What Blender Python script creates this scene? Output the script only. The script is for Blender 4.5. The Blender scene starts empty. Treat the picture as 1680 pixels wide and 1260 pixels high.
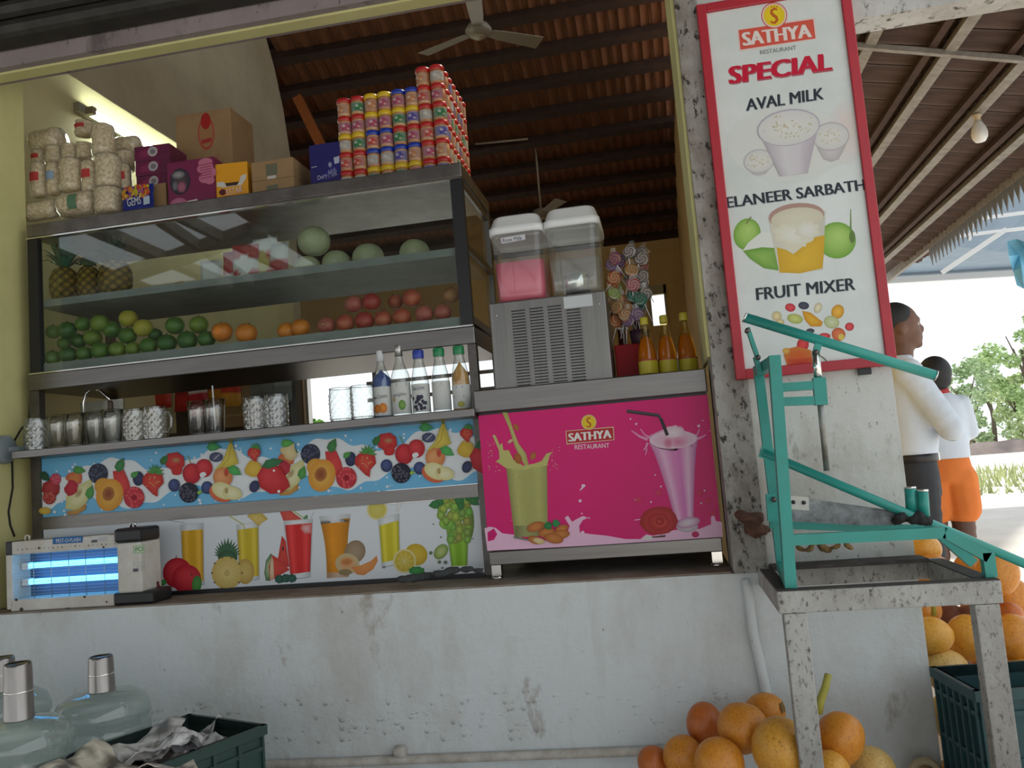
import bpy, bmesh, math, random
from mathutils import Vector, Matrix
random.seed(7)
PI = math.pi
SC = bpy.context.scene
COL = SC.collection
# ------------------------------------------------------------------ camera
YAW, PITCH, ROLL, FPX = math.radians(-9.9074), math.radians(5.6446), math.radians(-4.6243), 1389.9
CAM = Vector((0, -3.0, 1.1))
c_f = Vector((math.sin(YAW)*math.cos(PITCH), math.cos(YAW)*math.cos(PITCH), math.sin(PITCH)))
_r0 = Vector((math.cos(YAW), -math.sin(YAW), 0)); _u0 = _r0.cross(c_f)
c_r = _r0*math.cos(ROLL) + _u0*math.sin(ROLL)
c_u = _u0*math.cos(ROLL) - _r0*math.sin(ROLL)
cd = bpy.data.cameras.new('camera'); cam = bpy.data.objects.new('camera', cd); COL.objects.link(cam)
cd.sensor_width = 36; cd.lens = FPX/1680*36; cd.clip_end = 300; cd.clip_start = 0.05
cam.matrix_world = Matrix(((c_r.x, c_u.x, -c_f.x, CAM.x), (c_r.y, c_u.y, -c_f.y, CAM.y), (c_r.z, c_u.z, -c_f.z, CAM.z), (0, 0, 0, 1)))
SC.camera = cam
# ------------------------------------------------------------------ world, sun, exposure
w = bpy.data.worlds.new('sky'); SC.world = w; w.use_nodes = True
bg = w.node_tree.nodes['Background']; bg.inputs[0].default_value = (0.90, 0.96, 1.0, 1); bg.inputs[1].default_value = 2.6
sl = bpy.data.lights.new('sun', 'SUN'); sl.energy = 9.0; sl.angle = 0.05; sl.color = (1, 0.95, 0.86)
so = bpy.data.objects.new('sun', sl); COL.objects.link(so)
so.rotation_euler = Vector((-0.55, -0.55, -1.0)).to_track_quat('-Z', 'Y').to_euler()
vs = SC.view_settings; vs.view_transform = 'Standard'; vs.look = 'None'; vs.gamma = 1; vs.use_curve_mapping = False; vs.exposure = -0.95
# ------------------------------------------------------------------ measuring: a photo pixel seen at a known depth, height or side
def ray(x, y):
    return c_r*(x-840) - c_u*(y-630) + c_f*FPX
def at(x, y, Y):
    d = ray(x, y); return CAM + d*((Y-CAM.y)/d.y)
def atz(x, y, Z):
    d = ray(x, y); return CAM + d*((Z-CAM.z)/d.z)
def atx(x, y, X):
    d = ray(x, y); return CAM + d*((X-CAM.x)/d.x)
def mpp(P): return (P-CAM).dot(c_f)/FPX
# ------------------------------------------------------------------ materials
MATS = {}
def mat(name, c=(.5, .5, .5), rough=.5, metal=0, c2=None, scale=8, lo=.35, hi=.65, bump=0, bscale=None, stretch=None, spec=None, coat=0, sss=0):
    if name in MATS: return MATS[name]
    m = bpy.data.materials.new(name); m.use_nodes = True; nt = m.node_tree; p = nt.nodes['Principled BSDF']
    p.inputs['Base Color'].default_value = (*c, 1); p.inputs['Roughness'].default_value = rough; p.inputs['Metallic'].default_value = metal
    if spec is not None: p.inputs['Specular IOR Level'].default_value = spec
    if coat: p.inputs['Coat Weight'].default_value = coat
    tc = nt.nodes.new('ShaderNodeTexCoord'); src = tc.outputs['Object']
    if stretch:
        mp = nt.nodes.new('ShaderNodeMapping'); mp.inputs['Scale'].default_value = stretch
        nt.links.new(src, mp.inputs[0]); src = mp.outputs[0]
    if c2 is not None:
        n = nt.nodes.new('ShaderNodeTexNoise'); n.inputs['Scale'].default_value = scale; n.inputs['Detail'].default_value = 6; n.inputs['Roughness'].default_value = .65
        nt.links.new(src, n.inputs['Vector'])
        r = nt.nodes.new('ShaderNodeValToRGB'); r.color_ramp.elements[0].position = lo; r.color_ramp.elements[1].position = hi
        r.color_ramp.elements[0].color = (*c, 1); r.color_ramp.elements[1].color = (*c2, 1)
        nt.links.new(n.outputs[0], r.inputs[0]); nt.links.new(r.outputs[0], p.inputs['Base Color'])
    if bump:
        n2 = nt.nodes.new('ShaderNodeTexNoise'); n2.inputs['Scale'].default_value = bscale or scale; n2.inputs['Detail'].default_value = 5
        nt.links.new(src, n2.inputs['Vector']); b = nt.nodes.new('ShaderNodeBump'); b.inputs['Strength'].default_value = bump; b.inputs['Distance'].default_value = .01
        nt.links.new(n2.outputs[0], b.inputs['Height']); nt.links.new(b.outputs[0], p.inputs['Normal'])
    MATS[name] = m; return m
def plaster(name, base, dirt, spots, dirt_lo=.5, dirt_hi=.8, spot_lo=.66, spot_hi=.72, spot_scale=30, bump=.3):
    """whitewash with broad stains, drips and small dark specks"""
    m = bpy.data.materials.new(name); m.use_nodes = True; nt = m.node_tree; N = nt.nodes; L = nt.links; p = N['Principled BSDF']; p.inputs['Roughness'].default_value = .85
    tc = N.new('ShaderNodeTexCoord')
    def noise(sc, stretch, det=6):
        mp = N.new('ShaderNodeMapping'); mp.inputs['Scale'].default_value = stretch; L.new(tc.outputs['Object'], mp.inputs[0])
        n = N.new('ShaderNodeTexNoise'); n.inputs['Scale'].default_value = sc; n.inputs['Detail'].default_value = det; n.inputs['Roughness'].default_value = .7; L.new(mp.outputs[0], n.inputs['Vector']); return n.outputs[0]
    def ramp(s, lo, hi):
        r = N.new('ShaderNodeMapRange'); r.inputs['From Min'].default_value = lo; r.inputs['From Max'].default_value = hi; L.new(s, r.inputs['Value']); return r.outputs[0]
    def mix(f, a, b):
        x = N.new('ShaderNodeMix'); x.data_type = 'RGBA'; L.new(f, x.inputs[0])
        for i, v in ((6, a), (7, b)):
            if isinstance(v, tuple): x.inputs[i].default_value = (*v, 1)
            else: L.new(v, x.inputs[i])
        return x.outputs[2]
    f1 = ramp(noise(2.2, (1, 1, .6)), dirt_lo, dirt_hi)
    f2 = ramp(noise(spot_scale, (1, 1, .55)), spot_lo, spot_hi)
    f3 = ramp(noise(9, (1, 1, .14)), .56, .80)
    o = mix(f1, base, dirt); o = mix(f3, o, tuple((a+b)/2 for a, b in zip(dirt, base))); o = mix(f2, o, spots)
    f4 = ramp(noise(5, (1, 1, .5), 10), .60, .70); o = mix(f4, o, tuple(a*.5+c*.5 for a, c in zip(dirt, spots)))
    L.new(o, p.inputs['Base Color'])
    b = N.new('ShaderNodeBump'); b.inputs['Strength'].default_value = bump; b.inputs['Distance'].default_value = .012; L.new(noise(14, (1, 1, 1)), b.inputs['Height']); L.new(b.outputs[0], p.inputs['Normal'])
    MATS[name] = m; return m
def clear(name, tint=(1, 1, 1), refl=1.0, edge=.35, rough=.02, murk=0.0, murkc=(.8, .85, .85), rim=None):
    """thin clear glass or plastic: fresnel reflection over a tinted see-through"""
    m = bpy.data.materials.new(name); m.use_nodes = True; nt = m.node_tree; N = nt.nodes; L = nt.links
    N.remove(N['Principled BSDF']); out = N['Material Output']
    t = N.new('ShaderNodeBsdfTransparent'); t.inputs[0].default_value = (*tint, 1)
    g = N.new('ShaderNodeBsdfGlossy'); g.inputs['Roughness'].default_value = rough; g.inputs[0].default_value = (1, 1, 1, 1)
    lw = N.new('ShaderNodeLayerWeight'); lw.inputs['Blend'].default_value = .5      # facing: 0 head-on, 1 at grazing
    pw = N.new('ShaderNodeMath'); pw.operation = 'POWER'; pw.inputs[1].default_value = 4.0; L.new(lw.outputs['Facing'], pw.inputs[0])
    mul = N.new('ShaderNodeMath'); mul.operation = 'MULTIPLY_ADD'; mul.inputs[1].default_value = refl*(1-edge); mul.inputs[2].default_value = edge; mul.use_clamp = True; L.new(pw.outputs[0], mul.inputs[0])
    if rim is not None:                                                # walls seen edge-on are thicker and darker
        p3 = N.new('ShaderNodeMath'); p3.operation = 'POWER'; p3.inputs[1].default_value = 2.0; L.new(lw.outputs['Facing'], p3.inputs[0])
        mx = N.new('ShaderNodeMix'); mx.data_type = 'RGBA'; L.new(p3.outputs[0], mx.inputs[0]); mx.inputs[6].default_value = (*tint, 1); mx.inputs[7].default_value = (rim, rim, rim, 1); L.new(mx.outputs[2], t.inputs[0])
    s = N.new('ShaderNodeMixShader'); L.new(mul.outputs[0], s.inputs[0]); L.new(t.outputs[0], s.inputs[1]); L.new(g.outputs[0], s.inputs[2]); res = s.outputs[0]
    if murk:
        d = N.new('ShaderNodeBsdfDiffuse'); d.inputs[0].default_value = (*murkc, 1)
        s2 = N.new('ShaderNodeMixShader'); s2.inputs[0].default_value = murk; L.new(res, s2.inputs[1]); L.new(d.outputs[0], s2.inputs[2]); res = s2.outputs[0]
    L.new(res, out.inputs[0]); MATS[name] = m; return m
def glow(name, c, strength):
    m = bpy.data.materials.new(name); m.use_nodes = True; p = m.node_tree.nodes['Principled BSDF']
    p.inputs['Base Color'].default_value = (*c, 1); p.inputs['Emission Color'].default_value = (*c, 1); p.inputs['Emission Strength'].default_value = strength
    MATS[name] = m; return m
def printed(name, rough=.35):
    m = bpy.data.materials.new(name); m.use_nodes = True; nt = m.node_tree; p = nt.nodes['Principled BSDF']; p.inputs['Roughness'].default_value = rough; p.inputs['Specular IOR Level'].default_value = .22
    a = nt.nodes.new('ShaderNodeVertexColor'); a.layer_name = 'Col'; nt.links.new(a.outputs[0], p.inputs['Base Color']); MATS[name] = m; return m
def s2l(*c):
    return tuple(((v/255)/12.92 if v/255 <= .04045 else ((v/255+.055)/1.055)**2.4) for v in c)
steel = mat('brushed_steel', (.20, .19, .18), .33, 1.0, (.17, .16, .155), 60, stretch=(.05, 1, 1))
steel_d = mat('dull_steel', (.15, .14, .13), .45, .9, (.10, .09, .085), 12)
chrome = mat('polished_steel', (.75, .74, .72), .15, 1.0)
black = mat('black_plastic', (.012, .012, .014), .4)
rubber = mat('black_rubber', (.015, .015, .015), .8)
white_p = mat('white_plastic', (.72, .75, .76), .35)
glass = clear('pane_glass', (.90, .95, .93), .9, .045)
tumbler_g = clear('tumbler_glass', (.97, .98, .98), .8, .10, .02, rim=.30)
dimple_g = clear('dimpled_glass', (.95, .97, .96), .8, .14, .04, .03, (.9, .95, .95), rim=.22)
wrap_g = clear('cellophane', (.96, .96, .96), .7, .05, .15, .08, (.9, .9, .9))
PRN = printed('print_ink', .4)
PRG = printed('gloss_print', .18)
# ------------------------------------------------------------------ mesh building
def wmat(o):
    M = Matrix.Identity(4)
    while o is not None: M = o.matrix_basis @ M; o = o.parent
    return M
class MB:
    def __init__(s): s.v = []; s.f = []; s.c = []; s.sm = []; s.mi = []; s.cur = 0
    def add(s, vs, fs, col=None, smooth=False):
        n = len(s.v); s.v += [Vector(v) for v in vs]
        if col is None: col = (1, 1, 1)
        s.c += (list(col) if isinstance(col, list) else [col]*len(vs))
        for f in fs: s.f.append([i+n for i in f]); s.sm.append(smooth); s.mi.append(s.cur)
        return s
    def box(s, a, b, col=None, M=None, bev=0):
        (x0, y0, z0), (x1, y1, z1) = [[f(p, q) for p, q in zip(a, b)] for f in (min, max)]
        if bev:
            d = bev; vs = []
            bm = bmesh.new(); bmesh.ops.create_cube(bm, size=1)
            for v in bm.verts: v.co = Vector(((x0+x1)/2+v.co.x*(x1-x0), (y0+y1)/2+v.co.y*(y1-y0), (z0+z1)/2+v.co.z*(z1-z0)))
            bmesh.ops.bevel(bm, geom=bm.edges[:], offset=d, segments=2, affect='EDGES', profile=.5)
            bm.verts.index_update(); vs = [v.co.copy() for v in bm.verts]; fs = [[v.index for v in f.verts] for f in bm.faces]; bm.free()
            if M: vs = [M @ v for v in vs]
            return s.add(vs, fs, col, False)
        vs = [Vector(p) for p in ((x0,y0,z0),(x1,y0,z0),(x1,y1,z0),(x0,y1,z0),(x0,y0,z1),(x1,y0,z1),(x1,y1,z1),(x0,y1,z1))]
        if M: vs = [M @ v for v in vs]
        return s.add(vs, [(0,3,2,1),(4,5,6,7),(0,1,5,4),(1,2,6,5),(2,3,7,6),(3,0,4,7)], col)
    def lathe(s, prof, seg=20, c=(0,0,0), M=None, col=None, smooth=True, caps=True):
        vs = []; fs = []; cols = []; c = Vector(c); n = len(prof)
        for k, (r, z) in enumerate(prof):
            for i in range(seg):
                a = 2*PI*i/seg; p = Vector((r*math.cos(a), r*math.sin(a), z)); p = M @ p if M else p; vs.append(p+c)
                cols.append(col[k] if isinstance(col, list) else (col or (1,1,1)))
        for k in range(n-1):
            for i in range(seg):
                j = (i+1) % seg; fs.append((k*seg+i, k*seg+j, (k+1)*seg+j, (k+1)*seg+i))
        s.add(vs, fs, cols, smooth)
        if caps:
            b = len(s.v)-n*seg
            if prof[0][0] > 1e-5: s.f.append([b+i for i in range(seg)][::-1]); s.sm.append(False); s.mi.append(s.cur)
            if prof[-1][0] > 1e-5: s.f.append([b+(n-1)*seg+i for i in range(seg)]); s.sm.append(False); s.mi.append(s.cur)
        return s
    def tube(s, pts, r, seg=8, col=None, smooth=True, closed=False, flat=None):
        pts = [Vector(p) for p in pts]; rs = r if isinstance(r, (list, tuple)) else [r]*len(pts)
        vs = []; up = None; n = len(pts)
        for i, p in enumerate(pts):
            t = (pts[min(i+1, n-1)]-pts[max(i-1, 0)]).normalized()
            if up is None: up = Vector((0,0,1)) if abs(t.z) < .9 else Vector((0,1,0))
            x = t.cross(up).normalized(); up = x.cross(t).normalized()
            for k in range(seg):
                a = 2*PI*(k+.5)/seg; vs.append(p + x*(math.cos(a)*rs[i]) + up*(math.sin(a)*rs[i]*(flat or 1)))
        fs = [(i*seg+k, i*seg+(k+1) % seg, (i+1)*seg+(k+1) % seg, (i+1)*seg+k) for i in range(n-1) for k in range(seg)]
        fs += [tuple(range(seg))[::-1], tuple((n-1)*seg+k for k in range(seg))]
        return s.add(vs, fs, col, smooth and seg > 4)
    def bar(s, a, b, w, h=None, col=None):
        """rectangular bar from a to b, w across, h in the other direction"""
        a, b = Vector(a), Vector(b); t = (b-a).normalized(); up = Vector((0,0,1)) if abs(t.z) < .95 else Vector((0,1,0))
        x = t.cross(up).normalized(); u = x.cross(t).normalized(); h = h or w
        vs = [q + x*(i*w/2) + u*(j*h/2) for q in (a, b) for i, j in ((-1,-1),(1,-1),(1,1),(-1,1))]
        return s.add(vs, [(3,2,1,0),(4,5,6,7),(0,1,5,4),(1,2,6,5),(2,3,7,6),(3,0,4,7)], col)
    def ell(s, c, r, seg=16, rings=10, M=None, col=None, fn=None):
        vs = []; fs = []; c = Vector(c)
        for i in range(rings+1):
            th = PI*i/rings
            for k in range(seg):
                ph = 2*PI*k/seg; d = Vector((math.sin(th)*math.cos(ph), math.sin(th)*math.sin(ph), -math.cos(th)))
                q = fn(d) if fn else 1
                p = Vector((d.x*r[0]*q, d.y*r[1]*q, d.z*r[2]*q)); p = M @ p if M else p; vs.append(c+p)
        for i in range(rings):
            for k in range(seg):
                j = (k+1) % seg; fs.append((i*seg+k, i*seg+j, (i+1)*seg+j, (i+1)*seg+k))
        return s.add(vs, fs, col, True)
    def prism(s, poly, y0, y1, col=None):
        """outline of (x,z) points pulled along y"""
        n = len(poly); vs = [(x, y0, z) for x, z in poly] + [(x, y1, z) for x, z in poly]
        return s.add(vs, [tuple(range(n)), tuple(range(n, 2*n))[::-1]] + [(i, i+n, (i+1) % n+n, (i+1) % n) for i in range(n)], col)
    def mesh(s, name, mats, M=None):
        me = bpy.data.meshes.new(name); vs = [M @ v for v in s.v] if M else s.v
        me.from_pydata([tuple(v) for v in vs], [], s.f)
        me.polygons.foreach_set('use_smooth', s.sm)
        for m in (mats if isinstance(mats, (list, tuple)) else [mats]): me.materials.append(m)
        me.polygons.foreach_set('material_index', s.mi)
        if any(c != (1, 1, 1) for c in s.c):
            ca = me.color_attributes.new('Col', 'FLOAT_COLOR', 'POINT')
            ca.data.foreach_set('color', [x for c in s.c for x in (*c[:3], 1.0)])
        me.update(); return me
    def part(s, name, m, parent, world=False, label=None):
        """a child mesh; world=True when the points were given in the room's coordinates"""
        me = s.mesh(name, m, wmat(parent).inverted() if world else None)
        o = bpy.data.objects.new(name, me); COL.objects.link(o); o.parent = parent
        if label: o['label'] = label
        return o
    def solo(s, name, m, label, cat, group=None, kind=None):
        """a top-level thing of one mesh, origin at its base"""
        xs = [v.x for v in s.v]; ys = [v.y for v in s.v]; zs = [v.z for v in s.v]
        o0 = Vector(((min(xs)+max(xs))/2, (min(ys)+max(ys))/2, min(zs)))
        o = bpy.data.objects.new(name, s.mesh(name, m, Matrix.Translation(-o0))); COL.objects.link(o); o.location = o0
        return tag(o, label, cat, group, kind)
    def struct(s, name, m, parent=None, label=None):
        o = bpy.data.objects.new(name, s.mesh(name, m)); COL.objects.link(o)
        if parent: o.parent = parent
        else: o['kind'] = 'structure'
        if label: o['label'] = label
        return o
def tag(o, label=None, cat=None, group=None, kind=None):
    for k, v in (('label', label), ('category', cat), ('group', group), ('kind', kind)):
        if v: o[k] = v
    return o
def thing(name, label, cat, loc=(0,0,0), rz=0, group=None, kind=None):
    o = bpy.data.objects.new(name, None); COL.objects.link(o); o.location = loc; o.rotation_euler = (0, 0, rz); o.empty_display_size = .05
    o.matrix_basis = Matrix.Translation(Vector(loc)) @ Matrix.Rotation(rz, 4, 'Z')
    return tag(o, label, cat, group, kind)
def dup(root, loc, rot=None, scale=None, label=None, group=None):
    def cp(o, par):
        c = o.copy(); COL.objects.link(c); c.parent = par
        for ch in list(o.children):
            cp(ch, c)
        return c
    r = cp(root, None); r.location = loc
    if rot is not None: r.rotation_euler = rot
    if scale is not None: r.scale = (scale,)*3 if isinstance(scale, (int, float)) else scale
    if label: r['label'] = label
    if group: r['group'] = group
    return r
def kid(name, me, parent, loc, rot=(0,0,0)):
    o = bpy.data.objects.new(name, me); COL.objects.link(o); o.parent = parent; o.location = loc; o.rotation_euler = rot; return o
ORD = 'first second third fourth fifth sixth seventh eighth ninth tenth eleventh twelfth thirteenth fourteenth fifteenth sixteenth seventeenth eighteenth nineteenth twentieth'.split()
_TX = {}
def text2d(s, bold=0.0):
    """lettering as flat faces scaled to a unit box"""
    if (s, bold) in _TX: return _TX[(s, bold)]
    cu = bpy.data.curves.new('lettering', 'FONT'); cu.body = s; cu.offset = bold; cu.resolution_u = 3
    ob = bpy.data.objects.new('lettering', cu); COL.objects.link(ob)
    dg = bpy.context.evaluated_depsgraph_get(); ev = ob.evaluated_get(dg); me = ev.to_mesh()
    vs = [(v.co.x, v.co.y) for v in me.vertices]; fs = [tuple(p.vertices) for p in me.polygons]; ev.to_mesh_clear()
    bpy.data.objects.remove(ob); bpy.data.curves.remove(cu)
    x0, x1, y0, y1 = min(v[0] for v in vs), max(v[0] for v in vs), min(v[1] for v in vs), max(v[1] for v in vs)
    _TX[(s, bold)] = ([((x-x0)/(x1-x0), (y-y0)/(y1-y0)) for x, y in vs], fs); return _TX[(s, bold)]
class Ink:
    """flat print: shapes given in a 2-D frame, laid on a surface by fn(x, y, lift) in thin layers"""
    def __init__(s, fn, lift=.0004, step=.00005): s.mb = MB(); s.fn = fn; s.l = lift; s.st = step
    def _p(s, pts): 
        r = [s.fn(x, y, s.l) for x, y in pts]; s.l += s.st; return r
    def poly(s, pts, col):
        s.mb.add(s._p(pts), [tuple(range(len(pts)))], col)
    def fan(s, pts, cin, cout, cen=None):
        if cen is None: cen = (sum(p[0] for p in pts)/len(pts), sum(p[1] for p in pts)/len(pts))
        n = len(pts); mid = [((p[0]+cen[0])/2, (p[1]+cen[1])/2) for p in pts]; cm = tuple(a*.65+b*.35 for a, b in zip(cin, cout))
        s.mb.add(s._p([cen]+mid+list(pts)), [(0, 1+i, 1+(i+1) % n) for i in range(n)] + [(1+i, n+1+i, n+1+(i+1) % n, 1+(i+1) % n) for i in range(n)], [cin]+[cm]*n+[cout]*n)
    def oval(s, cx, cy, rx, ry, cin, cout=None, rot=0, n=22, off=(0,0), wob=0):
        ca, sa = math.cos(rot), math.sin(rot); pts = []
        for i in range(n):
            a = 2*PI*i/n; q = 1+wob*math.sin(i*2.3+cx); x, y = rx*q*math.cos(a), ry*q*math.sin(a); pts.append((cx+x*ca-y*sa, cy+x*sa+y*ca))
        s.fan(pts, cin, cout or cin, (cx+off[0]*rx, cy+off[1]*ry))
    def grid(s, tl, tr, br, bl, cols, n=2):
        """a quad whose colours run from left to right"""
        m = len(cols); top = [(tl[0]+(tr[0]-tl[0])*i/(m-1), tl[1]+(tr[1]-tl[1])*i/(m-1)) for i in range(m)]; bot = [(bl[0]+(br[0]-bl[0])*i/(m-1), bl[1]+(br[1]-bl[1])*i/(m-1)) for i in range(m)]
        s.mb.add(s._p(top+bot), [(i, i+1, m+i+1, m+i) for i in range(m-1)], list(cols)*2)
    def line(s, pts, wd, col):
        pts = [Vector(p) for p in pts]; n = len(pts); wds = wd if isinstance(wd, (list, tuple)) else [wd]*n; L = []; R = []
        for i, p in enumerate(pts):
            t = (pts[min(i+1, n-1)]-pts[max(i-1, 0)]).normalized(); q = Vector((-t.y, t.x))*wds[i]/2; L.append(tuple(p+q)); R.append(tuple(p-q))
        s.mb.add(s._p(L+R), [(i, i+1, n+i+1, n+i) for i in range(n-1)], col)
    def text(s, t, tl, tr, bl, col, bold=0.0):
        """letters fitted to the frame from tl to tr and down to bl"""
        vs, fs = text2d(t)
        for q in ((0,) if not bold else (-bold, 0, bold)):
            ox, oy = (tr[0]-tl[0])*q*1.0/len(t), (tr[1]-tl[1])*q*1.0/len(t)
            pts = [(bl[0]+ox+(tr[0]-tl[0])*x+(tl[0]-bl[0])*y, bl[1]+oy+(tr[1]-tl[1])*x+(tl[1]-bl[1])*y) for x, y in vs]
            s.mb.add(s._p(pts), fs, col)
    def done(s, name, parent, m=None, world=True, label=None): return s.mb.part(name, m or PRN, parent, world, label)
def on_plane(Y):
    """photo pixels on the upright plane at depth Y, lifted towards the street"""
    return lambda x, y, l: at(x, y, Y) + Vector((0, -l, 0))
# ================================================================== the place
white_w = plaster('whitewash', (.62, .66, .67), (.46, .44, .40), (.20, .14, .10), .46, .78, .66, .72, 30, .6)
dirty_w = plaster('mottled_pillar_plaster', (.42, .41, .38), (.17, .145, .12), (.03, .024, .02), .40, .62, .54, .63, 40, .5)
stain_w = plaster('stained_wall_plaster', (.56, .57, .55), (.30, .25, .19), (.10, .07, .05), .42, .74, .60, .70, 42, .4)
conc = plaster('grimy_concrete', (.30, .25, .25), (.20, .16, .16), (.06, .05, .05), .4, .75, .60, .70, 30, .4)
yellow_w = mat('yellow_paint', (.64, .61, .28), .7, 0, (.55, .52, .23), 3, bump=.1, bscale=20)
cream_w = mat('cream_paint', (.74, .50, .20), .75, 0, (.68, .45, .17), 2)
grey_cement = mat('raw_cement_plaster', (.60, .53, .38), .9, 0, (.50, .43, .30), 2.5, bump=.2, bscale=12)
ledge_m = mat('worn_ledge_cement', (.20, .15, .11), .9, 0, (.30, .26, .21), 9, bump=.3)
tile_m = mat('clay_roof_tile', (.25, .10, .045), .85, 0, (.11, .042, .022), 9, stretch=(1, .15, 1))
tile_o = mat('backlit_clay_roof_tile', (.055, .034, .028), .85, 0, (.11, .07, .058), 9, stretch=(1, .2, 1))  # lean-to tiles: backlit shade put into a darker clay colour
batten_m = mat('dark_batten_wood', (.035, .018, .012), .85, 0, (.06, .028, .018), 10)
iron_m = mat('grey_painted_iron', (.30, .29, .27), .6, .2, (.20, .18, .16), 14)
gi_sheet = mat('blue_grey_sheet', (.16, .24, .34), .5, .1, (.12, .19, .28), 3)
# ---- ground
ground_m = mat('pale_concrete_yard', (.70, .67, .63), .9, 0, (.60, .57, .53), 1.3, bump=.2, bscale=6)
MB().add([(-60,-40,0),(90,-40,0),(90,130,0),(-60,130,0)], [(0,1,2,3)]).struct('ground', ground_m, label='pale dusty concrete yard around the stall')
# ---- low front wall with its ledge
WZ = .685
wf = MB().box((-6.5, 0, 0), (.765, .22, WZ)).struct('wall_front', white_w, label='low whitewashed wall under the counters, stained and patched')
random.seed(3)
top = [(-3.3, 0.0)]
x = -3.3
while x < .15:
    x += random.uniform(.03, .14); top.append((min(x, .185), random.uniform(-.001, .013)))
led = MB()
n = len(top)
led.add([(p[0], p[1]-.001, WZ+.0005) for p in top]+[(p[0], 1.0, WZ+.0005) for p in top]+[(p[0], p[1]-.001, WZ+.006) for p in top]+[(p[0], 1.0, WZ+.006) for p in top],
        [(2*n+i, 2*n+i+1, 3*n+i+1, 3*n+i) for i in range(n-1)]+[(i, i+1, 2*n+i+1, 2*n+i) for i in range(n-1)])
led.part('ledge', ledge_m, wf)
MB().box((-3.3, .22, 0), (.185, 1.0, WZ)).part('plinth_core', ledge_m, wf)
# patched plaster ridge along the lower wall
pt = MB(); random.seed(11)
for i in range(150):
    px = random.uniform(-2.3, .1); r = random.uniform(.008, .035)
    pt.ell((px, .001, random.uniform(.17, .33)), (r, .0017, r*random.uniform(.4, .9)), 9, 6, fn=lambda d: 1+.2*math.sin(7*d.x+5*d.z))
o = pt.part('plaster_patch', white_w, wf); o['kind'] = 'stuff'
# water pipe at the foot of the wall and up to the pillar, painted over
pm = mat('painted_pipe', (.55, .52, .47), .6, 0, (.36, .32, .27), 18)
p = MB().tube([(-3.2, -.018, .088), (-1.4, -.018, .100), (-.1, -.018, .118), (.12, -.018, .12)], .016, 10)
p.lathe([(.016, -.02), (.020, -.018), (.020, .018), (.016, .02)], 12, at(657, 1233, -.018), Matrix.Rotation(PI/2, 3, 'Y').to_4x4())
p.solo('water_pipe', pm, 'grubby white water pipe running along the foot of the low wall', 'pipe')
q = [at(1222, 950, -.012), at(1228, 975, -.014), at(1236, 1040, -.014), at(1248, 1090, -.014), at(1262, 1160, -.014), at(1275, 1230, -.014)]
MB().tube(q, [.012, .016, .016, .017, .016, .016], 10).solo('conduit_pipe', white_w, 'whitewashed pipe slanting down the wall beside the iron stand', 'pipe')
# ---- pillar and the wall that carries the sign
MB().box((.185, 0, WZ+.0002), (.765, .22, 3.6)).struct('wall_sign_side', stain_w, label='speckled whitewashed wall behind the drinks sign')
MB().box((.183, -.008, WZ+.0), (.262, .228, 3.6)).struct('trim_pillar', dirty_w, label='mottled grey pillar edge between counter and sign')
MB().box((.183, -.007, WZ+.0), (.297, .0, 1.335)).struct('trim_pillar_foot', dirty_w, label='dirtier foot of the pillar below the sign')
MB().box((.171, .012, 1.43), (.1825, .40, 3.6)).struct('trim_reveal', yellow_w, label='yellow painted reveal at the pillar')
MB().box((-6.5, .0, WZ+.008), (-2.752, .315, 3.3)).struct('wall_left', yellow_w, label='yellow painted jamb at the left of the stall')
MB().box((-6.5, -.03, 2.925), (.9, .10, 3.6)).struct('beam_front', conc, label='stained concrete beam over the stall opening')
MB().box((-3.5, .0, 3.6), (.9, .2, 7.0)).struct('wall_gable_front', conc, label='concrete gable above the front beam')
MB().box((-3.5, .004, 2.915), (.17, .066, 2.9248)).struct('trim_beam_underside', yellow_w, label='yellow strip under the beam')
sh = thing('rolling_shutter', 'dark rolled up metal shutter above the front beam', 'shutter', (-1.6, -.12, 2.99))
shm = mat('shutter_grey', (.055, .052, .045), .6, .4, (.03, .028, .025), 10)
sl_me = MB().prism([(0, 0), (.02, .01), (.03, .035), (.02, .06), (0, .07)], -1.75, 1.75).mesh('shutter_slat', shm, Matrix.Rotation(PI/2, 4, 'Z') @ Matrix.Scale(-1, 4, (1, 0, 0)))
for k in range(5): kid('shutter_slat', sl_me, sh, (0, -.016*k, .073*k))
MB().box((-1.75, -.0, -.0), (1.75, .08, .36)).part('shutter_box', shm, sh)
# ---- room behind
XL = -2.95
tl_y = yellow_w
YE = atx(489, 640, XL).y
side = MB().box((-3.3, .315, 0), (XL, YE, 3.385)).struct('wall_room_side', mat('pale_yellow_paint', (.66, .60, .33), .8, 0, (.58, .53, .29), 2), label='pale yellow side wall lit by the tube')
ps = [(.32, 0), (.32, 5.9), (3.4, 5.9), (4.0, 5.55), (4.118, 5.316), (4.282, 5.064), (4.43, 4.7), (4.543, 4.224), (4.56, 3.9), (4.56, 0)]
MB().prism([(y, z) for y, z in ps], -3.32, -3.55).struct('wall_upper_side', grey_cement).matrix_basis = Matrix(((0,1,0,0),(1,0,0,0),(0,0,1,0),(0,0,0,1)))
bpy.data.objects['wall_upper_side']['label'] = 'raw cement wall above the yellow side wall'
YB = 8.0
ZE = at(1060, 385, YB).z; SL = math.radians(20)
d0, d1 = at(497, 605, YB), at(820, 545, YB); d0.z = d1.z
w0, w1 = at(1062, 470, YB), at(1098, 532, YB)
wb = MB()
wb.box((-9, YB, 0), (d0.x, YB+.2, ZE+.3)); wb.box((d0.x, YB, d0.z), (d1.x, YB+.2, ZE+.3)); wb.box((d1.x, YB, 0), (w0.x, YB+.2, ZE+.3))
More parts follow.
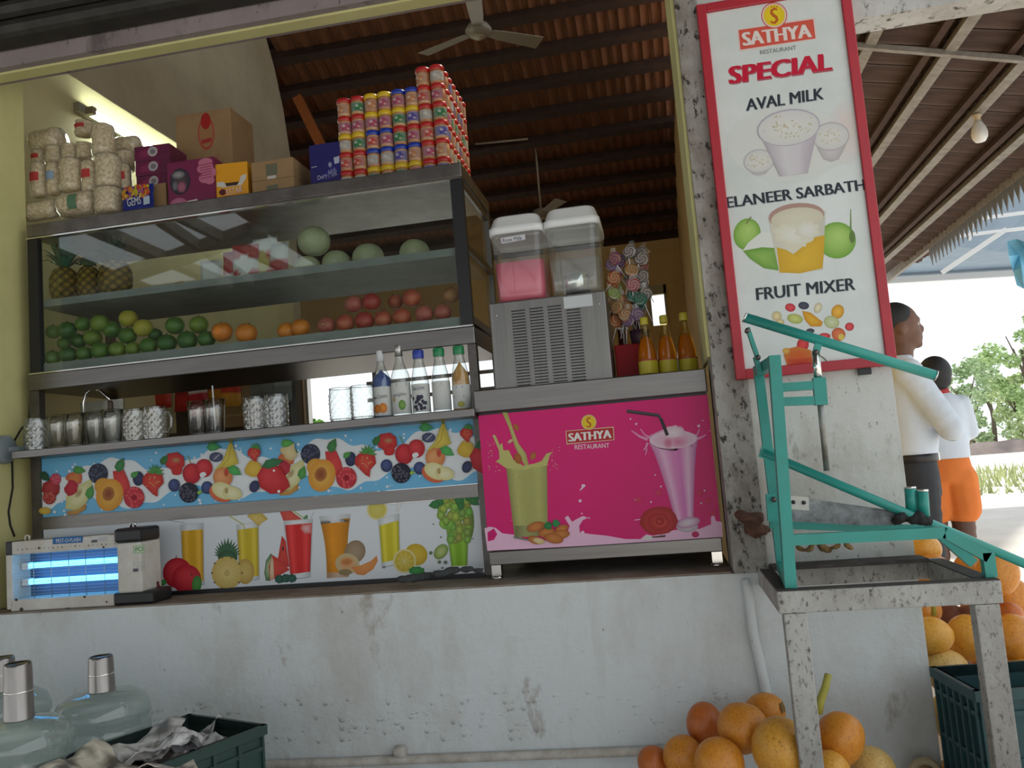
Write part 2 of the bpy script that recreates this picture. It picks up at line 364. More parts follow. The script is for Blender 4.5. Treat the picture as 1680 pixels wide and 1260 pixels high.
wb.box((w0.x, YB, 0), (w1.x, YB+.2, w1.z)); wb.box((w0.x, YB, w0.z), (w1.x, YB+.2, ZE+.3)); wb.box((w1.x, YB, 0), (.7, YB+.2, ZE+.3))
wb.struct('wall_back', cream_w, label='warm cream back wall with a doorway and a small window')
fr = MB()
for a, b in (((w0.x, YB-.02, w1.z), (w0.x+.03, YB+.1, w0.z)), ((w1.x-.03, YB-.02, w1.z), (w1.x, YB+.1, w0.z)), ((w0.x, YB-.02, w0.z-.12), (w1.x, YB+.05, w0.z))): fr.box(a, b)
fr.struct('window_1', mat('window_frame_paint', (.45, .40, .22), .6), label='small bright window in the back wall')
fr = MB()
for x in (d0.x, (d0.x+d1.x)/2-.4, d1.x-.06): fr.box((x, YB-.03, 0), (x+.06, YB+.1, d0.z))
for z in (2.15, 2.38): fr.box((d0.x+.9, YB+.02, z), (d1.x, YB+.06, z+.05))
fr.struct('door_1', mat('door_frame_grey', (.35, .36, .36), .6), label='bright doorway in the back wall with a grey frame')
MB().box((.42, .23, 0), (.62, YB, 4.6)).struct('wall_room_right', cream_w, label='cream right wall of the room')
MB().box((.395, 3.6, 0), (.42, 3.75, 3.0)).struct('trim_door_post', mat('brown_door_post', (.10, .05, .03), .6), label='brown door post on the right wall')
MB().box((-9, 1.0, -.02), (.42, YB, .02)).struct('floor', mat('room_floor', (.25, .2, .17), .7))
MB().box((-9.2, 4.5, 0), (-9, YB, 7)).struct('wall_far_side', grey_cement)
MB().box((-9.2, 4.3, 0), (-3.55, 4.5, 7)).struct('wall_cross', grey_cement)
# roof over the room: deck, battens, tiles each a piece
RM = Matrix.Translation((0, YB, ZE)) @ Matrix.Rotation(PI, 4, 'Z') @ Matrix.Rotation(SL, 4, 'X')   # local y runs up the slope towards the street
roof = MB().box((-.75, -.4, .07), (9.2, 9.0, .09)).struct('roof', batten_m, label='tiled roof over the room, seen from below')
roof.matrix_basis = RM
def tile_mesh(name, wd, ln, m):
    pr = []
    for i in range(13):
        u = i/12; pr.append((wd*(u-.5), .030*abs(math.sin(u*2*PI))+(.012 if i in (0, 12) else 0)))
    t = MB(); k = len(pr)
    for y0, y1, dz in ((0, ln, 0),):
        t.add([(x, y0, z) for x, z in pr]+[(x, y1, z+.018) for x, z in pr]+[(x, y0, z+.012) for x, z in pr], [(i, i+k, i+1+k, i+1) for i in range(k-1)]+[(i, i+1, 2*k+i+1, 2*k+i) for i in range(k-1)])
    return t.mesh(name, m)
tm = tile_mesh('roof_tile', .197, .46, tile_m); G = .42
bm_ = MB().box((-.75, -.05, -.085), (6.8, .05, .0)).mesh('batten', batten_m)
random.seed(5)
for k in range(11):
    Yk = YB - k*G*math.cos(SL); lim = at(470, 150, Yk).x
    kid('batten', bm_, roof, (0, k*G, .0))
    nx = int(math.ceil((.45-lim)/.2))
    for j in range(nx):
        kid('roof_tile', tm, roof, (-.45+.1+.2*j, k*G+.01, .006), (random.uniform(-.015, .015), random.uniform(-.02, .02), 0))
MB().bar(at(488, 160, 4.75), at(530, 245, 4.75), .07, .09).solo('roof_brace', mat('orange_brown_timber', (.55, .17, .04), .7, 0, (.42, .12, .03), 8), 'orange brown timber brace at the end of the cement wall', 'timber')
# ---- lean-to roof beside the stall
def zx(X): return 3.32-.268*(X-1.82)
SA = math.atan(.268)
lean = MB().add([(.75, .02, zx(.75)+.06), (2.95, .02, zx(2.95)+.06), (2.95, 8, zx(2.95)+.06), (.75, 8, zx(.75)+.06)], [(0,1,2,3)]).struct('roof_lean_to', tile_o, label='dark tiled lean-to roof beside the stall')
t2 = tile_mesh('roof_tile', .25, .42, tile_o)
b2 = MB().box((-.03, 0, -.05), (.03, 7.9, 0)).mesh('batten', iron_m)
e2 = MB().box((-.02, 0, -.05), (.02, 7.9, 0)).mesh('batten', batten_m)
for k, X in enumerate((.98, 1.40, 1.82, 2.22, 2.60)):
    kid('batten', b2, lean, (X, .05, zx(X)-.015), (0, SA, 0)); kid('batten', e2, lean, (X-.09, .05, zx(X-.09)), (0, SA, 0))
    for j in range(27):
        kid('roof_tile', t2, lean, (X-.02, .2+.26*j, zx(X)-.005), (0, 0, -PI/2)).rotation_euler = (Matrix.Rotation(SA, 3, 'Y') @ Matrix.Rotation(-PI/2, 3, 'Z')).to_euler()
for yy in (1.05, 2.05): MB().bar((.8, yy, zx(.8)-.07), (2.9, yy, zx(2.9)-.07), .035, .03).part('rafter', iron_m, lean)
rim = MB().box((2.86, .02, zx(2.9)-.03), (2.90, 8, zx(2.9)+.07)).part('eave_board', iron_m, lean)
to = MB().prism([(-.052, .0), (.052, 0), (.052, -.05), (.03, -.10), (.012, -.135), (0, -.18), (-.012, -.135), (-.03, -.10), (-.052, -.05)], -.004, .004).mesh('scallop_tooth', mat('valance_metal', (.16, .17, .18), .5, .3), Matrix.Rotation(PI/2, 4, 'Z'))
for j in range(52): kid('scallop_tooth', to, lean, (2.87, .35+.115*j, zx(2.9)-.03))
MB().box((.765, .0, 2.555), (3.2, .12, 2.665)).struct('beam_side', plaster('mottled_beam', (.5, .5, .48), (.28, .26, .24), (.07, .06, .05), .4, .7, .56, .66, 26, .4), label='mottled whitewashed beam running right from the sign')
MB().bar((2.6, .0, 0), (2.6, .0, 2.56), .1, .1).struct('pillar_side', iron_m)
# bulb
bl = atx(1603, 190, 2.2); bl.z = zx(2.2)-.10
bl.z -= .03
t = thing('light_bulb', 'white globe bulb hanging unlit under the lean-to roof', 'bulb', bl)
MB().lathe([(.001, -.13), (.03, -.124), (.046, -.10), (.050, -.07), (.042, -.03), (.026, .0), (.022, .012)], 16).part('globe', mat('frosted_bulb', (.75, .76, .76), .3), t)
MB().lathe([(.017, .010), (.019, .014), (.019, .04), (.028, .044), (.028, .06)], 14).part('holder', mat('yellowed_plastic', (.5, .42, .28), .5), t)
MB().tube([(0, 0, .06), (.0, .0, .08)], .006, 6).part('wire', rubber, t)
# second shed roof further off
A, B, C_, D = at(1430, 457, 12), at(1800, 436, 12), at(1800, 190, 7.5), at(1430, 395, 7.5)
s_ = MB().add([A, B, C_, D, A+Vector((0,0,.05)), B+Vector((0,0,.05)), C_+Vector((0,0,.05)), D+Vector((0,0,.05))], [(0,1,2,3), (7,6,5,4), (0,4,5,1), (3,2,6,7)])
sh2 = thing('shed_roof', 'blue grey sheet roof of the shed beyond the lean-to', 'roof', (A+B)/2)
s_.part('roof_sheet', gi_sheet, sh2, True)
for a, b, wd in (((1585, 357, 7.2), (1700, 342, 7.2), .035), ((1545, 386, 7.2), (1700, 368, 7.2), .035), ((1545, 443, 7.3), (1650, 372, 7.2), .05), ((1440, 459, 11.9), (1800, 438, 11.9), .1), ((1600, 330, 7.2), (1590, 390, 7.2), .03)):
    MB().bar(at(*a)-Vector((0,.0,.03)), at(*b)-Vector((0,0,.03)), wd, wd).part('truss_bar', mat('white_painted_steel', (.6, .63, .66), .5), sh2, True)
tp = MB(); random.seed(2)
gp = [(1652, 396), (1668, 392), (1690, 400), (1655, 420), (1672, 418), (1692, 425), (1662, 445), (1676, 440), (1695, 450), (1668, 468), (1680, 474), (1698, 478)]
tp.add([at(x, y, 2.4+random.uniform(-.06, .06)) for x, y in gp]+[at(x, y, 2.55) for x, y in gp], [(0,1,4,3), (1,2,5,4), (3,4,7,6), (4,5,8,7), (6,7,10,9), (7,8,11,10)]+[tuple(12+i for i in f)[::-1] for f in ((0,1,4,3), (1,2,5,4), (3,4,7,6), (4,5,8,7), (6,7,10,9), (7,8,11,10))])
tp.solo('plastic_tarp', mat('sky_blue_plastic', (.12, .42, .62), .35, 0, (.25, .55, .72), 6), 'bunched sky blue plastic tarp hanging under the lean-to eave', 'tarp')
# ---- canopy over the forecourt, behind the viewer: it shades the stall and shows in the case glass
cn = thing('forecourt_canopy', 'tiled forecourt canopy on steel trusses, mirrored in the case glass', 'canopy', (-3, -6, 0))
cm = mat('canopy_underside', (.10, .085, .075), .8, 0, (.07, .06, .05), 3)
def cz(y): return 3.75+.4*(y+.15)/9.35
ct = MB(); gx0, gx1, gy0, gy1 = -5.75, -3.65, -5.4, -3.2          # one open bay between the tiles
for xa_, xb_, ya_, yb_ in ((-14, 1.5, gy1, -.15), (-14, gx0, gy0, gy1), (gx1, 1.5, gy0, gy1), (-14, 1.5, -9.5, gy0)):
    ct.add([(xa_, ya_, cz(ya_)), (xb_, ya_, cz(ya_)), (xb_, yb_, cz(yb_)), (xa_, yb_, cz(yb_)), (xa_, ya_, cz(ya_)+.05), (xb_, ya_, cz(ya_)+.05), (xb_, yb_, cz(yb_)+.05), (xa_, yb_, cz(yb_)+.05)], [(0,3,2,1), (4,5,6,7), (0,1,5,4), (1,2,6,5), (2,3,7,6), (3,0,4,7)])
ct.part('canopy_sheet', cm, cn, True)
for a, b, wd in (((-6.5, -5.0), (-3.6, -3.8), .24), ((-4.9, -3.2), (-4.8, -5.4), .14), ((-4.25, -3.2), (-4.5, -5.4), .07), ((-4.05, -3.2), (-3.9, -5.4), .06)):
    MB().bar((a[0], a[1], cz(a[1])-.06), (b[0], b[1], cz(b[1])-.06), wd, .1).part('truss_bar', iron_m, cn, True)
for x in (-9.5, -6, -2.6, .9): MB().bar((x, -9.3, 0), (x, -9.3, 3.36), .12).part('post', iron_m, cn, True)
for a, b in (((-9.5, 2.5), (-6, 3.3)), ((-9.5, 3.3), (-6, 2.5)), ((-6, 2.5), (-2.6, 3.3)), ((-6, 3.3), (-2.6, 2.5)), ((-2.6, 3.3), (.9, 2.5)), ((-9.5, 2.5), (.9, 2.5))):
    MB().bar((a[0], -9.3, a[1]), (b[0], -9.3, b[1]), .07).part('truss_bar', iron_m, cn, True)
# ---- beyond: verge, bank, trees
vm = mat('dry_green_grass', (.20, .28, .06), .9, 0, (.32, .34, .14), 4)
random.seed(9)
gr = MB()
for i in range(2600):
    x = random.uniform(3.2, 16); y = random.uniform(12.5, 21.5)+.1*(x-6)
    h = random.uniform(.06, .28)*(1.3 if random.random() < .1 else 1); a = random.uniform(0, PI); wd = random.uniform(.015, .05); dx, dy = math.cos(a)*wd, math.sin(a)*wd
    lx, ly = random.uniform(-.1, .1), random.uniform(-.1, .1)
    g = random.uniform(.6, 1.2); gr.add([(x-dx, y-dy, 0), (x+dx, y+dy, 0), (x+lx, y+ly, h)], [(0,1,2)], (.46*g, .52*g, .24*g))
gr.solo('grass', PRN, 'strip of rough green grass beside the far road', 'grass', kind='stuff')
bk = MB(); random.seed(4)
N_ = 40
bk.add([(4+i*.9, 38+random.uniform(-.3, .3), 0) for i in range(N_)]+[(4+i*.9, 38.6, random.uniform(.35, .75)) for i in range(N_)]+[(4+i*.9, 39.4, random.uniform(.3, .6)) for i in range(N_)], [(j*N_+i, j*N_+i+1, (j+1)*N_+i+1, (j+1)*N_+i) for j in range(2) for i in range(N_-1)], smooth=True)
bk.solo('earth_bank', mat('grey_earth', (.22, .18, .17), .95, 0, (.14, .11, .10), .8), 'low bank of dark earth at the foot of the far trees', 'bank')
def tree(x, y, h, wd, label, g0, seed):
    random.seed(seed); t = thing('tree', label, 'tree', (x, y, 0), 0, 'trees across the road')
    tk = MB().tube([(0, 0, 0), (.1, 0, h*.3), (0, .1, h*.6)], [.16, .12, .07], 8)
    for k in range(4):
        a = k*1.7; tk.tube([(.05, 0, h*(.3+.06*k)), (math.cos(a)*wd*.3, math.sin(a)*wd*.3, h*(.55+.07*k))], [.06, .025], 6)
    tk.part('trunk', mat('bark', (.12, .09, .07), .9), t)
    fo = MB(); cl = [(random.gauss(0, .30)*wd, random.gauss(0, .30)*wd, h*random.uniform(.10, .92), random.uniform(.16, .3)*wd) for _ in range(18)]
    for cx, cy, cz, r in cl:
        for _ in range(120):
            d = Vector((random.gauss(0, 1), random.gauss(0, 1), random.gauss(0, 1))).normalized()*r*random.uniform(.6, 1); c = Vector((cx, cy, cz))+Vector((d.x, d.y, d.z*.8))
            e1 = Vector((random.gauss(0, 1), random.gauss(0, 1), random.gauss(0, .5))).normalized()*.13; e2 = Vector((random.gauss(0, 1), random.gauss(0, 1), random.gauss(0, 1))).normalized()*.10
            g = random.uniform(.7, 1.25); fo.add([c-e1, c+e2, c+e1, c-e2], [(0,1,2,3)], (g0[0]*g, g0[1]*g, g0[2]*g))
    fo.part('foliage', PRN, t)
for i, (px, Y, h, wd, g0, lab) in enumerate(((1585, 47, 5.2, 2.6, (.38, .50, .28), 'rounded green tree just beyond the two standing people'), (1622, 54, 5.8, 2.6, (.40, .52, .30), 'middle green tree of the far row'),  # leaf colours paled: glare and haze put into the foliage
        (1664, 50, 4.4, 2.2, (.46, .56, .28), 'low bushy light green tree in the far row'), (1688, 43, 8.2, 2.6, (.36, .50, .22), 'tallest tree of the far row, at the frame edge'), (1556, 60, 4.8, 2.8, (.38, .48, .30), 'dim green tree half hidden behind the shorter person'), (1735, 55, 6.5, 2.6, (.38, .5, .26), 'tree at the end of the far row past the tallest one'))):
    tree(at(px, 650, Y).x, Y, h, wd, lab, g0, 20+i)
for i, (px, Y, h) in enumerate(((512, 16, 2.6), (562, 20, 2.3))):
    tree(at(px, 650, Y).x, Y, h, 1.5, ('green shrub seen through the back doorway, nearer the case end', 'green shrub seen through the back doorway beside the first')[i], (.16, .32, .08), 40+i)
# ================================================================== the fruit case and what it holds
X0, X1, YF, YK = -2.695, -.705, .25, .80
ZT, ZM, ZS = 2.346, 2.005, 1.718            # top, middle shelf, fruit floor
case = thing('display_case', 'long steel and glass fruit case with printed panels, standing on the ledge', 'display case', ((X0+X1)/2, .5, WZ+.006))
shelf_m = mat('grey_shelf_steel', (.26, .265, .265), .55, .3, (.19, .195, .195), 7)
def cb(name, a, b, m, bev=0): return MB().box(a, b, bev=bev).part(name, m, case, True)
cb('top', (X0, YF, ZT-.058), (X1, YK, ZT), mat('case_top_steel', (.24, .22, .21), .36, .9, (.15, .135, .125), 9), .004)
cb('chrome_strip', (X0-.004, YF-.004, ZT-.068), (X1, YF+.012, ZT-.062), chrome)
cb('middle_shelf', (X0+.03, YF+.03, ZM-.032), (X1-.03, YK-.03, ZM), shelf_m)
cb('fruit_tray', (X0+.052, YF+.018, ZS-.036), (X1-.03, YK-.03, ZS), shelf_m)
cb('chrome_strip', (X0-.002, YF-.006, 1.672), (X1, YF+.012, 1.678), chrome)
cb('base_band', (X0-.006, YF-.01, 1.60), (X1+.006, YK, 1.671), steel, .004)
cb('side_frame', (X0, YF, 1.678), (X0+.05, YF+.03, ZT-.069), black)
cb('side_frame', (X1-.05, YF, 1.678), (X1, YF+.03, ZT-.069), black)
for x in (X0, X1-.035): cb('back_post', (x, YK-.035, .70), (x+.035, YK, ZT-.06), steel)
for z in (1.70, 2.0, ZT-.09): cb('side_rail', (X1-.03, YF+.031, z-.012), (X1-.002, YK-.036, z+.018), steel)
gl = cb('front_pane', (X0+.05, YF+.012, 1.68), (X1-.05, YF+.016, ZT-.07), glass)
cb('side_pane', (X1-.012, YF+.05, 1.72), (X1-.009, YK-.04, ZT-.11), glass)
cb('front_post', (X0-.004, YF-.006, .70), (X0+.045, YF+.03, 1.599), steel_d)
cb('front_post', (X1-.028, YF-.006, .70), (X1+.006, YF+.03, 1.599), steel_d)
cb('glass_shelf', (X0+.025, .10, 1.303), (X1+.012, .60, 1.335), steel, .003)
cb('middle_rail', (X0+.046, YF-.008, 1.0), (X1-.029, YF+.02, 1.05), steel)
cb('inner_sheet', (X0+.05, .5, 1.336), (X0+.27, .51, 1.56), mat('scuffed_foil', (.5, .5, .45), .35, .6, (.35, .35, .32), 14))
cb('bottom_strip', (X0+.046, YF-.004, .692), (X1-.029, YF+.02, .708), black)
bluep = MB().box((X0+.046, YF-.002, 1.051), (X1-.029, YF+.01, 1.302)).part('fruit_banner', mat('banner_sky_blue', s2l(96, 172, 214), .35), case, True, 'blue printed fruit and milk banner')
whitep = MB().box((X0+.046, YF-.002, .709), (X1-.029, YF+.01, .999)).part('juice_banner', mat('banner_white', (.62, .66, .70), .35), case, True, 'white printed banner of fruit juices')
# ---- fruit
def fruit(name, r, m, squash=.95, seg=18, navel=True):
    b = MB().ell((0, 0, r*squash), (r, r, r*squash), seg, 12, fn=lambda d: 1-.05*max(0, abs(d.z)-.9)/.1)
    return b.mesh(name, m)
lime_m = [mat('lime_dark', (.03, .10, .018), .42, 0, (.06, .15, .02), 12, bump=.1, bscale=120), mat('lime_mid', (.05, .15, .02), .42, 0, (.12, .20, .02), 10, bump=.1, bscale=120),
          mat('lime_yellow_green', (.20, .26, .03), .42, 0, (.12, .20, .02), 9, bump=.1, bscale=120), mat('lime_yellow', (.50, .38, .03), .42, 0, (.36, .34, .04), 6, bump=.1, bscale=120)]
orange_m = mat('orange_peel', (.72, .22, .012), .42, 0, (.62, .16, .01), 9, bump=.15, bscale=140)
pome_m = [mat('pomegranate_red', (.40, .05, .03), .42, 0, (.52, .13, .06), 6), mat('pomegranate_deep', (.42, .025, .025), .4, 0, (.36, .05, .03), 6), mat('pomegranate_pink', (.48, .14, .10), .42, 0, (.38, .06, .05), 6), mat('pomegranate_brown', (.36, .14, .05), .45, 0, (.42, .20, .08), 6)]
def zz3(x, y): return x/3.938, y/3.938+340
def zz4(x, y): return x/3.938+400, y/3.938+300
L = [(345,805,48,0),(435,795,60,0),(535,755,50,1),(645,750,60,2),(415,880,45,1),(510,865,50,0),(600,845,60,2),(725,790,60,1),(825,830,58,1),(830,720,60,3),(925,780,62,3),(340,965,50,0),(440,950,58,0),(545,950,52,1),(650,935,60,1),(760,920,55,2),(860,910,48,2),(960,890,58,1),(1005,825,45,0),(1080,875,62,0),(1130,765,62,1),(1210,860,66,0),(1285,760,62,2),(1335,855,58,0)]
lowrow = [f for f in L if f[1] > 850 and f not in ((415,880,45,1),(510,865,50,0))]
nm = ['dark green', 'green', 'yellow-green', 'ripe yellow']
upper = sorted([f for f in L if f not in lowrow]); lowrow.sort()
def nub(o, r, m, z): MB().lathe([(.001, z+.004), (.004, z+.003), (.0045, z-.002)], 8).part('stem_scar', m, o)
scar = mat('stem_scar', (.10, .07, .03), .8)
for row, nmrow in ((lowrow, 'front row of the fruit case'), (upper, 'upper heap of the fruit case')):
    for i, (x, y, r, k) in enumerate(row):
        px, py = zz3(x, y); low = row is lowrow
        Yd = .315 if low else (.345 + .03*(i % 2)); P = at(px, py, Yd); R = r/3.938*mpp(P)*.98
        z = ZS if low else max(ZS, P.z-R*.95)
        o = bpy.data.objects.new('sweet_lime', fruit('sweet_lime', R, lime_m[k])); COL.objects.link(o); o.location = (P.x, Yd, z); o.rotation_euler = (0, 0, i*1.3)
        tag(o, f'{nm[k]} sweet lime, {ORD[i]} from the left in the {nmrow}', 'lime', 'sweet limes in the case'); nub(o, R, scar, R*1.88)
O_ = [zz3(1445,805)+(17,), zz3(1570,815)+(18,), zz4(260,950)+(15.5,), zz4(385,920)+(16,)]
for i, (px, py, r) in enumerate(O_):
    Yd = .318; P = at(px, py, Yd); R = r*mpp(P)
    o = bpy.data.objects.new('orange', fruit('orange', R, orange_m)); COL.objects.link(o); o.location = (P.x, Yd, max(ZS, P.z-R*.95)); o.rotation_euler = (.3, .2*i, i)
    tag(o, ('bright orange beside the sweet limes', 'bright orange, second after the sweet limes', 'small orange between the pair of oranges and the pomegranates', 'orange right next to the first pomegranate')[i], 'orange', 'oranges in the case'); nub(o, R, mat('orange_scar', (.10, .14, .03), .8), R*1.88)
Pm = [(535,915,58,2),(655,895,60,0),(710,785,60,2),(825,770,60,1),(780,890,62,1),(900,865,58,0),(980,770,50,0),(1020,860,60,0),(1085,745,62,0),(1165,830,60,2),(1285,825,58,2),(1340,725,55,3)]
plow = sorted([q for q in Pm if q[1] > 810]); pup = sorted([q for q in Pm if q[1] <= 810])
for row, nmrow in ((plow, 'front row'), (pup, 'upper row')):
    for i, (x, y, r, k) in enumerate(row):
        px, py = zz4(x, y); low = row is plow; Yd = .318 if low else (.345 if x != 980 else .42); P = at(px, py, Yd); R = r/3.938*mpp(P)
        o = bpy.data.objects.new('pomegranate', fruit('pomegranate', R, pome_m[k], .96)); COL.objects.link(o); o.location = (P.x, Yd, ZS if low else P.z-R*.95)
        tag(o, f'{("red", "deep red", "pinkish red", "brownish")[k]} pomegranate, {ORD[i]} from the left in the {nmrow} of pomegranates', 'pomegranate', 'pomegranates in the case')
        rot = Matrix.Rotation(PI/2 if (x == 535) else random.uniform(-.5, .5), 4, 'X') 
        c = MB()
        for q in range(6):
            a = q*PI/3; c.add([(math.cos(a-.4)*.007, math.sin(a-.4)*.007, -.004), (math.cos(a+.4)*.007, math.sin(a+.4)*.007, -.004), (math.cos(a)*.011, math.sin(a)*.011, .012)], [(0,1,2), (2,1,0)])
        c.lathe([(.008, -.005), (.007, .002)], 8)
        c.v = [Vector((0, 0, R*.96)) + rot @ (v+Vector((0, 0, R*.97))) for v in c.v]; c.part('crown', pome_m[3], o)
# ---- melons, pineapples, packets on the middle shelf
mel_m = mat('melon_rind', (.40, .40, .22), .6, 0, (.50, .49, .34), 14, bump=.2, bscale=60)
for i, (x, y, r, lab) in enumerate(((465, 385, 105, 'largest grey-green melon lying on top of the two others'), (410, 520, 88, 'melon mostly hidden behind the shelf edge, left under the big one'), (600, 505, 95, 'melon under the big melon, on its pomegranate side'), (805, 480, 105, 'pale green melon in the middle of the shelf'), (1105, 455, 100, 'pale melon standing alone at the end of the shelf'))):
    px, py = zz4(x, y); Yd = .52; P = at(px, py, Yd); R = r/3.938*mpp(P); z = ZM if i else P.z-R*.93
    o = bpy.data.objects.new('melon', fruit('melon', R, mel_m, .93, 24)); COL.objects.link(o); o.location = (P.x, Yd-(.0 if i else .02), z); tag(o, lab, 'melon', 'melons on the upper shelf'); nub(o, R, scar, R*1.84)
pin_m = printed('pineapple_skin', .7)
def pineapple(px, h, r, lab, crown_h, green, lean):
    P = at(px, 470, .40)
    t = thing('pineapple', lab, 'pineapple', (P.x, .40, ZM), lean, 'pineapples on the upper shelf')
    b = MB(); seg, rings = 40, 30; vs = []; cs = []; fs = []
    for i in range(rings+1):
        u = i/rings; rr = r*(1-abs(2*u-1)**2.6)**.42 if 0 < u < 1 else 0
        for k in range(seg):
            a = 2*PI*k/seg; q = abs(math.cos(4*a+u*14)*math.cos(4*a-u*14)); s_ = 1+.10*q
            vs.append((rr*s_*math.cos(a), rr*s_*math.sin(a), h*u)); cs.append((.05+.30*q, .035+.17*q, .01+.02*q))
    for i in range(rings):
        for k in range(seg): fs.append((i*seg+k, i*seg+(k+1) % seg, (i+1)*seg+(k+1) % seg, (i+1)*seg+k))
    b.add(vs, fs, cs, True).part('body', pin_m, t)
    c = MB(); random.seed(px)
    for k in range(34):
        a = k*2.4; tilt = .15+.95*(k/34); ln = crown_h*(1.05-.35*k/34); d = Vector((math.cos(a)*math.sin(tilt), math.sin(a)*math.sin(tilt), math.cos(tilt))); sd = Vector((-math.sin(a), math.cos(a), 0))*.011
        b0 = Vector((d.x*.012, d.y*.012, h*.97)); m1 = b0+d*ln*.55+Vector((0,0,.008)); tip = b0+d*ln-Vector((0,0,.02*tilt))
        g = random.uniform(.6, 1.2); cc = tuple(v*g for v in green); c.add([b0-sd, b0+sd, m1+sd*1.1, m1-sd*1.1, tip], [(0,1,2,3), (3,2,4)], cc)
    c.part('crown', PRN, t)
pineapple(106, .175, .060, 'pineapple with a big green crown, nearest the left end of the case', .15, (.05, .14, .08), 0)
pineapple(146, .165, .050, 'narrow pineapple in the middle of the three', .07, (.06, .10, .04), 1)
pineapple(190, .175, .068, 'broad golden pineapple on the right of the three', .13, (.04, .07, .04), 2)
def pillow(wd, h, d, nx=10, nz=12, seed=0, wr=.06, crimp=.06, colf=None):
    """a filled packet, upright, base at z=0, front towards -y"""
    random.seed(seed); b = MB(); ph = [random.uniform(0, 6) for _ in range(6)]
    for sgn in (-1, 1):
        vs = []; cs = []
        for j in range(nz+1):
            v = j/nz
            for i in range(nx+1):
                u = i/nx; e = max(0, 1-abs(2*u-1)**3)*max(0, 1-abs(2*v-1)**4); y = sgn*d/2*e**.6
                y += sgn*wr*d*e*(math.sin(9*u+ph[0]+4*v)+math.sin(13*v+ph[1]-5*u)+.6*math.sin(21*u+ph[2]))
                pinch = 1-.05*math.sin(v*PI)-.02*math.sin(17*v+ph[3])
                vs.append(((u-.5)*wd*pinch, y, h*v)); cs.append(colf(u, v) if colf else (1,1,1))
        fs = [(j*(nx+1)+i, j*(nx+1)+i+1, (j+1)*(nx+1)+i+1, (j+1)*(nx+1)+i) for j in range(nz) for i in range(nx)]
        if sgn > 0: fs = [f[::-1] for f in fs]
        b.add(vs, fs, cs, True)
    return b
FOIL = printed('foil_packet', .28)
def packet(name, lab, cat, loc, wd, h, d, colf, seed, rot=(0,0,0), group=None, m=None):
    o = bpy.data.objects.new(name, pillow(wd, h, d, 10, 14, seed, .06, .06, colf).mesh(name, m or FOIL)); COL.objects.link(o); o.location = loc; o.rotation_euler = rot
    return tag(o, lab, cat, group)
def band(c1, c2, c3, lo=.4, hi=.7, dot=None):
    def f(u, v):
        if dot and (u-.5)**2+(v-.5)**2 < .06: return dot
        return c1 if v < lo else (c2 if v < hi else c3)
    return f
red, wht, gold, grn = (.45, .03, .03), (.62, .60, .58), (.55, .26, .03), (.04, .28, .06)
for i, (px, wd, h, rz, cf, lab) in enumerate(((345, .09, .13, .2, band((.3, .25, .18), wht, wht), 'clear white packet leaning beside the pineapples\' empty shelf space'), (375, .10, .16, -.1, band(wht, wht, red, .3, .5), 'white and red packet, tallest of the packets beside the melons'), (402, .11, .17, .15, band(red, wht, red, .45, .7, wht), 'red packet with a white oval, third among the shelf packets'),
        (428, .11, .19, 0, band(red, red, wht, .4, .75, (.5, .4, .1)), 'red packet with a yellow patch next to the melons'), (455, .10, .16, -.3, band(wht, red, wht, .3, .6), 'crumpled white and red packet touching the largest melon'), (262, .06, .06, .2, band(red, red, gold), 'small red and gold sweet packet near the pineapples'), (290, .05, .07, -.2, band(gold, gold, gold), 'small golden sachet glinting on the upper shelf'))):
    P = at(px, 440, .6); packet('sweet_packet', lab, 'packet', (P.x, .60+.03*(i % 2), ZM), wd*1.15, h*1.4, .045, cf, i, (-.1, 0, rz), 'packets on the upper shelf')
# carton and leaf behind the limes
# ---- on the glass shelf: tumblers, mugs, bottles
ZG = 1.3355
def tumbler(kind):
    t = thing('glass_tumbler', '', 'glass')
    if kind == 'plain':
        MB().lathe([(.030, .0), (.031, .002), (.036, .09), (.0385, .128), (.0365, .128), (.034, .09), (.029, .012), (.0, .012)], 24, caps=False).part('cup', tumbler_g, t); MB().lathe([(.0, 0), (.030, 0), (.029, .011), (.0, .011)], 20, caps=False).part('thick_base', tumbler_g, t)
        MB().lathe([(.0365, .126), (.0375, .1285), (.0388, .126)], 24, caps=False).part('rim', tumbler_g, t)
    else:
        seg, rg = 40, 22; vs = []; fs = []
        for i in range(rg+1):
            u = i/rg; rr = .040+.002*math.sin(u*PI)
            for k in range(seg):
                a = 2*PI*k/seg; q = .0036*math.cos(10*a)*math.cos(u*PI*9) if .05 < u < .86 else 0; vs.append(((rr+q)*math.cos(a), (rr+q)*math.sin(a), .122*u))
        fs = [(i*seg+k, i*seg+(k+1) % seg, (i+1)*seg+(k+1) % seg, (i+1)*seg+k) for i in range(rg) for k in range(seg)]
        MB().add(vs, fs, None, True).part('cup', dimple_g, t); MB().lathe([(0, 0), (.039, 0), (.038, .012), (0, .012)], 20, caps=False).part('thick_base', dimple_g, t)
        MB().lathe([(.0385, .120), (.040, .1235), (.0415, .120)], 24, caps=False).part('rim', tumbler_g, t)
        if kind == 'mug': MB().tube([(.039, 0, .10), (.062, 0, .098), (.070, 0, .075), (.068, 0, .045), (.055, 0, .025), (.039, 0, .022)], .0055, 8).part('handle', tumbler_g, t)
    return t
proto = {k: tumbler(k) for k in ('plain', 'dimple', 'mug')}; used = set()
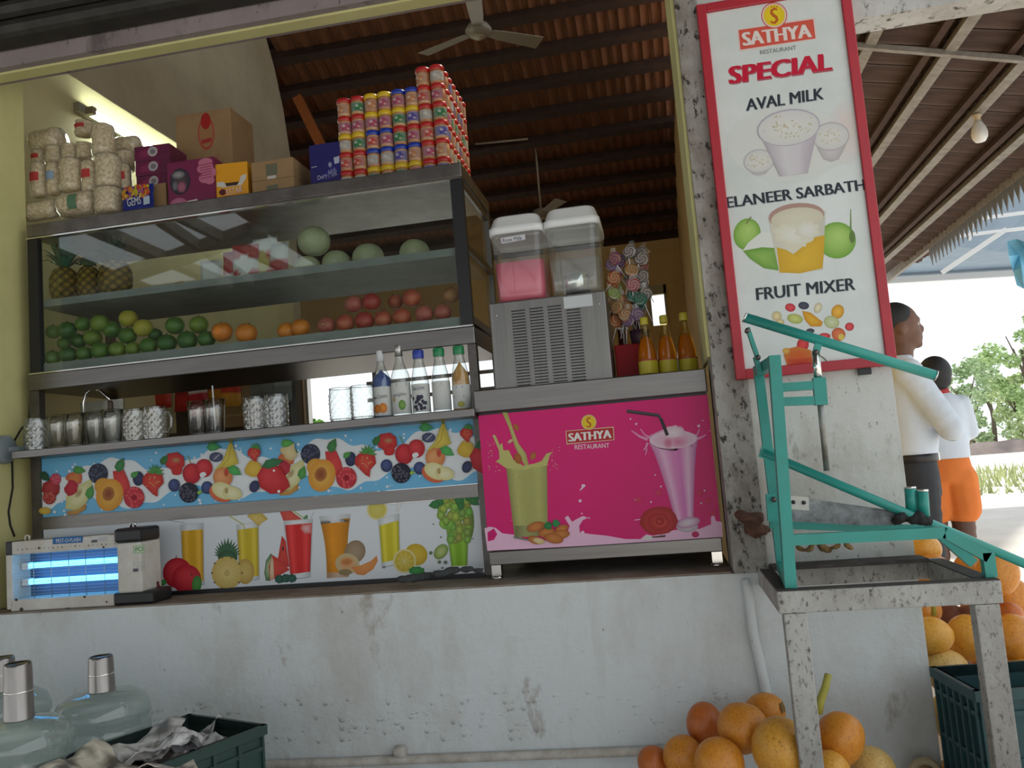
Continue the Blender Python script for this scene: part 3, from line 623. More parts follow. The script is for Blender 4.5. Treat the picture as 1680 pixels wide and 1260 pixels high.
GL = [(59, 'dimple', 'dimpled glass at the very left end of the steel shelf'), (92, 'plain', 'plain tumbler second from the left end of the shelf'), (122, 'plain', 'plain tumbler third from the left end of the shelf'), (154, 'plain', 'plain tumbler standing in front of the steel tap'), (184, 'plain', 'plain tumbler beside the first dimpled mug'), (217, 'dimple', 'dimpled glass next to the glass mug with a handle'), (253, 'mug', 'dimpled glass mug with a round handle'),
      (322, 'plain', 'plain tumbler standing left of the glass with a straw'), (352, 'plain', 'plain tumbler holding a thin white straw'), (416, 'dimple', 'dimpled glass left of the pair in mid shelf'), (453, 'dimple', 'dimpled glass right of the pair in mid shelf'), (557, 'dimple', 'dimpled glass in front of the bright doorway'), (594, 'dimple', 'dimpled glass beside the blue syrup bottle')]
for i, (px, k, lab) in enumerate(GL):
    P = at(px, 700-.09*px, .185); loc = (P.x, .185+.012*(i % 2), ZG)
    if k not in used: o = proto[k]; o.location = loc; used.add(k)
    else: o = dup(proto[k], loc, (0, 0, i*.7) if k == 'dimple' else None)
    o.scale = (1.1,)*3; o['label'] = lab; o['group'] = 'glasses on the steel shelf'
P = at(352, 660, .19)
MB().tube([(P.x-.006, .197, ZG+.014), (P.x-.012, .20, ZG+.2)], .0032, 7).solo('drinking_straw', white_p, 'thin white straw standing in a plain tumbler', 'straw')
def bottle(px, lab, prof, liquid, lid, cap, body_c, cap_prof, label_fn, glassm):
    P = at(px, 640, .25); t = thing('syrup_bottle', lab, 'bottle', (P.x, .25, ZG), 0, 'syrup bottles on the shelf')
    MB().lathe(prof, 24, caps=False).part('bottle_glass', glassm, t)
    if liquid: MB().lathe([(max(0, r-.002), z) for r, z in prof if z <= liquid]+[(0, liquid)], 20).part('syrup', body_c, t)
    MB().lathe(cap_prof, 18).part('cap', cap, t)
    R = max(r for r, z in prof); lb = MB(); n = 14; z0, z1 = lid
    lb.add([((R+.0008)*math.cos(-PI/2+(i/n-.5)*3.4), (R+.0008)*math.sin(-PI/2+(i/n-.5)*3.4), z) for z in (z0, z1) for i in range(n+1)], [(i, i+1, n+2+i, n+1+i) for i in range(n)], (.60, .62, .60), True)
    lo = lb.part('paper_label', PRN, t)
    fn = lambda x, y, l: Vector(((R+.0008+l)*math.cos(-PI/2+x/R), (R+.0008+l)*math.sin(-PI/2+x/R), y))
    ink = Ink(fn); label_fn(ink, R, z0, z1); ink.done('label_print', lo, world=False); return t
S1 = [(0, 0), (.036, 0), (.0385, .006), (.0385, .15), (.036, .165), (.020, .205), (.014, .225), (.0135, .262)]
W1 = [(0, 0), (.034, 0), (.0365, .006), (.036, .12), (.034, .15), (.022, .205), (.0185, .222), (.0185, .25)]
def lab1(k, R, a, b): k.text('Blue Curacao', (-.030, a+.082), (.030, a+.088), (-.030, a+.066), (.05, .05, .06)); k.grid((-.028, b-.004), (.020, b-.004), (.020, b-.018), (-.028, b-.018), [(.03, .08, .30), (.03, .08, .30)]); k.oval(-.012, a+.028, .015, .018, (.70, .24, .03), (.55, .15, .02)); k.oval(.012, a+.030, .016, .020, (.75, .30, .05), (.6, .17, .02))
def lab2(k, R, a, b): k.grid((-.005, b-.002), (.034, b-.002), (.034, b-.016), (-.005, b-.016), [(.05, .04, .25), (.08, .05, .3)]); k.text('mojito', (-.026, a+.082), (.030, a+.086), (-.026, a+.064), (.04, .04, .04)); k.oval(.012, a+.035, .014, .020, (.25, .42, .10), (.10, .25, .04)); k.oval(-.022, a+.06, .008, .010, (.5, .4, .2), (.4, .3, .15))
def lab3(k, R, a, b):
    k.text('Black Currant', (-.022, b-.010), (.026, b-.008), (-.022, b-.026), (.05, .03, .10)); random.seed(3)
    for _ in range(26): k.oval(random.uniform(-.025, .028), a+random.uniform(.01, .065), .006, .007, (.06, .06, .10), (.02, .02, .04), n=9)
def lab4(k, R, a, b): k.grid((-.02, b-.006), (.012, b-.006), (.012, b-.018), (-.02, b-.018), [(.06, .10, .3)]*2); [k.grid((-.026, b-.03-.008*i), (.022, b-.03-.008*i), (.022, b-.033-.008*i), (-.026, b-.033-.008*i), [(.35, .45, .25)]*2) for i in range(9)]
def lab5(k, R, a, b): k.grid((-.012, b-.003), (.014, b-.003), (.014, b-.013), (-.012, b-.013), [(.10, .06, .3)]*2); [k.grid((-.026, b-.02-.006*i), (.02, b-.02-.006*i), (.02, b-.022-.006*i), (-.026, b-.022-.006*i), [(.4, .4, .35)]*2) for i in range(5)]; k.grid((-.024, a+.05), (.016, a+.05), (.016, a+.042), (-.024, a+.042), [(.06, .05, .2)]*2); k.oval(.004, a+.016, .014, .012, (.5, .4, .1), (.3, .4, .1))
cap_w = mat('white_cap', (.62, .64, .66), .4); cap_b = mat('blue_cap', (.03, .06, .38), .35); cap_g = mat('green_cap', (.02, .24, .09), .35); cap_s = mat('silver_cap', (.5, .5, .48), .3, .8)
bot_g = clear('clear_bottle', (.94, .97, .96), .9, .08, .04, .06, (.8, .85, .85), rim=.35)
narrow = [(.0155, .232), (.0155, .275), (.014, .277)]; wide = [(.0215, .228), (.0225, .23), (.0225, .258), (.020, .262)]
bottle(627, 'blue syrup bottle with a white cap and oranges on its label', S1, .20, (.012, .128), cap_w, mat('blue_syrup', (.01, .06, .30), .2), narrow, lab1, bot_g)
bottle(658, 'clear mint syrup bottle with a silver cap, tallest on the shelf', [(r, z*1.04) for r, z in S1], 0, (.012, .138), cap_s, None, [(r, z*1.05) for r, z in narrow], lab2, bot_g)
bottle(690, 'empty bottle with a wide blue cap and dark berry label', W1, 0, (.012, .125), cap_b, None, wide, lab3, bot_g)
bottle(724, 'pale bottle with a green cap and printed lines of text', W1, 0, (.012, .128), cap_g, None, wide, lab4, bot_g)
bottle(757, 'orange syrup bottle with a green cap at the shelf end', W1, .2, (.012, .105), cap_g, mat('orange_syrup', (.50, .22, .02), .3, 0, (.62, .34, .05), 20), wide, lab5, bot_g)
q = [at(x, y, .42) for x, y in ((137, 690), (137, 660), (142, 645), (152, 638), (165, 641), (175, 650), (181, 658))]
t = thing('gooseneck_tap', 'curved chrome gooseneck tap behind the tumblers', 'tap', (q[0].x, .42, ZG))
q[0].z = ZG; MB().tube(q, .007, 8).part('spout', chrome, t, True); MB().lathe([(.010, 0), (.012, -.012), (.012, -.04), (.015, -.05)], 12, q[-1]).part('nozzle', mat('brown_nozzle', (.12, .08, .06), .5), t, True); MB().lathe([(.020, 0), (.020, .01), (.010, .02)], 12, (q[0].x, .42, ZG)).part('collar', chrome, t, True)
# ---- snack rack seen through the open middle
rk = thing('snack_rack', 'dark open rack behind the case, hung with snack packets', 'rack', (-3.0, 1.72, .02))
ra, rb = at(126, 650, 1.72).x, at(492, 640, 1.72).x
rkm = mat('rack_board', (.10, .065, .04), .7, 0, (.06, .04, .025), 5)
MB().box((XL+.02, 1.74, .02), (rb, 1.76, 1.95)).part('back_board', rkm, rk, True); MB().box((rb-.04, 1.66, .02), (rb, 1.74, 1.95)).part('side_board', mat('grey_board', (.14, .15, .15), .6), rk, True)
for z in (1.45, 1.93): MB().box((XL+.02, 1.66, z), (rb-.04, 1.74, z+.02)).part('shelf_board', rkm, rk, True)
SN = [(165, band(gold, (.5, .35, .03), (.55, .4, .05), .4, .7, (.3, .3, .35)), 'yellow snack packet beside the tap nozzle'), (204, band((.5, .08, .04), grn, grn, .25, .6), 'green snack packet with a red corner'), (241, band((.5, .4, .2), (.5, .45, .4), (.6, .62, .65), .3, .5, (.05, .08, .3)), 'white snack packet with a dark blue dot'), (265, band((.5, .05, .03), (.6, .1, .04), (.55, .06, .03)), 'bright red snack packet in the middle of the rack'), (301, band(red, (.3, .02, .02), (.5, .2, .04)), 'dark red snack packet with a golden top'),
      (327, band((.45, .03, .04), wht, (.42, .03, .04), .52, .6), 'red snack packet with a white line of writing'), (356, band((.55, .25, .03), red, (.42, .03, .04), .3, .6), 'red snack packet behind the straw'), (382, band((.6, .3, .05), (.5, .05, .03), (.4, .22, .05), .35, .65), 'red and gold snack packet near the grey packets'), (406, band((.3, .2, .1), (.25, .16, .08), (.2, .2, .18)), 'brown snack packet right of the red ones'), (432, band((.16, .18, .17), (.22, .25, .24), (.12, .14, .14)), 'grey-green packet left of the dark rack side'), (460, band((.2, .24, .24), (.3, .34, .34), (.16, .2, .2)), 'pale grey packet at the end of the rack')]
for i, (px, cf, lab) in enumerate(SN):
    P = at(px, 655, 1.6); packet('snack_packet', lab, 'packet', (P.x, 1.61-.02*(i % 2), 1.62-.03*(i % 3)), .145, .24, .05, cf, 30+i, (0, .05*math.sin(i*2), .1*math.sin(i)), 'snack packets on the rack')
for i, (px, lab) in enumerate(((178, 'brown carton low on the rack behind the first tumblers'), (398, 'brown carton low on the rack behind the dimpled glasses'))):
    P = at(px, 690, 1.64); b = thing('carton', lab, 'carton', (P.x, 1.66, 1.4705)); MB().box((-.14, -.055, 0), (.14, .055, .13)).part('body', mat('carton_brown', (.30, .19, .09), .8, 0, (.25, .15, .07), 6), b); MB().box((-.14, -.0556, .062), (.14, -.055, .075)).part('tape', mat('brown_tape', (.36, .25, .12), .3), b)
# ---- on top of the case
ZTT = ZT+.0005
corn = mat('puffed_corn', (.80, .70, .48), .8, 0, (.50, .38, .20), 70, .38, .6, bump=.8, bscale=90)
def corn_pack(wd, h, rnd, label_c):
    t = thing('popcorn_pack', '', 'snack pack')
    b = MB(); seg = 20
    pr = [(.0, .0), (.34, .01), (.47, .06), (.5, .2), (.48, .5), (.5, .8), (.46, .94), (.32, .99), (0, 1)]
    b.lathe([(r*wd, z*h) for r, z in pr], seg, caps=False).part('popcorn', corn, t)
    c = MB(); vs = []; fs = []; pr2 = [(.30, -.04), (.50, .03), (.535, .2), (.51, .5), (.535, .8), (.50, .97), (.25, 1.03), (.10, 1.10)]
    random.seed(int(wd*1e4))
    for k, (r, z) in enumerate(pr2):
        for i in range(seg):
            a = 2*PI*i/seg; q = 1+random.uniform(-.04, .04); vs.append((max(.0, r*wd*q)*math.cos(a), r*wd*q*math.sin(a), max(0, z*h)))
    fs = [(k*seg+i, k*seg+(i+1) % seg, (k+1)*seg+(i+1) % seg, (k+1)*seg+i) for k in range(len(pr2)-1) for i in range(seg)]
    c.add(vs, fs, None, True).part('cellophane_bag', wrap_g, t)
    if label_c:
        R = wd*.545; n = 8; lb = MB(); lb.add([(R*math.cos(-PI/2+(i/n-.5)*1.2), R*math.sin(-PI/2+(i/n-.5)*1.2), z) for z in (h*.42, h*.68) for i in range(n+1)], [(i, i+1, n+2+i, n+1+i) for i in range(n)], label_c, True); lb.part('sticker', PRN, t)
    return t
PK = [(290,560,170,140,1,0,'big loose bag of popcorn lying on top of the pile',.50),(505,480,95,85,0,1,'topmost small popcorn pack with a red sticker',.50),(620,550,120,185,0,0,'upright popcorn pack on the second tier, under the tube lamp',.44),(765,580,140,100,1,0,'popcorn pack lying at the back beside the purple boxes',.55),
      (232,660,75,95,0,1,'small popcorn pack at the left of the upper tier',.47),(325,640,95,100,0,0,'second popcorn pack from the left in the upper tier',.47),(420,625,90,95,0,0,'third popcorn pack from the left in the upper tier',.47),(505,615,85,95,0,0,'fourth popcorn pack from the left in the upper tier',.47),(745,675,110,110,0,0,'popcorn pack squeezed against the purple boxes, upper',.52),
      (235,790,90,190,0,1,'upright popcorn pack with a red sticker at the left end of the middle tier',.40),(325,780,80,180,0,2,'narrow popcorn pack with a blue sticker, middle tier',.40),(430,762,120,190,0,0,'wide plain popcorn pack in the middle tier',.40),(540,770,88,185,0,1,'popcorn pack with a red sticker right of the wide plain one',.40),(650,740,135,195,0,0,'tall plain popcorn pack in the middle tier beside the red sticker',.40),(748,780,70,160,0,1,'slim popcorn pack beside the purple boxes, middle tier',.45),
      (255,970,200,105,1,0,'popcorn pack lying at the left corner of the case top',.37),(470,935,205,135,1,3,'popcorn pack lying with a green and blue print, bottom tier',.37),(655,915,150,150,0,0,'stout popcorn pack at the right of the bottom tier',.37)]
lc = [None, (.45, .05, .05), (.25, .35, .5), (.10, .20, .12)]
for i, (x, y, wd, h, lie, k, lab, Yd) in enumerate(PK):
    px, py = x/3.652, y/3.652+80; P = at(px, py, Yd); m_ = mpp(P)/3.652*1.08
    t = corn_pack((h if lie else wd)*m_, (wd if lie else h)*m_, 0, lc[k]); t['label'] = lab; t['group'] = 'popcorn packs on the case'
    hh = (wd if lie else h)*m_; ww = (h if lie else wd)*m_
    if lie: t.matrix_basis = Matrix.Translation((P.x-hh/2, Yd, max(P.z, ZTT+ww*.535))) @ Matrix.Rotation(PI/2, 4, 'Y')
    else: t.matrix_basis = Matrix.Translation((P.x, Yd, max(P.z-hh/2, ZTT)))
    if x < 260 and y > 900: t.matrix_basis = t.matrix_basis
def carton(name, lab, x0, x1, ytop, Yd, dep, m, z0=None, h=None, rz=0, cat='box', seam=None, ybot=None):
    A, B = at(x0, ytop, Yd), at(x1, ytop, Yd); z0 = ZTT if z0 is None else z0; cx = (A.x+B.x)/2; hw = abs(B.x-A.x)/2; h = h or at((x0+x1)/2, ytop, Yd).z-z0
    t = thing(name, lab, cat, (cx, Yd, z0), rz); MB().box((-hw, 0, 0), (hw, dep, h), bev=.002).part('body', m, t)
    if seam: MB().box((-hw-.0003, -.0004, h*seam-.001), (hw+.0003, dep, h*seam+.001)).part('seam', mat('seam_dark', (.08, .05, .03), .8), t)
    t['hw'] = hw; t['h'] = h
    fn = lambda x, y, l: Vector((-hw+2*hw*x, -l, h*y)); return t, hw, h, Ink(fn)
card = MATS['carton_brown']
purp = mat('purple_card', (.10, .012, .045), .3, 0, (.14, .018, .06), 5)
Yq = .40; zb = ZTT
NB = 5; hb = (at(248, 238, Yq).z-ZTT)/NB
for i in range(NB):
    t, hw, h, k = carton('chocolate_box', ('purple chocolate box at the foot of the stack, mostly hidden', 'lowest clearly seen purple chocolate box of the stack', 'purple chocolate box just under the middle of the visible stack', 'second purple chocolate box from the top of the stack', 'top purple chocolate box of the stack')[i], 221, 277, 240, Yq, .17, purp, z0=zb, h=hb-.0005, rz=(0, .05, -.03, .02, .06)[i]); t['group'] = 'purple chocolate boxes'; zb += hb
    k.fan([(.02, .1), (.35, .05), (.7, .3), (.8, .9), (.4, .95), (.05, .7)], (.22, .03, .09), (.12, .015, .05)); k.oval(.52, .55, .14, .34, (.45, .45, .45), (.35, .33, .34)); k.oval(.52, .55, .09, .2, (.15, .12, .14), (.25, .22, .24)); k.done('front_print', t, world=False)
t, hw, h, k = carton('carton', 'small open brown carton beside the candy pouch', 236, 272, 302, .36, .13, card, cat='carton')
t = thing('candy_pouch', 'blue pouch with colourful round candies printed above', 'pouch', (at(230, 330, .345).x, .33, ZTT))
random.seed(8)
PH = at(230, 306, .345).z-ZTT
pillow(.16, PH, .02, 10, 10, 3, .03, colf=lambda u, v: (.02, .03, .20)).part('pouch', FOIL, t)
k = Ink(lambda x, y, l: Vector((-.076+.152*x, -.0125-l, PH*(.1+.88*y))))
for _ in range(70):
    c = random.choice(((.5, .05, .03), (.55, .25, .02), (.5, .4, .03), (.3, .1, .3), (.5, .12, .03))); k.oval(random.uniform(.08, .92), random.uniform(.52, .95)-.2*abs(.0), .05, .07, c, tuple(v*.8 for v in c), n=10)
k.text('GEMS', (.22, .52), (.66, .56), (.22, .22), (.55, .57, .6), .02); k.grid((.74, .5), (.94, .52), (.94, .22), (.74, .2), [(.4, .5, .6)]*2); k.done('pouch_print', t, world=False)
t, hw, h, k = carton('gift_carton', 'large magenta carton with a round dark picture and pink clouds', 274, 350, 262, .34, .2, mat('magenta_card', (.16, .012, .06), .35), rz=.03)
for c in ((.82, .9, .15, .09), (.78, .78, .14, .1), (.9, .68, .14, .12), (.80, .58, .13, .1), (.9, .52, .1, .08), (.86, .76, .13, .16)): k.oval(*c, (.45, .14, .22), (.45, .14, .22))
for i in range(6): k.grid((.70, .86-.055*i), (.95, .88-.055*i), (.95, .865-.055*i), (.70, .845-.055*i), [(.22, .03, .09)]*2)
k.oval(.27, .58, .22, .27, (.08, .06, .07), (.03, .025, .04)); k.oval(.24, .72, .14, .08, (.28, .28, .28), (.10, .10, .10)); k.oval(.30, .46, .10, .11, (.35, .12, .18), (.2, .06, .1)); k.oval(.16, .5, .06, .1, (.16, .16, .18), (.08, .08, .09))
k.oval(.22, .1, .19, .15, (.42, .16, .24), (.38, .12, .2)); k.grid((.40, .16), (.62, .18), (.62, .04), (.40, .02), [(.6, .5, .52)]*2); k.done('front_print', t, world=False)
t, hw, h, k = carton('tall_carton', 'tall brown carton with a red round print, standing at the back', 287, 378, 183, .56, .22, card, cat='carton')
k.oval(.55, .80, .15, .15, (.36, .06, .04), (.36, .06, .04)); k.oval(.55, .80, .125, .125, (.30, .15, .07), (.30, .15, .07)); k.oval(.55, .91, .09, .075, (.32, .02, .02), (.32, .02, .02)); k.grid((.46, .745), (.64, .755), (.64, .72), (.46, .71), [(.3, .03, .03)]*2)
k.text('SUPREME', (.34, .58), (.76, .59), (.34, .53), (.32, .09, .05)); k.oval(.55, .48, .09, .07, (.32, .02, .02), (.32, .02, .02))
for i in range(4): k.grid((.30-.03*i, .47-.03*i), (.82+.03*i, .475-.03*i), (.82+.03*i, .47-.03*i), (.30-.03*i, .465-.03*i), [(.34, .10, .06)]*2)
k.done('front_print', t, world=False)
t, hw, h, k = carton('candy_box', 'bright yellow candy display box with a black base', 354, 404, 267, .36, .12, mat('yellow_card', (.66, .30, .012), .35), rz=.12)
k.grid((.0, .16), (1, .16), (1, 0), (0, 0), [(.02, .016, .015)]*2); k.poly([(.03, .56), (.25, .56), (.30, .50), (.72, .50), (.78, .66), (.95, .70), (.95, .60), (.80, .44), (.22, .42), (.03, .46)], (.55, .53, .48)); k.poly([(.28, .52), (.72, .53), (.66, .45), (.33, .44)], (.05, .03, .02))
k.oval(.20, .31, .11, .075, (.10, .02, .03), (.10, .02, .03)); k.text('5STAR', (.28, .36), (.84, .41), (.28, .20), (.55, .10, .02), .03); k.text('5STAR', (.30, .37), (.82, .42), (.30, .22), (.60, .56, .50), .01); k.done('front_print', t, world=False)
for i in range(2):
    t, hw, h, k = carton('carton', ('lower of two flat brown cartons beside the navy box', 'upper of two flat brown cartons with a grey printed mark')[i], 411, 480, 255, .36, .24, card, z0=ZTT+.087*i, h=.0865, cat='carton')
    k.grid((.35, .8 if i else .7), (.62, .8 if i else .7), (.62, .2), (.35, .2), [(.13, .13, .09)]*2)
    if i: k.grid((.38, .18), (.58, .18), (.58, .02), (.38, .02), [(.5, .48, .44)]*2)
    k.done('front_print', t, world=False)
t, hw, h, k = carton('chocolate_carton', 'navy blue chocolate carton next to the sweet jars', 506, 560, 235, .38, .2, mat('navy_card', (.018, .014, .12), .35))
k.fan([(.2, .22), (.95, .42), (.95, .60), (.55, .5), (.2, .3)], (.04, .035, .2), (.02, .015, .13)); k.text('Dairy', (.22, .36), (.52, .40), (.22, .24), (.45, .45, .55)); k.text('Milk', (.56, .44), (.82, .48), (.56, .28), (.3, .3, .45)); k.grid((.74, .68), (.92, .70), (.90, .56), (.76, .55), [(.4, .42, .55)]*2); k.oval(.62, .55, .06, .06, (.35, .36, .5), (.1, .1, .25)); k.line([(.05, .545), (.22, .555)], .012, (.5, .5, .55)); k.done('front_print', t, world=False)
# sweet jars in a block
JH, JR = .0815, .0285
LIDS = {'red': mat('red_jar_lid', (.42, .015, .015), .3), 'yellow': mat('yellow_jar_lid', (.62, .42, .015), .3), 'blue': mat('blue_jar_lid', (.012, .04, .32), .3)}
sweets = [mat('jar_sweets_a', (.40, .18, .06), .35, 0, (.55, .34, .18), 60), mat('jar_sweets_b', (.30, .10, .04), .35, 0, (.5, .25, .1), 60)]
jl = [(.05, .20, .08), (.5, .08, .06), (.10, .08, .32), (.45, .42, .38), (.5, .22, .10), (.40, .08, .14)]
jar_me = MB().lathe([(0, 0), (.024, 0), (.0265, .004), (.0265, .058), (.024, .064)], 14, caps=False).mesh('jar_body', sweets[0]), MB().lathe([(0, 0), (.024, 0), (.0265, .004), (.0265, .058), (.024, .064)], 14, caps=False).mesh('jar_body', sweets[1])
lid_me = {k: MB().lathe([(.0265, .060), (.0283, .062), (.0283, .079), (.0265, .0812), (0, .0812)], 16, caps=False).mesh('jar_lid', m) for k, m in LIDS.items()}
lab_me = []
for c in jl:
    b = MB(); n = 9; R = .0268
    b.add([(R*math.cos(-PI/2+(i/n-.5)*2.6), R*math.sin(-PI/2+(i/n-.5)*2.6), z) for z in (.012, .052) for i in range(n+1)], [(i, i+1, n+2+i, n+1+i) for i in range(n)], tuple(.12+v*.55 for v in c), True)
    k = Ink(lambda x, y, l: Vector(((R+l)*math.cos(-PI/2+x), (R+l)*math.sin(-PI/2+x), y))); k.mb = b; k.l = .0003
    k.oval(.1, .030, .75, .015, c, tuple(v*.7 for v in c), n=14, wob=.2); k.oval(-.25, .036, .35, .008, (.5, .5, .5), c, n=10); k.oval(.4, .024, .3, .006, (.5, .40, .3), c, n=10)
    lab_me.append(b.mesh('jar_label', PRG))
cols = [(571, 'red red yellow red red'), (594, 'red red yellow red red'), (617, 'yellow blue blue yellow yellow'), (639, 'yellow blue blue yellow yellow'), (662, 'yellow blue red yellow blue'), (685, 'yellow blue red yellow blue'), (708, 'red red red red red red'), (731, 'red red red red red red')]
rng = random.Random(12)
def jar(x, y, z, lid, lab, nl):
    t = thing('sweet_jar', lab, 'jar', (x, y, z), rng.uniform(-.5, .5), 'wrapped sweet jars on the case')
    kid('jar_body', jar_me[rng.randrange(2)], t, (0, 0, 0)); kid('jar_lid', lid_me[lid], t, (0, 0, 0)); kid('jar_label', lab_me[nl], t, (0, 0, 0)); t.scale = (1.13, 1.13, 1); return t
YJ = .40
xa, xb = at(571, 300, YJ).x, at(731, 300, YJ).x
for ci, (px, lids) in enumerate(cols):
    for ri, lid in enumerate(lids.split()):
        jar(xa+(xb-xa)*ci/7+.0012*ri*(1 if ci < 6 else -.5), YJ, ZTT+JH*ri, lid, f'{lid} lidded sweet jar, front {ORD[ci]} column from the left, {ORD[ri]} tier up', rng.randrange(6))
for di in range(1, 7):
    for ri in range(6): jar(xb, YJ+.065*di, ZTT+JH*ri, 'red', f'red lidded sweet jar on the pile\'s open side, {ORD[di]} behind the corner, {ORD[ri]} tier up', rng.randrange(6))
# ================================================================== printed banners on the case
BP = on_plane(YF-.002)
def rnd_ring(cx, cy, r, n, sd, amp=.25):
    g = random.Random(sd); return [(cx+r*(1+g.uniform(-amp, amp))*math.cos(2*PI*i/n), cy+r*(1+g.uniform(-amp, amp))*math.sin(2*PI*i/n)) for i in range(n)]
def leaf(k, x, y, ln, a, c=(.06, .22, .05), wd=.32):
    ca, sa = math.cos(a), math.sin(a); pts = [(0, 0), (.25, -wd), (.6, -wd*.9), (1, 0), (.6, wd*.7), (.25, wd*.8)]
    k.fan([(x+ln*(u*ca-v*sa), y+ln*(u*sa+v*ca)) for u, v in pts], tuple(v*1.5 for v in c), c)
def berry(k, x, y, r, c, lite, sd=1, n=26):
    k.oval(x, y, r, r*1.05, c, tuple(v*.7 for v in c)); g = random.Random(sd)
    for _ in range(n):
        a, q = g.uniform(0, 6.3), r*math.sqrt(g.uniform(0, .8)); k.oval(x+q*math.cos(a), y+q*math.sin(a), r*.15, r*.15, lite, c, n=7)
def strawberry(k, x, y, s):
    k.fan([(x-.5*s, y-.75*s), (x+.1*s, y-.95*s), (x+.75*s, y-.6*s), (x+.85*s, y), (x+.4*s, y+.5*s), (x+.35*s, y+1.1*s), (x, y+.9*s), (x-.3*s, y+.6*s), (x-.8*s, y+.1*s), (x-.8*s, y-.4*s)], (.62, .07, .05), (.42, .02, .02))
    for a in range(7): leaf(k, x+.2*s, y-.75*s, .75*s, -2.9+a*.5, (.05, .20, .04), .15)
    g = random.Random(3)
    for _ in range(14): k.oval(x+g.uniform(-.5, .5)*s, y+g.uniform(-.5, .4)*s, .05*s, .06*s, (.6, .3, .1), n=6)
def group(k, dx, dy):
    P = lambda x, y: (x+dx, y+dy)
    x, y = P(134, 813); k.fan([(x-26, y+22), (x-24, y-2), (x+2, y-20), (x+17, y-28), (x+17, y-4), (x+6, y+16), (x-8, y+24)], (.68, .66, .42), (.52, .50, .20)); k.oval(x-4, y-4, 5, 9, (.34, .24, .10), (.55, .5, .28), .6); k.fan([(x-24, y+26), (x-4, y+22), (x+8, y+12), (x+8, y+22), (x-6, y+31), (x-22, y+32)], (.5, .30, .08), (.42, .2, .05)); leaf(k, x+12, y+6, 24, -1.3)
    x, y = P(124, 785); k.fan(rnd_ring(x, y, 13, 10, 3), (.60, .22, .06), (.5, .10, .05)); leaf(k, x-4, y-14, 22, .1)
    k.fan(rnd_ring(x-6, y+16, 12, 10, 4), (.48, .03, .05), (.35, .02, .04))
    x, y = P(162, 777); berry(k, x, y, 16, (.03, .035, .07), (.10, .11, .16), 2)
    x, y = P(200, 787); k.fan([(x-14, y-14), (x+4, y-16), (x+12, y+2), (x+16, y+18), (x+4, y+26), (x-10, y+14)], (.62, .06, .06), (.5, .03, .03)); leaf(k, x-6, y-12, 26, -1.2, (.04, .16, .05))
    x, y = P(181, 812); k.oval(x-10, y-14, 15, 14, (.62, .38, .06), (.55, .26, .03)); k.oval(x, y, 22, 27, (.68, .42, .08), (.62, .26, .03), .3); k.oval(x-2, y-2, 10, 12, (.22, .05, .02), (.42, .16, .04), .3)
    x, y = P(221, 816); berry(k, x, y, 17, (.58, .04, .06), (.66, .12, .12), 5); k.oval(x, y, 5, 5, (.3, .01, .02))
    x, y = P(228, 785); k.oval(x, y, 9, 12, (.04, .05, .13), (.015, .02, .05)); leaf(k, x-12, y-2, 16, -.6)
    strawberry(k, *P(252, 792), 21)
    x, y = P(288, 757); k.fan(rnd_ring(x, y, 17, 14, 7, .18), (.60, .05, .05), (.42, .02, .02)); k.oval(x+2, y-2, 8, 5, (.4, .25, .1), (.5, .04, .04)); k.fan(rnd_ring(x+4, y+14, 10, 11, 8), (.55, .03, .03), (.45, .02, .02)); leaf(k, x-22, y+6, 20, -1.0, (.03, .12, .03))
    x, y = P(322, 775); k.line([(x-14, y-28), (x-4, y-8)], 1.5, (.2, .3, .06)); k.line([(x+34, y-26), (x+14, y-16)], 1.5, (.2, .3, .06)); k.oval(x-6, y+2, 15, 17, (.60, .04, .05), (.34, .01, .02), off=(-.3, -.3)); k.oval(x+14, y-7, 14, 15, (.62, .05, .06), (.38, .01, .02), off=(-.2, -.3)); k.fan(rnd_ring(x+12, y+4, 5, 8, 2), (.72, .74, .74), (.66, .7, .72))
    for q in ((287, 796), (341, 800)): k.oval(*P(*q), 9.5, 10.5, (.07, .10, .26), (.02, .03, .09), off=(-.2, -.3))
    x, y = P(311, 808); berry(k, x, y, 16, (.02, .02, .04), (.12, .12, .16), 9, 30); leaf(k, x+14, y+2, 10, -.5, (.2, .35, .05))
    x, y = P(356, 750); k.oval(x, y, 11, 8, (.10, .11, .2), (.04, .05, .1)); k.line([(x-4, y+4), (x+6, y-5)], 1.2, (.5, .5, .55)); leaf(k, x-16, y-16, 24, .0, (.05, .25, .08))
    x, y = P(373, 750); k.fan([(x-20, y+22), (x-6, y+6), (x+4, y-22), (x+9, y-24), (x+14, y-8), (x+20, y+10), (x+10, y+14), (x-2, y+18), (x-12, y+24)], (.68, .55, .10), (.48, .38, .05)); k.line([(x-10, y+18), (x+3, y+4), (x+8, y-18)], 1.6, (.40, .3, .04)); k.line([(x+7, y-22), (x+7, y-28)], 4, (.2, .2, .05))
    x, y = P(367, 783); k.oval(x, y, 16, 16, (.70, .34, .14), (.55, .18, .06), off=(-.3, -.2)); k.oval(x+6, y-8, 4, 7, (.45, .05, .03), (.5, .1, .05)); leaf(k, x+8, y-16, 26, .5, (.06, .28, .07))
    x, y = P(370, 807); k.oval(x-6, y+2, 20, 14, (.62, .16, .06), (.55, .12, .05), .4); k.oval(x-2, y-2, 20, 13, (.72, .70, .46), (.62, .58, .26), .4); k.oval(x+12, y+2, 16, 11, (.72, .70, .46), (.60, .56, .24), .2); k.oval(x+3, y-2, 3, 5, (.4, .3, .12))
    x, y = P(420, 742) if dx == 0 else P(420, 742)
    strawberry(k, x-2, y+3, 13)
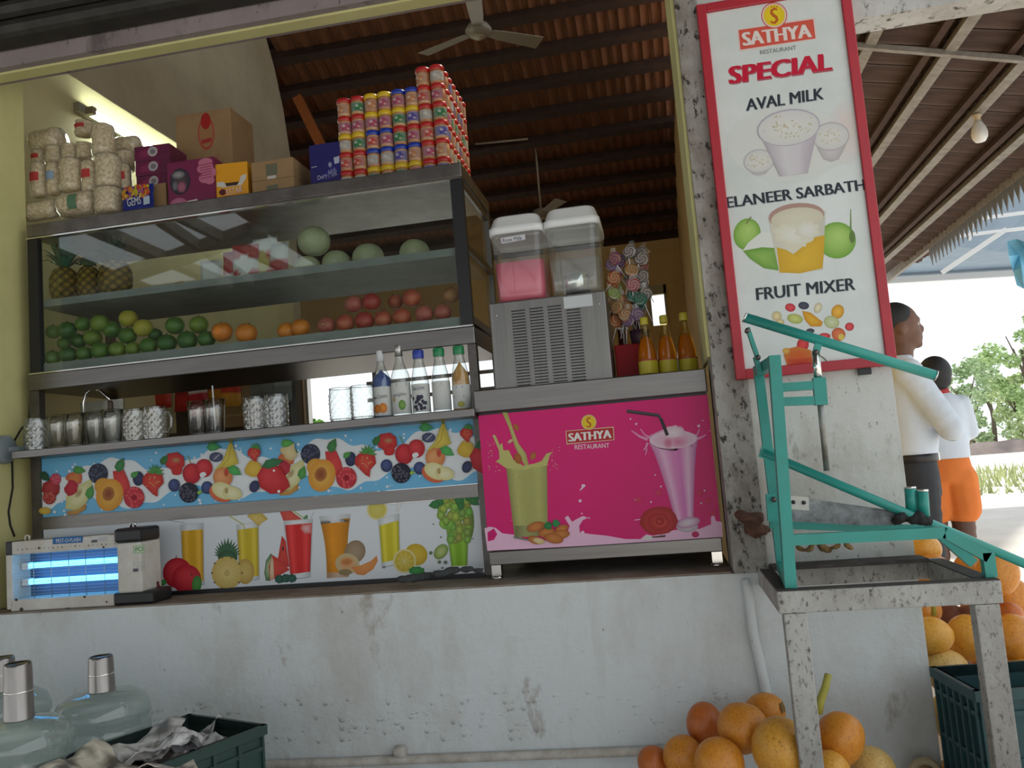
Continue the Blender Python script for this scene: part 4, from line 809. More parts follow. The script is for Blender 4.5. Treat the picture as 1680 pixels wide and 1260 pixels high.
    x, y = P(418, 770); k.fan(rnd_ring(x, y, 15, 10, 13, .25), (.66, .46, .06), (.55, .34, .04)); k.oval(x+1, y+28, 8, 10, (.05, .06, .14), (.02, .025, .06), .4)
    x, y = P(449, 786); k.fan([(x-26, y-6), (x-16, y-22), (x+2, y-24), (x+14, y-18), (x+26, y+4), (x+28, y+12), (x+14, y+23), (x-4, y+24), (x-20, y+14)], (.64, .05, .06), (.42, .015, .02), (x-10, y-6)); leaf(k, x-18, y-20, 38, -.3, (.03, .13, .05), .22); k.oval(x+10, y+20, 2.4, 2.4, (.8, .82, .84), n=8); k.oval(x+2, y-14, 2, 2, (.8, .82, .84), n=8)
    x, y = P(476, 741); k.fan(rnd_ring(x, y, 14, 12, 21, .3), (.66, .58, .32), (.55, .42, .2)); leaf(k, x-14, y-12, 22, -.1, (.08, .3, .06))
k = Ink(BP, .0003, .00002)
# milk: a broad white wave over the blue
def band_y(x): return 757-.0935*(x-62), 853-.0865*(x-62)
tp, bt = [], []
for i in range(122):
    x = 64+i*6.0; u = (x-64)/356; a, b = band_y(x); ph = 2*PI*u
    t0 = .20+.13*math.sin(ph*2+.6)+.03*math.sin(i*.9)+.02*math.sin(i*.47); t1 = .80+.13*math.sin(ph*2+2.4)+.03*math.sin(i*.83)+.02*math.sin(i*.41)
    tp.append((x, a+(b-a)*max(.03, t0))); bt.append((x, a+(b-a)*min(.96, t1)))
W_ = (.70, .74, .77)
k.mb.add(k._p(tp+bt), [(i, i+1, 122+i+1, 122+i) for i in range(121)], W_)
g = random.Random(6)
for _ in range(150):
    x = g.uniform(70, 782); a, b = band_y(x); k.oval(x, a+(b-a)*g.uniform(.04, .96), *(g.uniform(.8, 2.6),)*2, W_, n=7)
k.done('milk_wave_print', bluep)
def clip_group(dx, dy, nm):
    k = Ink(BP, .0034, .00003); group(k, dx, dy); k.done(nm, bluep)
clip_group(0, 0, 'fruit_print'); clip_group(348, -32, 'fruit_print')
k = Ink(BP, .0034, .00003)
k.fan(rnd_ring(84, 800, 14, 12, 5), (.42, .05, .06), (.25, .02, .02)); berry(k, 92, 786, 9, (.55, .06, .12), (.6, .2, .2), 4); berry(k, 82, 816, 11, (.40, .05, .05), (.55, .2, .15), 6); leaf(k, 66, 775, 22, .7, (.02, .06, .03)); k.oval(75, 838, 10, 6, (.6, .45, .08), (.5, .3, .05))
k.done('fruit_print', bluep)
# ---- juices on the white banner
WPn = on_plane(YF-.002)
def juice(k, tl, tr, br, bl, c, lvl=.06, base=.10):
    """a printed tumbler of juice given by its four corners"""
    lerp = lambda p, q, t: (p[0]+(q[0]-p[0])*t, p[1]+(q[1]-p[1])*t)
    k.grid(tl, tr, br, bl, [(.42, .45, .47), (.66, .69, .71), (.62, .65, .67), (.40, .43, .45)])
    a, b, c2, d = lerp(tl, bl, lvl), lerp(tr, br, lvl), lerp(tr, br, 1-base), lerp(tl, bl, 1-base); dk = tuple(v*.72 for v in c); lt = tuple(min(.8, v*1.25+.03) for v in c)
    k.grid(lerp(a, b, .04), lerp(a, b, .96), lerp(d, c2, .96), lerp(d, c2, .04), [dk, lt, c, c, lt, dk])
    k.line([tl, tr], 1.2, (.5, .53, .55)); k.line([bl, br], 1.6, (.38, .40, .42))
def z8(x, y): return (400+x/4, 780+y/4)
def z7(x, y): return (x/4, 780+y/4)
k = Ink(WPn, .0003, .00003)
k.line([z7(1110, 295), z7(1215, 312)], 1.4, (.35, .38, .38)); juice(k, z7(1182, 325), z7(1338, 312), z7(1342, 715), z7(1200, 735), (.60, .34, .02), .10, .06)
k.oval(*z7(1165, 640), 24, 25, (.60, .05, .06), (.40, .015, .03), off=(-.3, -.3)); k.oval(*z7(1225, 680), 24, 24, (.62, .05, .06), (.40, .015, .03), off=(-.2, -.3)); k.line([z7(1155, 545), z7(1158, 525)], 1.5, (.12, .09, .05)); k.oval(*z7(1292, 712), 8, 14, (.09, .30, .07), (.05, .2, .05), .1); leaf(k, *z7(1095, 690), 16, 2.7, (.06, .24, .06)); k.oval(*z7(1258, 650), 1.6, 1.6, (.1, .06, .03))
k.done('apple_juice_print', whitep)
k = Ink(WPn, .0003, .00003)
juice(k, z7(1550, 325), z8(100, 235+70), z8(105, 680), z7(1570, 700), (.52, .40, .02), .09, .06); k.line([z7(1505, 265), z7(1600, 325), z7(1612, 400)], 1.8, (.42, .40, .08))
for a in range(14): leaf(k, *z7(1490, 540), 34-abs(a-7)*1.6, -2.9+a*.20, (.04, .10, .05), .10)
k.oval(*z7(1495, 540), 16, 12, (.05, .13, .06), (.03, .08, .04))
k.oval(*z7(1610, 630), 15, 21, (.58, .44, .14), (.42, .28, .06)); k.oval(*z7(1490, 640), 25, 27, (.66, .54, .22), (.52, .38, .10)); k.oval(*z7(1490, 640), 5, 6, (.50, .40, .14))
for a in range(18): k.line([(372.5+10*math.cos(a*.35), 940+11*math.sin(a*.35)), (372.5+21*math.cos(a*.35), 940+23*math.sin(a*.35))], .8, (.50, .38, .10))
for a in range(10): k.oval(372.5+24.5*math.cos(a*.63), 940+26.5*math.sin(a*.63), 1.8, 1.8, (.2, .12, .05), n=7)
k.fan([z8(22, 265), z8(60, 240), z8(110, 238), z8(160, 285), z8(120, 310), z8(98, 335), z8(75, 312)], (.64, .50, .16), (.48, .33, .06), z8(95, 300)); k.line([z8(97, 335), z8(97, 262)], .8, (.42, .3, .08))
k.done('pineapple_juice_print', whitep)
k = Ink(WPn, .0003, .00003)
k.fan([z8(225, 210), z8(300, 225), z8(385, 290), z8(380, 320), z8(265, 310)], (.60, .09, .06), (.50, .06, .05)); k.line([z8(300, 214), z8(395, 282)], 2.5, (.42, .48, .22)); leaf(k, *z8(400, 300), 12, -1.2, (.08, .2, .08)); k.line([z8(430, 300), z8(460, 240)], 1.2, (.4, .42, .44))
juice(k, z8(260, 300), z8(455, 285), z8(440, 665), z8(305, 685), (.58, .02, .02), .07, .09); k.fan([z8(380, 320), z8(448, 315), z8(445, 380), z8(400, 385), z8(370, 350)], (.66, .42, .42), (.60, .08, .07))
k.fan([z8(250, 395), z8(275, 430), z8(300, 600), z8(215, 600)], (.58, .06, .04), (.46, .03, .03)); k.fan([z8(175, 515), z8(235, 550), z8(302, 620), z8(170, 690), z8(150, 640)], (.60, .07, .05), (.48, .04, .03)); k.fan([z8(178, 512), z8(188, 520), z8(165, 600), z8(172, 692), z8(145, 690), z8(135, 640), z8(145, 560)], (.40, .45, .25), (.03, .14, .05)); k.fan([z8(178, 512), z8(182, 530), z8(175, 560), z8(170, 640), z8(176, 690), z8(200, 680), z8(196, 560)], (.62, .58, .38), (.60, .30, .2))
k.oval(*z8(258, 480), 1.6, 4, (.1, .02, .02)); 
for x, y in ((235, 680), (275, 675), (315, 675)): k.oval(*z8(x, y), 8, 7, (.04, .13, .09), (.02, .07, .05), wob=.1)
k.done('watermelon_juice_print', whitep)
k = Ink(WPn, .0003, .00003)
def flared(k, tl, tr, br, bl, c, waist=.12, lvl=.08):
    n = 8; L = []; R = []
    for i in range(n+1):
        t = i/n; q = waist*math.sin(t*PI)**1.0*.9; wx = tr[0]-tl[0]; L.append((tl[0]+(bl[0]-tl[0])*t+wx*q*.5*(1-t*.2), tl[1]+(bl[1]-tl[1])*t)); R.append((tr[0]+(br[0]-tr[0])*t-wx*q*.5*(1-t*.2), tr[1]+(br[1]-tr[1])*t))
    k.grid(tl, tr, R[1], L[1], [(.45, .47, .48), (.66, .68, .70), (.45, .47, .48)])
    for i in range(n):
        f = 1-.3*abs(i/n-.4); k.l -= k.st; k.grid(L[i] if i else (L[0][0]+(L[1][0]-L[0][0])*.6, L[0][1]+(L[1][1]-L[0][1])*.6), R[i] if i else (R[0][0]+(R[1][0]-R[0][0])*.6, R[0][1]+(R[1][1]-R[0][1])*.6), R[i+1], L[i+1], [tuple(v*.7*f for v in c), tuple(min(.8, v*1.2*f) for v in c), c, tuple(v*.7*f for v in c)])
    k.l += k.st
flared(k, z8(493, 268), z8(703, 250), z8(690, 660), z8(545, 672), (.62, .24, .01), .18)
k.grid(z8(545, 635), z8(690, 640), z8(690, 665), z8(545, 675), [(.35, .2, .1), (.55, .4, .3), (.35, .2, .1)])
k.oval(*z8(730, 500), 17, 19, (.36, .27, .18), (.24, .17, .10), .4); k.oval(*z8(680, 580), 20, 17, (.62, .30, .12), (.48, .42, .24), .2); k.oval(*z8(675, 567), 10, 6, (.42, .16, .05), (.58, .24, .08), -.1); k.fan([z8(705, 600), z8(770, 590), z8(835, 560), z8(872, 525), z8(880, 560), z8(850, 615), z8(790, 655), z8(740, 650)], (.66, .28, .08), (.60, .22, .06)); k.oval(*z8(665, 635), 11, 5, (.25, .19, .09))
k.done('melon_juice_print', whitep)
k = Ink(WPn, .0003, .00003)
k.oval(*z8(875, 225), 17, 17, (.60, .54, .18), (.66, .60, .30)); k.oval(*z8(875, 225), 14, 14, (.58, .52, .14), (.52, .46, .08))
juice(k, z8(880, 290), z8(1022, 250), z8(1028, 580), z8(905, 605), (.52, .46, .02), .13, .10); k.line([z8(1000, 240), z8(1015, 150)], 1.3, (.55, .55, .45)); k.line([z8(995, 285), z8(1048, 155)], 1.3, (.55, .55, .45))
k.oval(*z8(1130, 520), 19, 18, (.60, .44, .05), (.48, .32, .02), .3); k.oval(*z8(1055, 562), 19, 20, (.70, .68, .50), (.62, .55, .25)); k.oval(*z8(1055, 562), 16, 17, (.60, .48, .08), (.52, .38, .03))
for a in range(9): k.line([(663.7, 920.5), (663.7+15*math.cos(a*.7), 920.5+16*math.sin(a*.7))], .6, (.64, .58, .3))
k.oval(*z8(1135, 625), 13, 7, (.06, .30, .08), (.03, .2, .04), wob=.1); k.oval(*z8(920, 602), 3, 2, (.2, .2, .2))
k.done('lemon_juice_print', whitep)
k = Ink(WPn, .0003, .00003)
k.oval(*z8(1480, 310), 8, 28, (.20, .30, .08), (.12, .2, .04))
juice(k, z8(1320, 320), z8(1480, 300), z8(1470, 605), z8(1362, 612), (.20, .40, .02), .10, .02)
g = random.Random(2)
for _ in range(70): 
    x, y = g.uniform(1290, 1480), g.uniform(130, 420)
    if y > 330 and not 1340 < x < 1480: continue
    c = (.22+g.uniform(-.05, .12), .40+g.uniform(-.1, .1), .07); k.oval(*z8(x, y), 6.5, 7.5, tuple(v*1.25 for v in c), tuple(v*.6 for v in c), n=12)
for x, y, ln, a in ((1310, 150, 20, 2.5), (1290, 180, 20, 2.9), (1400, 130, 22, 1.2), (1440, 120, 30, .3), (1420, 170, 16, 1.5), (1480, 150, 20, .6)): leaf(k, *z8(x, y), ln, a, (.03, .14, .04), .4)
k.oval(*z8(1295, 500), 10, 14, (.45, .52, .2), (.15, .25, .05), .7); k.grid(z8(1370, 595), z8(1475, 590), z8(1475, 608), z8(1370, 612), [(.7, .72, .72)]*2)
for x, y, r in ((1228, 508, 3), (1245, 320, 1.3), (1295, 405, 1.5), (1285, 568, 3), (1325, 570, 3), (1305, 606, 1.8), (1505, 415, 1.2)): k.oval(*z8(x, y), r, r, (.16, .22, .12), (.08, .12, .06), n=9)
k.done('grape_juice_print', whitep)
# ---- pink drinks counter
YP = .15
pk0, pk1 = at(801, 903, YP), at(1187, 881.7, YP); PX0, PX1 = -.69, .169
ctr = thing('drinks_counter', 'steel counter with a hot pink milkshake front, between case and pillar', 'counter', ((PX0+PX1)/2, .45, WZ+.006))
CT = at(975, 622, YP-.01).z
def kb(name, a, b, m, bev=0): return MB().box(a, b, bev=bev).part(name, m, ctr, True)
kb('worktop', (PX0-.008, YP-.014, 1.318), (PX1-.002, .85, CT), steel, .004)
pinkp = kb('front_panel', (PX0, YP, .803), (PX1-.004, YP+.012, 1.308), mat('hot_pink_film', (.62, .004, .15), .3, 0, (.58, .004, .135), 2, spec=.25)); pinkp['label'] = 'hot pink printed front panel'
kb('panel_gap', (PX0+.004, YP+.006, 1.308), (PX1-.006, YP+.02, 1.318), black)
kb('bottom_rail', (PX0+.002, YP-.006, .745), (PX1-.006, YP+.03, .795), steel, .003)
kb('side_sheet', (PX0, YP+.013, .75), (PX0+.012, .84, 1.317), steel_d); kb('side_sheet', (PX1-.02, YP+.013, .75), (PX1-.008, .84, 1.317), steel_d); kb('floor_sheet', (PX0+.012, YP+.031, .75), (PX1-.02, .84, .76), steel_d)
for x in (PX0+.006, PX1-.046):
    for y in (YP+.0, .78):
        lg = kb('leg', (x, y, .705), (x+.036, y+.036, .744), chrome); MB().lathe([(.022, WZ+.0065), (.022, .70), (.014, .705)], 12, (x+.018, y+.018, 0)).part('foot', chrome, lg, True)
PPn = on_plane(YP)
def zp(x, y): return (770+x/3.707, 620+y/3.707)
def logo(k, Z, cx, cy, r, box, name_q, rest_q, red_c, gold_c, white_c, grey_c, inner):
    """round S emblem over a framed name plate"""
    b = [Z(*p) for p in box]; k.poly(b, gold_c); cxm = sum(p[0] for p in b)/4; cym = sum(p[1] for p in b)/4
    k.poly([(p[0]+(cxm-p[0])*.035+0, p[1]+(cym-p[1])*.12) for p in b], red_c); k.poly([(p[0]+(cxm-p[0])*.05, p[1]+(cym-p[1])*.17) for p in b], inner)
    c = Z(cx, cy); rr = Z(cx+r, cy)[0]-c[0]
    k.oval(*c, rr, rr, red_c); k.oval(*c, rr*.93, rr*.93, gold_c); k.oval(*c, rr*.82, rr*.82, (.72, .55, .02), (.68, .48, .02))
    s = rr; S = [(.22, -.42), (.02, -.52), (-.2, -.38), (-.22, -.18), (-.05, 0), (.16, .14), (.22, .36), (.05, .56), (-.18, .54), (-.3, .40)]
    k.line([(c[0]+x*s, c[1]+y*s) for x, y in S], [.12*s, .16*s, .2*s, .22*s, .24*s, .24*s, .22*s, .2*s, .16*s, .06*s], (.45, .10, .02))
    for x in (-.18, 0, .18): k.poly([(c[0]+(x-.05)*s, c[1]-.58*s), (c[0]+(x+.05)*s, c[1]-.58*s), (c[0]+x*1.3*s, c[1]-.78*s)], (.5, .12, .02))
    k.text('SATHYA', *[Z(*p) for p in name_q], white_c, .09); k.text('RESTAURANT', *[Z(*p) for p in rest_q], grey_c, .01)
k = Ink(PPn, .0003, .00003)
logo(k, zp, 727, 270, 50, [(585, 322), (878, 296), (882, 378), (592, 405)], [(604, 338), (860, 315), (607, 388)], [(640, 408), (850, 396), (642, 436)], (.45, .02, .03), (.62, .45, .30), (.72, .70, .68), (.70, .62, .66), (.42, .02, .03))
k.done('logo_print', pinkp)
# milky base wave
k = Ink(PPn, .0003, .00003); mk, ml = (.74, .46, .62), (.72, .62, .70)
k.poly([zp(*p) for p in ((92, 915), (125, 905), (160, 912), (200, 945), (280, 955), (360, 990), (560, 985), (590, 960), (610, 900), (580, 850), (600, 838), (625, 875), (650, 860), (690, 840), (722, 850), (690, 865), (668, 900), (672, 940), (740, 950), (840, 960), (950, 980), (1040, 980), (1075, 952), (1120, 960), (1250, 925), (1400, 918), (1470, 890), (1470, 845), (1485, 830), (1500, 870), (1536, 876), (1541, 968), (1000, 1005), (110, 1052))], mk)
k.fan([zp(*p) for p in ((110, 940), (150, 915), (170, 950), (150, 985), (112, 995))], s2l(190, 10, 100), s2l(200, 30, 110)); k.fan([zp(*p) for p in ((1050, 985), (1080, 955), (1130, 975), (1100, 985))], (.6, .64, .55), (.66, .6, .62))
for x, y, r in ((690, 655, 9), (674, 748, 10), (684, 825, 5), (728, 852, 5), (690, 940, 11), (1012, 742, 8), (1165, 660, 6), (1130, 590, 5), (980, 250, 5), (1015, 280, 7), (1395, 292, 9), (1420, 260, 4), (1462, 320, 3), (1105, 755, 6), (1410, 762, 6), (1430, 685, 6)): k.oval(*zp(x, y), r/3.7, r/3.7, (.74, .60, .68), (.70, .4, .58), n=10)
k.line([zp(672, 685), zp(690, 665), zp(702, 650)], [1, 3, 4], (.74, .60, .68)); k.line([zp(1005, 865), zp(1040, 860)], 1, (.74, .60, .68)); k.oval(*zp(1375, 952), 6, 5, (.5, .03, .12), (.42, .02, .1))
k.done('milk_splash_print', pinkp)
# pistachio shake
k = Ink(PPn, .0010, .00003); c = (.36, .36, .12)
k.fan([zp(*p) for p in ((200, 210), (232, 210), (262, 300), (300, 400), (345, 460), (378, 595), (350, 560), (318, 500), (278, 420), (240, 300))], (.46, .44, .16), (.34, .32, .09))
k.grid(zp(225, 548), zp(472, 520), zp(478, 960), zp(276, 968), [tuple(v*.62 for v in c), tuple(v*1.15 for v in c), c, c, tuple(v*1.1 for v in c), tuple(v*.75 for v in c)])
k.grid(zp(276, 900), zp(476, 890), zp(478, 960), zp(276, 970), [(.14, .15, .05), (.30, .30, .12), (.26, .26, .10), (.14, .15, .05)])
k.poly([zp(*p) for p in ((225, 550), (175, 515), (160, 510), (185, 490), (180, 440), (150, 370), (160, 350), (185, 410), (200, 395), (208, 440), (240, 440), (270, 500), (330, 535), (400, 520), (440, 505), (470, 460), (510, 450), (490, 470), (472, 535), (380, 545), (345, 560))], (.46, .44, .15))
k.oval(*zp(150, 355), 2, 2.4, (.5, .46, .2)); k.oval(*zp(250, 385), 5, 2.4, (.55, .42, .28), (.5, .35, .2), -.6); k.oval(*zp(285, 300), 4, 6.5, (.42, .14, .04), (.32, .1, .03), -.5); k.oval(*zp(296, 490), 6, 9, (.40, .12, .03), (.3, .08, .02), -.3); k.oval(*zp(388, 475), 4.5, 7, (.42, .16, .05), (.34, .10, .03), .4)
g = random.Random(5)
for _ in range(40): k.oval(*zp(g.choice((g.uniform(480, 550), g.uniform(110, 190))), g.uniform(390, 570)), .8, .8, (.55, .40, .30), n=6)
for _ in range(90): k.oval(*zp(g.uniform(250, 465), g.uniform(580, 900)), 1.2, .5, tuple(v*g.choice((.7, 1.25)) for v in c), n=6)
k.line([zp(270, 968), zp(360, 985)], 3, (.2, .2, .16))
for x, y, a, s in ((405, 905, -.3, 15), (470, 940, -.2, 14), (565, 915, -.3, 11), (560, 950, -.1, 14), (515, 975, .2, 16), (400, 985, .3, 12)): k.oval(*zp(x, y), s, s*.52, (.52, .20, .05), (.34, .10, .02), a)
leaf(k, *zp(505, 890), 15, 2.9, (.02, .14, .04), .5); leaf(k, *zp(505, 888), 14, -.1, (.02, .18, .05), .5); k.oval(*zp(425, 990), 10, 5, (.66, .56, .30), (.5, .36, .16), .2)
k.done('pistachio_shake_print', pinkp)
# rose shake
k = Ink(PPn, .0010, .00003)
for x0, y0, x1, y1, wd in ((1085, 375, 985, 320, 5), (1085, 395, 1060, 440, 4), (1370, 370, 1440, 345, 5), (1375, 355, 1400, 310, 3), (1090, 360, 1040, 310, 3), (1080, 430, 1070, 470, 2)): k.line([zp(x0, y0), zp((x0+x1)/2, (y0+y1)/2+8), zp(x1, y1)], [wd, wd*.7, 1.4], (.68, .28, .48))
k.fan([zp(*p) for p in ((1088, 355), (1140, 330), (1205, 300), (1240, 290), (1290, 295), (1320, 330), (1385, 345), (1392, 375), (1350, 420), (1240, 445), (1150, 430), (1100, 400))], (.68, .50, .58), (.60, .28, .44))
n = 9; Lp = []; Rp = []
for i in range(n+1):
    t = i/n; Lp.append(zp(1095+150*t**.8+(10*t), 400+470*t)); Rp.append(zp(1388-32*t**.6+8*t*t, 385+465*t))
for i in range(n): k.l -= k.st; k.grid(Lp[i], Rp[i], Rp[i+1], Lp[i+1], [(.50, .16, .36), (.72, .42, .60), (.66, .24, .48), (.60, .18, .44), (.72, .46, .62), (.46, .14, .34)])
k.l += k.st; k.oval(*zp(1240, 375), 39, 15, (.66, .34, .48), (.70, .52, .62), -.05); k.oval(*zp(1245, 335), 17, 12, (.74, .66, .70), (.66, .42, .52), wob=.12); k.oval(*zp(1270, 390), 16, 9, (.62, .20, .36), (.68, .40, .5), wob=.1); k.oval(*zp(1210, 395), 9, 9, (.56, .14, .24), (.66, .38, .5))
k.oval(*zp(1325, 905), 18, 9, (.62, .56, .60), (.42, .32, .40)); k.oval(*zp(1330, 880), 20, 9, (.66, .60, .64), (.45, .2, .36), -.2); k.line([zp(1270, 915), zp(1330, 930), zp(1390, 905)], 2, (.45, .4, .45))
k.line([zp(958, 202), zp(1150, 228), zp(1168, 255), zp(1205, 350)], 5.4, (.03, .025, .03)); k.line([zp(960, 200), zp(1148, 225), zp(1168, 250)], 1.2, (.12, .11, .12))
g = random.Random(4)
for r, c1 in ((110, (.45, .03, .03)), (92, (.52, .04, .04)), (70, (.46, .03, .03)), (48, (.54, .05, .04)), (28, (.38, .02, .02)), (14, (.5, .05, .04))):
    q = rnd_ring(1155+g.uniform(-8, 8), 875+g.uniform(-6, 6), r, 13, r, .10); k.fan([zp(x, 875+(y-875)*.82) for x, y in q], tuple(v*1.15 for v in c1), tuple(v*.7 for v in c1))
for x, y in ((1150, 700), (1400, 700), (1450, 750), (1030, 740), (1480, 820)): k.oval(*zp(x, y), 6, 5, (.58, .05, .10), (.55, .02, .12), wob=.2)
k.poly([zp(1110, 965), zp(1195, 955), zp(1190, 968), zp(1112, 972)], (.08, .04, .02)); k.done('rose_shake_print', pinkp)
# ---- the tall sign
YS = -.034
sx0, sx1 = at(1208, 624, YS).x, at(1471.5, 592, YS).x; sz0, sz1 = at(1208.6, 623, YS).z, at(1143, 9, YS).z
sg = thing('drinks_sign', 'tall white drinks sign in a red frame, hung on the wall', 'sign', ((sx0+sx1)/2, -.02, sz0))
spn = MB().box((sx0+.02, YS+.006, sz0+.02), (sx1-.02, -.004, sz1-.02)).part('board', mat('sign_white', (.66, .69, .68), .16, 0, (.56, .60, .58), 3), sg, True)
rm = mat('red_frame', (.42, .02, .035), .4, 0, (.36, .018, .03), 9); fw = .033
for a, b in (((sx0, sz0), (sx0+fw, sz1)), ((sx1-fw, sz0), (sx1, sz1)), ((sx0+fw, sz0), (sx1-fw, sz0+fw)), ((sx0+fw, sz1-fw), (sx1-fw, sz1))): MB().box((a[0], YS-.006, a[1]), (b[0], -.002, b[1]), bev=.003).part('frame_bar', rm, sg, True)
cx_ = at(1421, 610, YS).x; MB().box((cx_-.02, -.02, sz0-.022), (cx_+.02, -.004, sz0)).part('bracket', black, sg, True)
SPn = on_plane(YS+.006)
def z3s(x, y): return (1130+x/3.817, y/3.817)
def z4s(x, y): return (1130+x/3.5, 300+y/3.5)
k = Ink(SPn, .0003, .00003)
logo(k, z3s, 535, 97, 82, [(303, 185), (787, 108), (802, 244), (316, 324)], [(335, 205), (757, 150), (345, 288)], [(445, 316), (670, 285), (449, 342)], (.55, .06, .05), (.66, .52, .48), (.68, .62, .58), (.16, .16, .16), (.58, .09, .06)); k.done('logo_print', spn)
k = Ink(SPn, .0006, .00003)
k.text('SPECIAL', z3s(258, 425), z3s(890, 340), z3s(262, 533), (.36, .10, .12), .12); k.text('SPECIAL', z3s(255, 418), z3s(888, 330), z3s(258, 525), (.50, .012, .04), .10); k.done('lettering', spn)
for s, Z, q in (('AVAL MILK', z3s, ((358, 622), (840, 548), (362, 695))), ('ELANEER SARBATH', z4s, ((214, 83), (1006, -22), (222, 145))), ('FRUIT MIXER', z4s, ((386, 605), (950, 545), (391, 674)))):
    k = Ink(SPn, .0006, .00003); k.text(s, *[(Z(*p)[0]+.8, Z(*p)[1]+1) for p in q], (.30, .33, .36), .06); k.text(s, *[Z(*p) for p in q], (.03, .035, .045), .06); k.done('lettering', spn)
k = Ink(SPn, .0004, .00003)   # aval milk
k.oval(*z3s(620, 900), 100, 62, (.62, .62, .58), (.60, .62, .60)); k.oval(*z3s(985, 830), 30, 52, (.64, .56, .52), (.60, .60, .58))
def bowl(k, Z, cx, cy, rx, ry, h, c, rim):
    a = Z(cx, cy); n = 10; s = Z(cx+rx, cy)[0]-a[0]; hh = Z(cx, cy+h)[1]-a[1]
    k.fan([(a[0]-s, a[1]), (a[0]-s*.7, a[1]+hh*.55), (a[0]-s*.42, a[1]+hh*.9), (a[0], a[1]+hh), (a[0]+s*.42, a[1]+hh*.9), (a[0]+s*.7, a[1]+hh*.55), (a[0]+s, a[1])], c, tuple(v*.75 for v in c)); k.oval(*a, s*1.02, ry/3.8, rim, rim, -.12); k.oval(*a, s*.95, ry/3.8*.9, (.62, .62, .58), (.56, .56, .54), -.12)
    g = random.Random(int(cx))
    for _ in range(22): k.oval(a[0]+g.uniform(-.7, .6)*s, a[1]+g.uniform(-.5, .5)*ry/3.8, 1.6, 1, (.52, .44, .28), n=6)
bowl(k, z3s, 890, 855, 115, 90, 160, (.55, .52, .52), (.44, .40, .42)); bowl(k, z3s, 440, 1010, 95, 75, 90, (.56, .55, .55), (.44, .42, .45))
c = (.50, .45, .50)
k.grid(z3s(455, 860), z3s(810, 800), z3s(745, 1085), z3s(570, 1105), [tuple(v*.8 for v in c), (.58, .56, .58), (.56, .53, .56), tuple(v*.85 for v in c)])
k.oval(*z3s(625, 800), 52, 30, (.36, .34, .42), (.40, .38, .45), -.15); k.oval(*z3s(625, 802), 50, 28, (.64, .64, .60), (.58, .58, .56), -.15)
g = random.Random(3)
for _ in range(46): k.oval(*z3s(g.gauss(610, 75), g.gauss(800, 32)), g.uniform(1, 2.4), 1.1, (.54+g.uniform(-.1, .04), .46, .30), n=6, rot=g.uniform(0, 3))
k.done('aval_milk_print', spn)
k = Ink(SPn, .0004, .00003)   # tender coconut sarbath
def coco(k, x, y, rx, ry, a=0): k.oval(*z4s(x, y), rx/3.5, ry/3.5, (.40, .58, .16), (.16, .34, .05), a, off=(.1, -.3))
coco(k, 335, 295, 78, 92, .2); k.poly([z4s(310, 390), z4s(340, 345), z4s(420, 280), z4s(520, 300), z4s(520, 380)], (.64, .67, .62)); k.fan([z4s(310, 390), z4s(420, 370), z4s(520, 375), z4s(525, 505), z4s(430, 490), z4s(350, 435)], (.26, .44, .10), (.14, .30, .05)); k.line([z4s(330, 235), z4s(358, 195)], 2.5, (.2, .2, .1))
coco(k, 850, 330, 110, 105); k.line([z4s(940, 345), z4s(930, 260), z4s(930, 150)], [5, 3, 1.2], (.16, .26, .08)); k.oval(*z4s(938, 310), 5, 10, (.12, .2, .05))
k.grid(z4s(455, 200), z4s(785, 160), z4s(770, 500), z4s(520, 520), [(.56, .54, .46), (.62, .60, .50), (.62, .58, .42), (.50, .50, .44)])
k.fan([z4s(*p) for p in ((505, 370), (560, 385), (600, 410), (650, 370), (700, 320), (780, 300), (775, 420), (768, 490), (640, 520), (522, 515))], (.66, .42, .04), (.56, .34, .03), z4s(650, 450))
k.oval(*z4s(618, 190), 46, 21, (.36, .22, .18), (.40, .26, .22), -.1); k.oval(*z4s(622, 205), 43, 18, (.62, .60, .46), (.56, .52, .40), -.1); k.oval(*z4s(600, 300), 32, 18, (.68, .68, .62), (.62, .60, .46), .2, wob=.12); k.oval(*z4s(680, 270), 20, 16, (.68, .68, .64), (.60, .58, .46), wob=.15)
k.done('coconut_sarbath_print', spn)
k = Ink(SPn, .0004, .00003)   # fruit mixer
R_, Y_, G_, K_ = (.56, .05, .06), (.66, .42, .03), (.46, .50, .14), (.05, .05, .08)
for x, y, rx, ry, c1, a in ((583, 716, 30, 24, R_, .2), (660, 705, 31, 22, K_, .1), (742, 718, 22, 32, (.62, .56, .38), .4), (855, 740, 36, 42, (.66, .34, .03), .4), (610, 780, 46, 28, G_, .2), (820, 800, 45, 36, (.50, .54, .28), .3), (505, 765, 28, 28, (.62, .52, .28), 0), (525, 800, 24, 20, (.60, .5, .26), 0), (923, 826, 26, 24, R_, 0), (860, 870, 40, 38, (.58, .14, .05), .6), (698, 850, 24, 14, K_, 0), (780, 880, 34, 18, R_, 0), (655, 930, 34, 44, (.58, .04, .04), .2)):
    k.oval(*z4s(x, y), rx/3.5, ry/3.5, tuple(min(.8, v*1.2+.02) for v in c1), tuple(v*.75 for v in c1), a)
k.oval(*z4s(820, 800), 7, 5, (.60, .62, .45), (.45, .5, .25), .3); k.oval(*z4s(875, 885), 5, 5, (.64, .5, .1)); k.fan([z4s(652, 735), z4s(700, 745), z4s(770, 800), z4s(760, 825), z4s(700, 825), z4s(665, 785)], (.68, .40, .03), (.58, .24, .02))
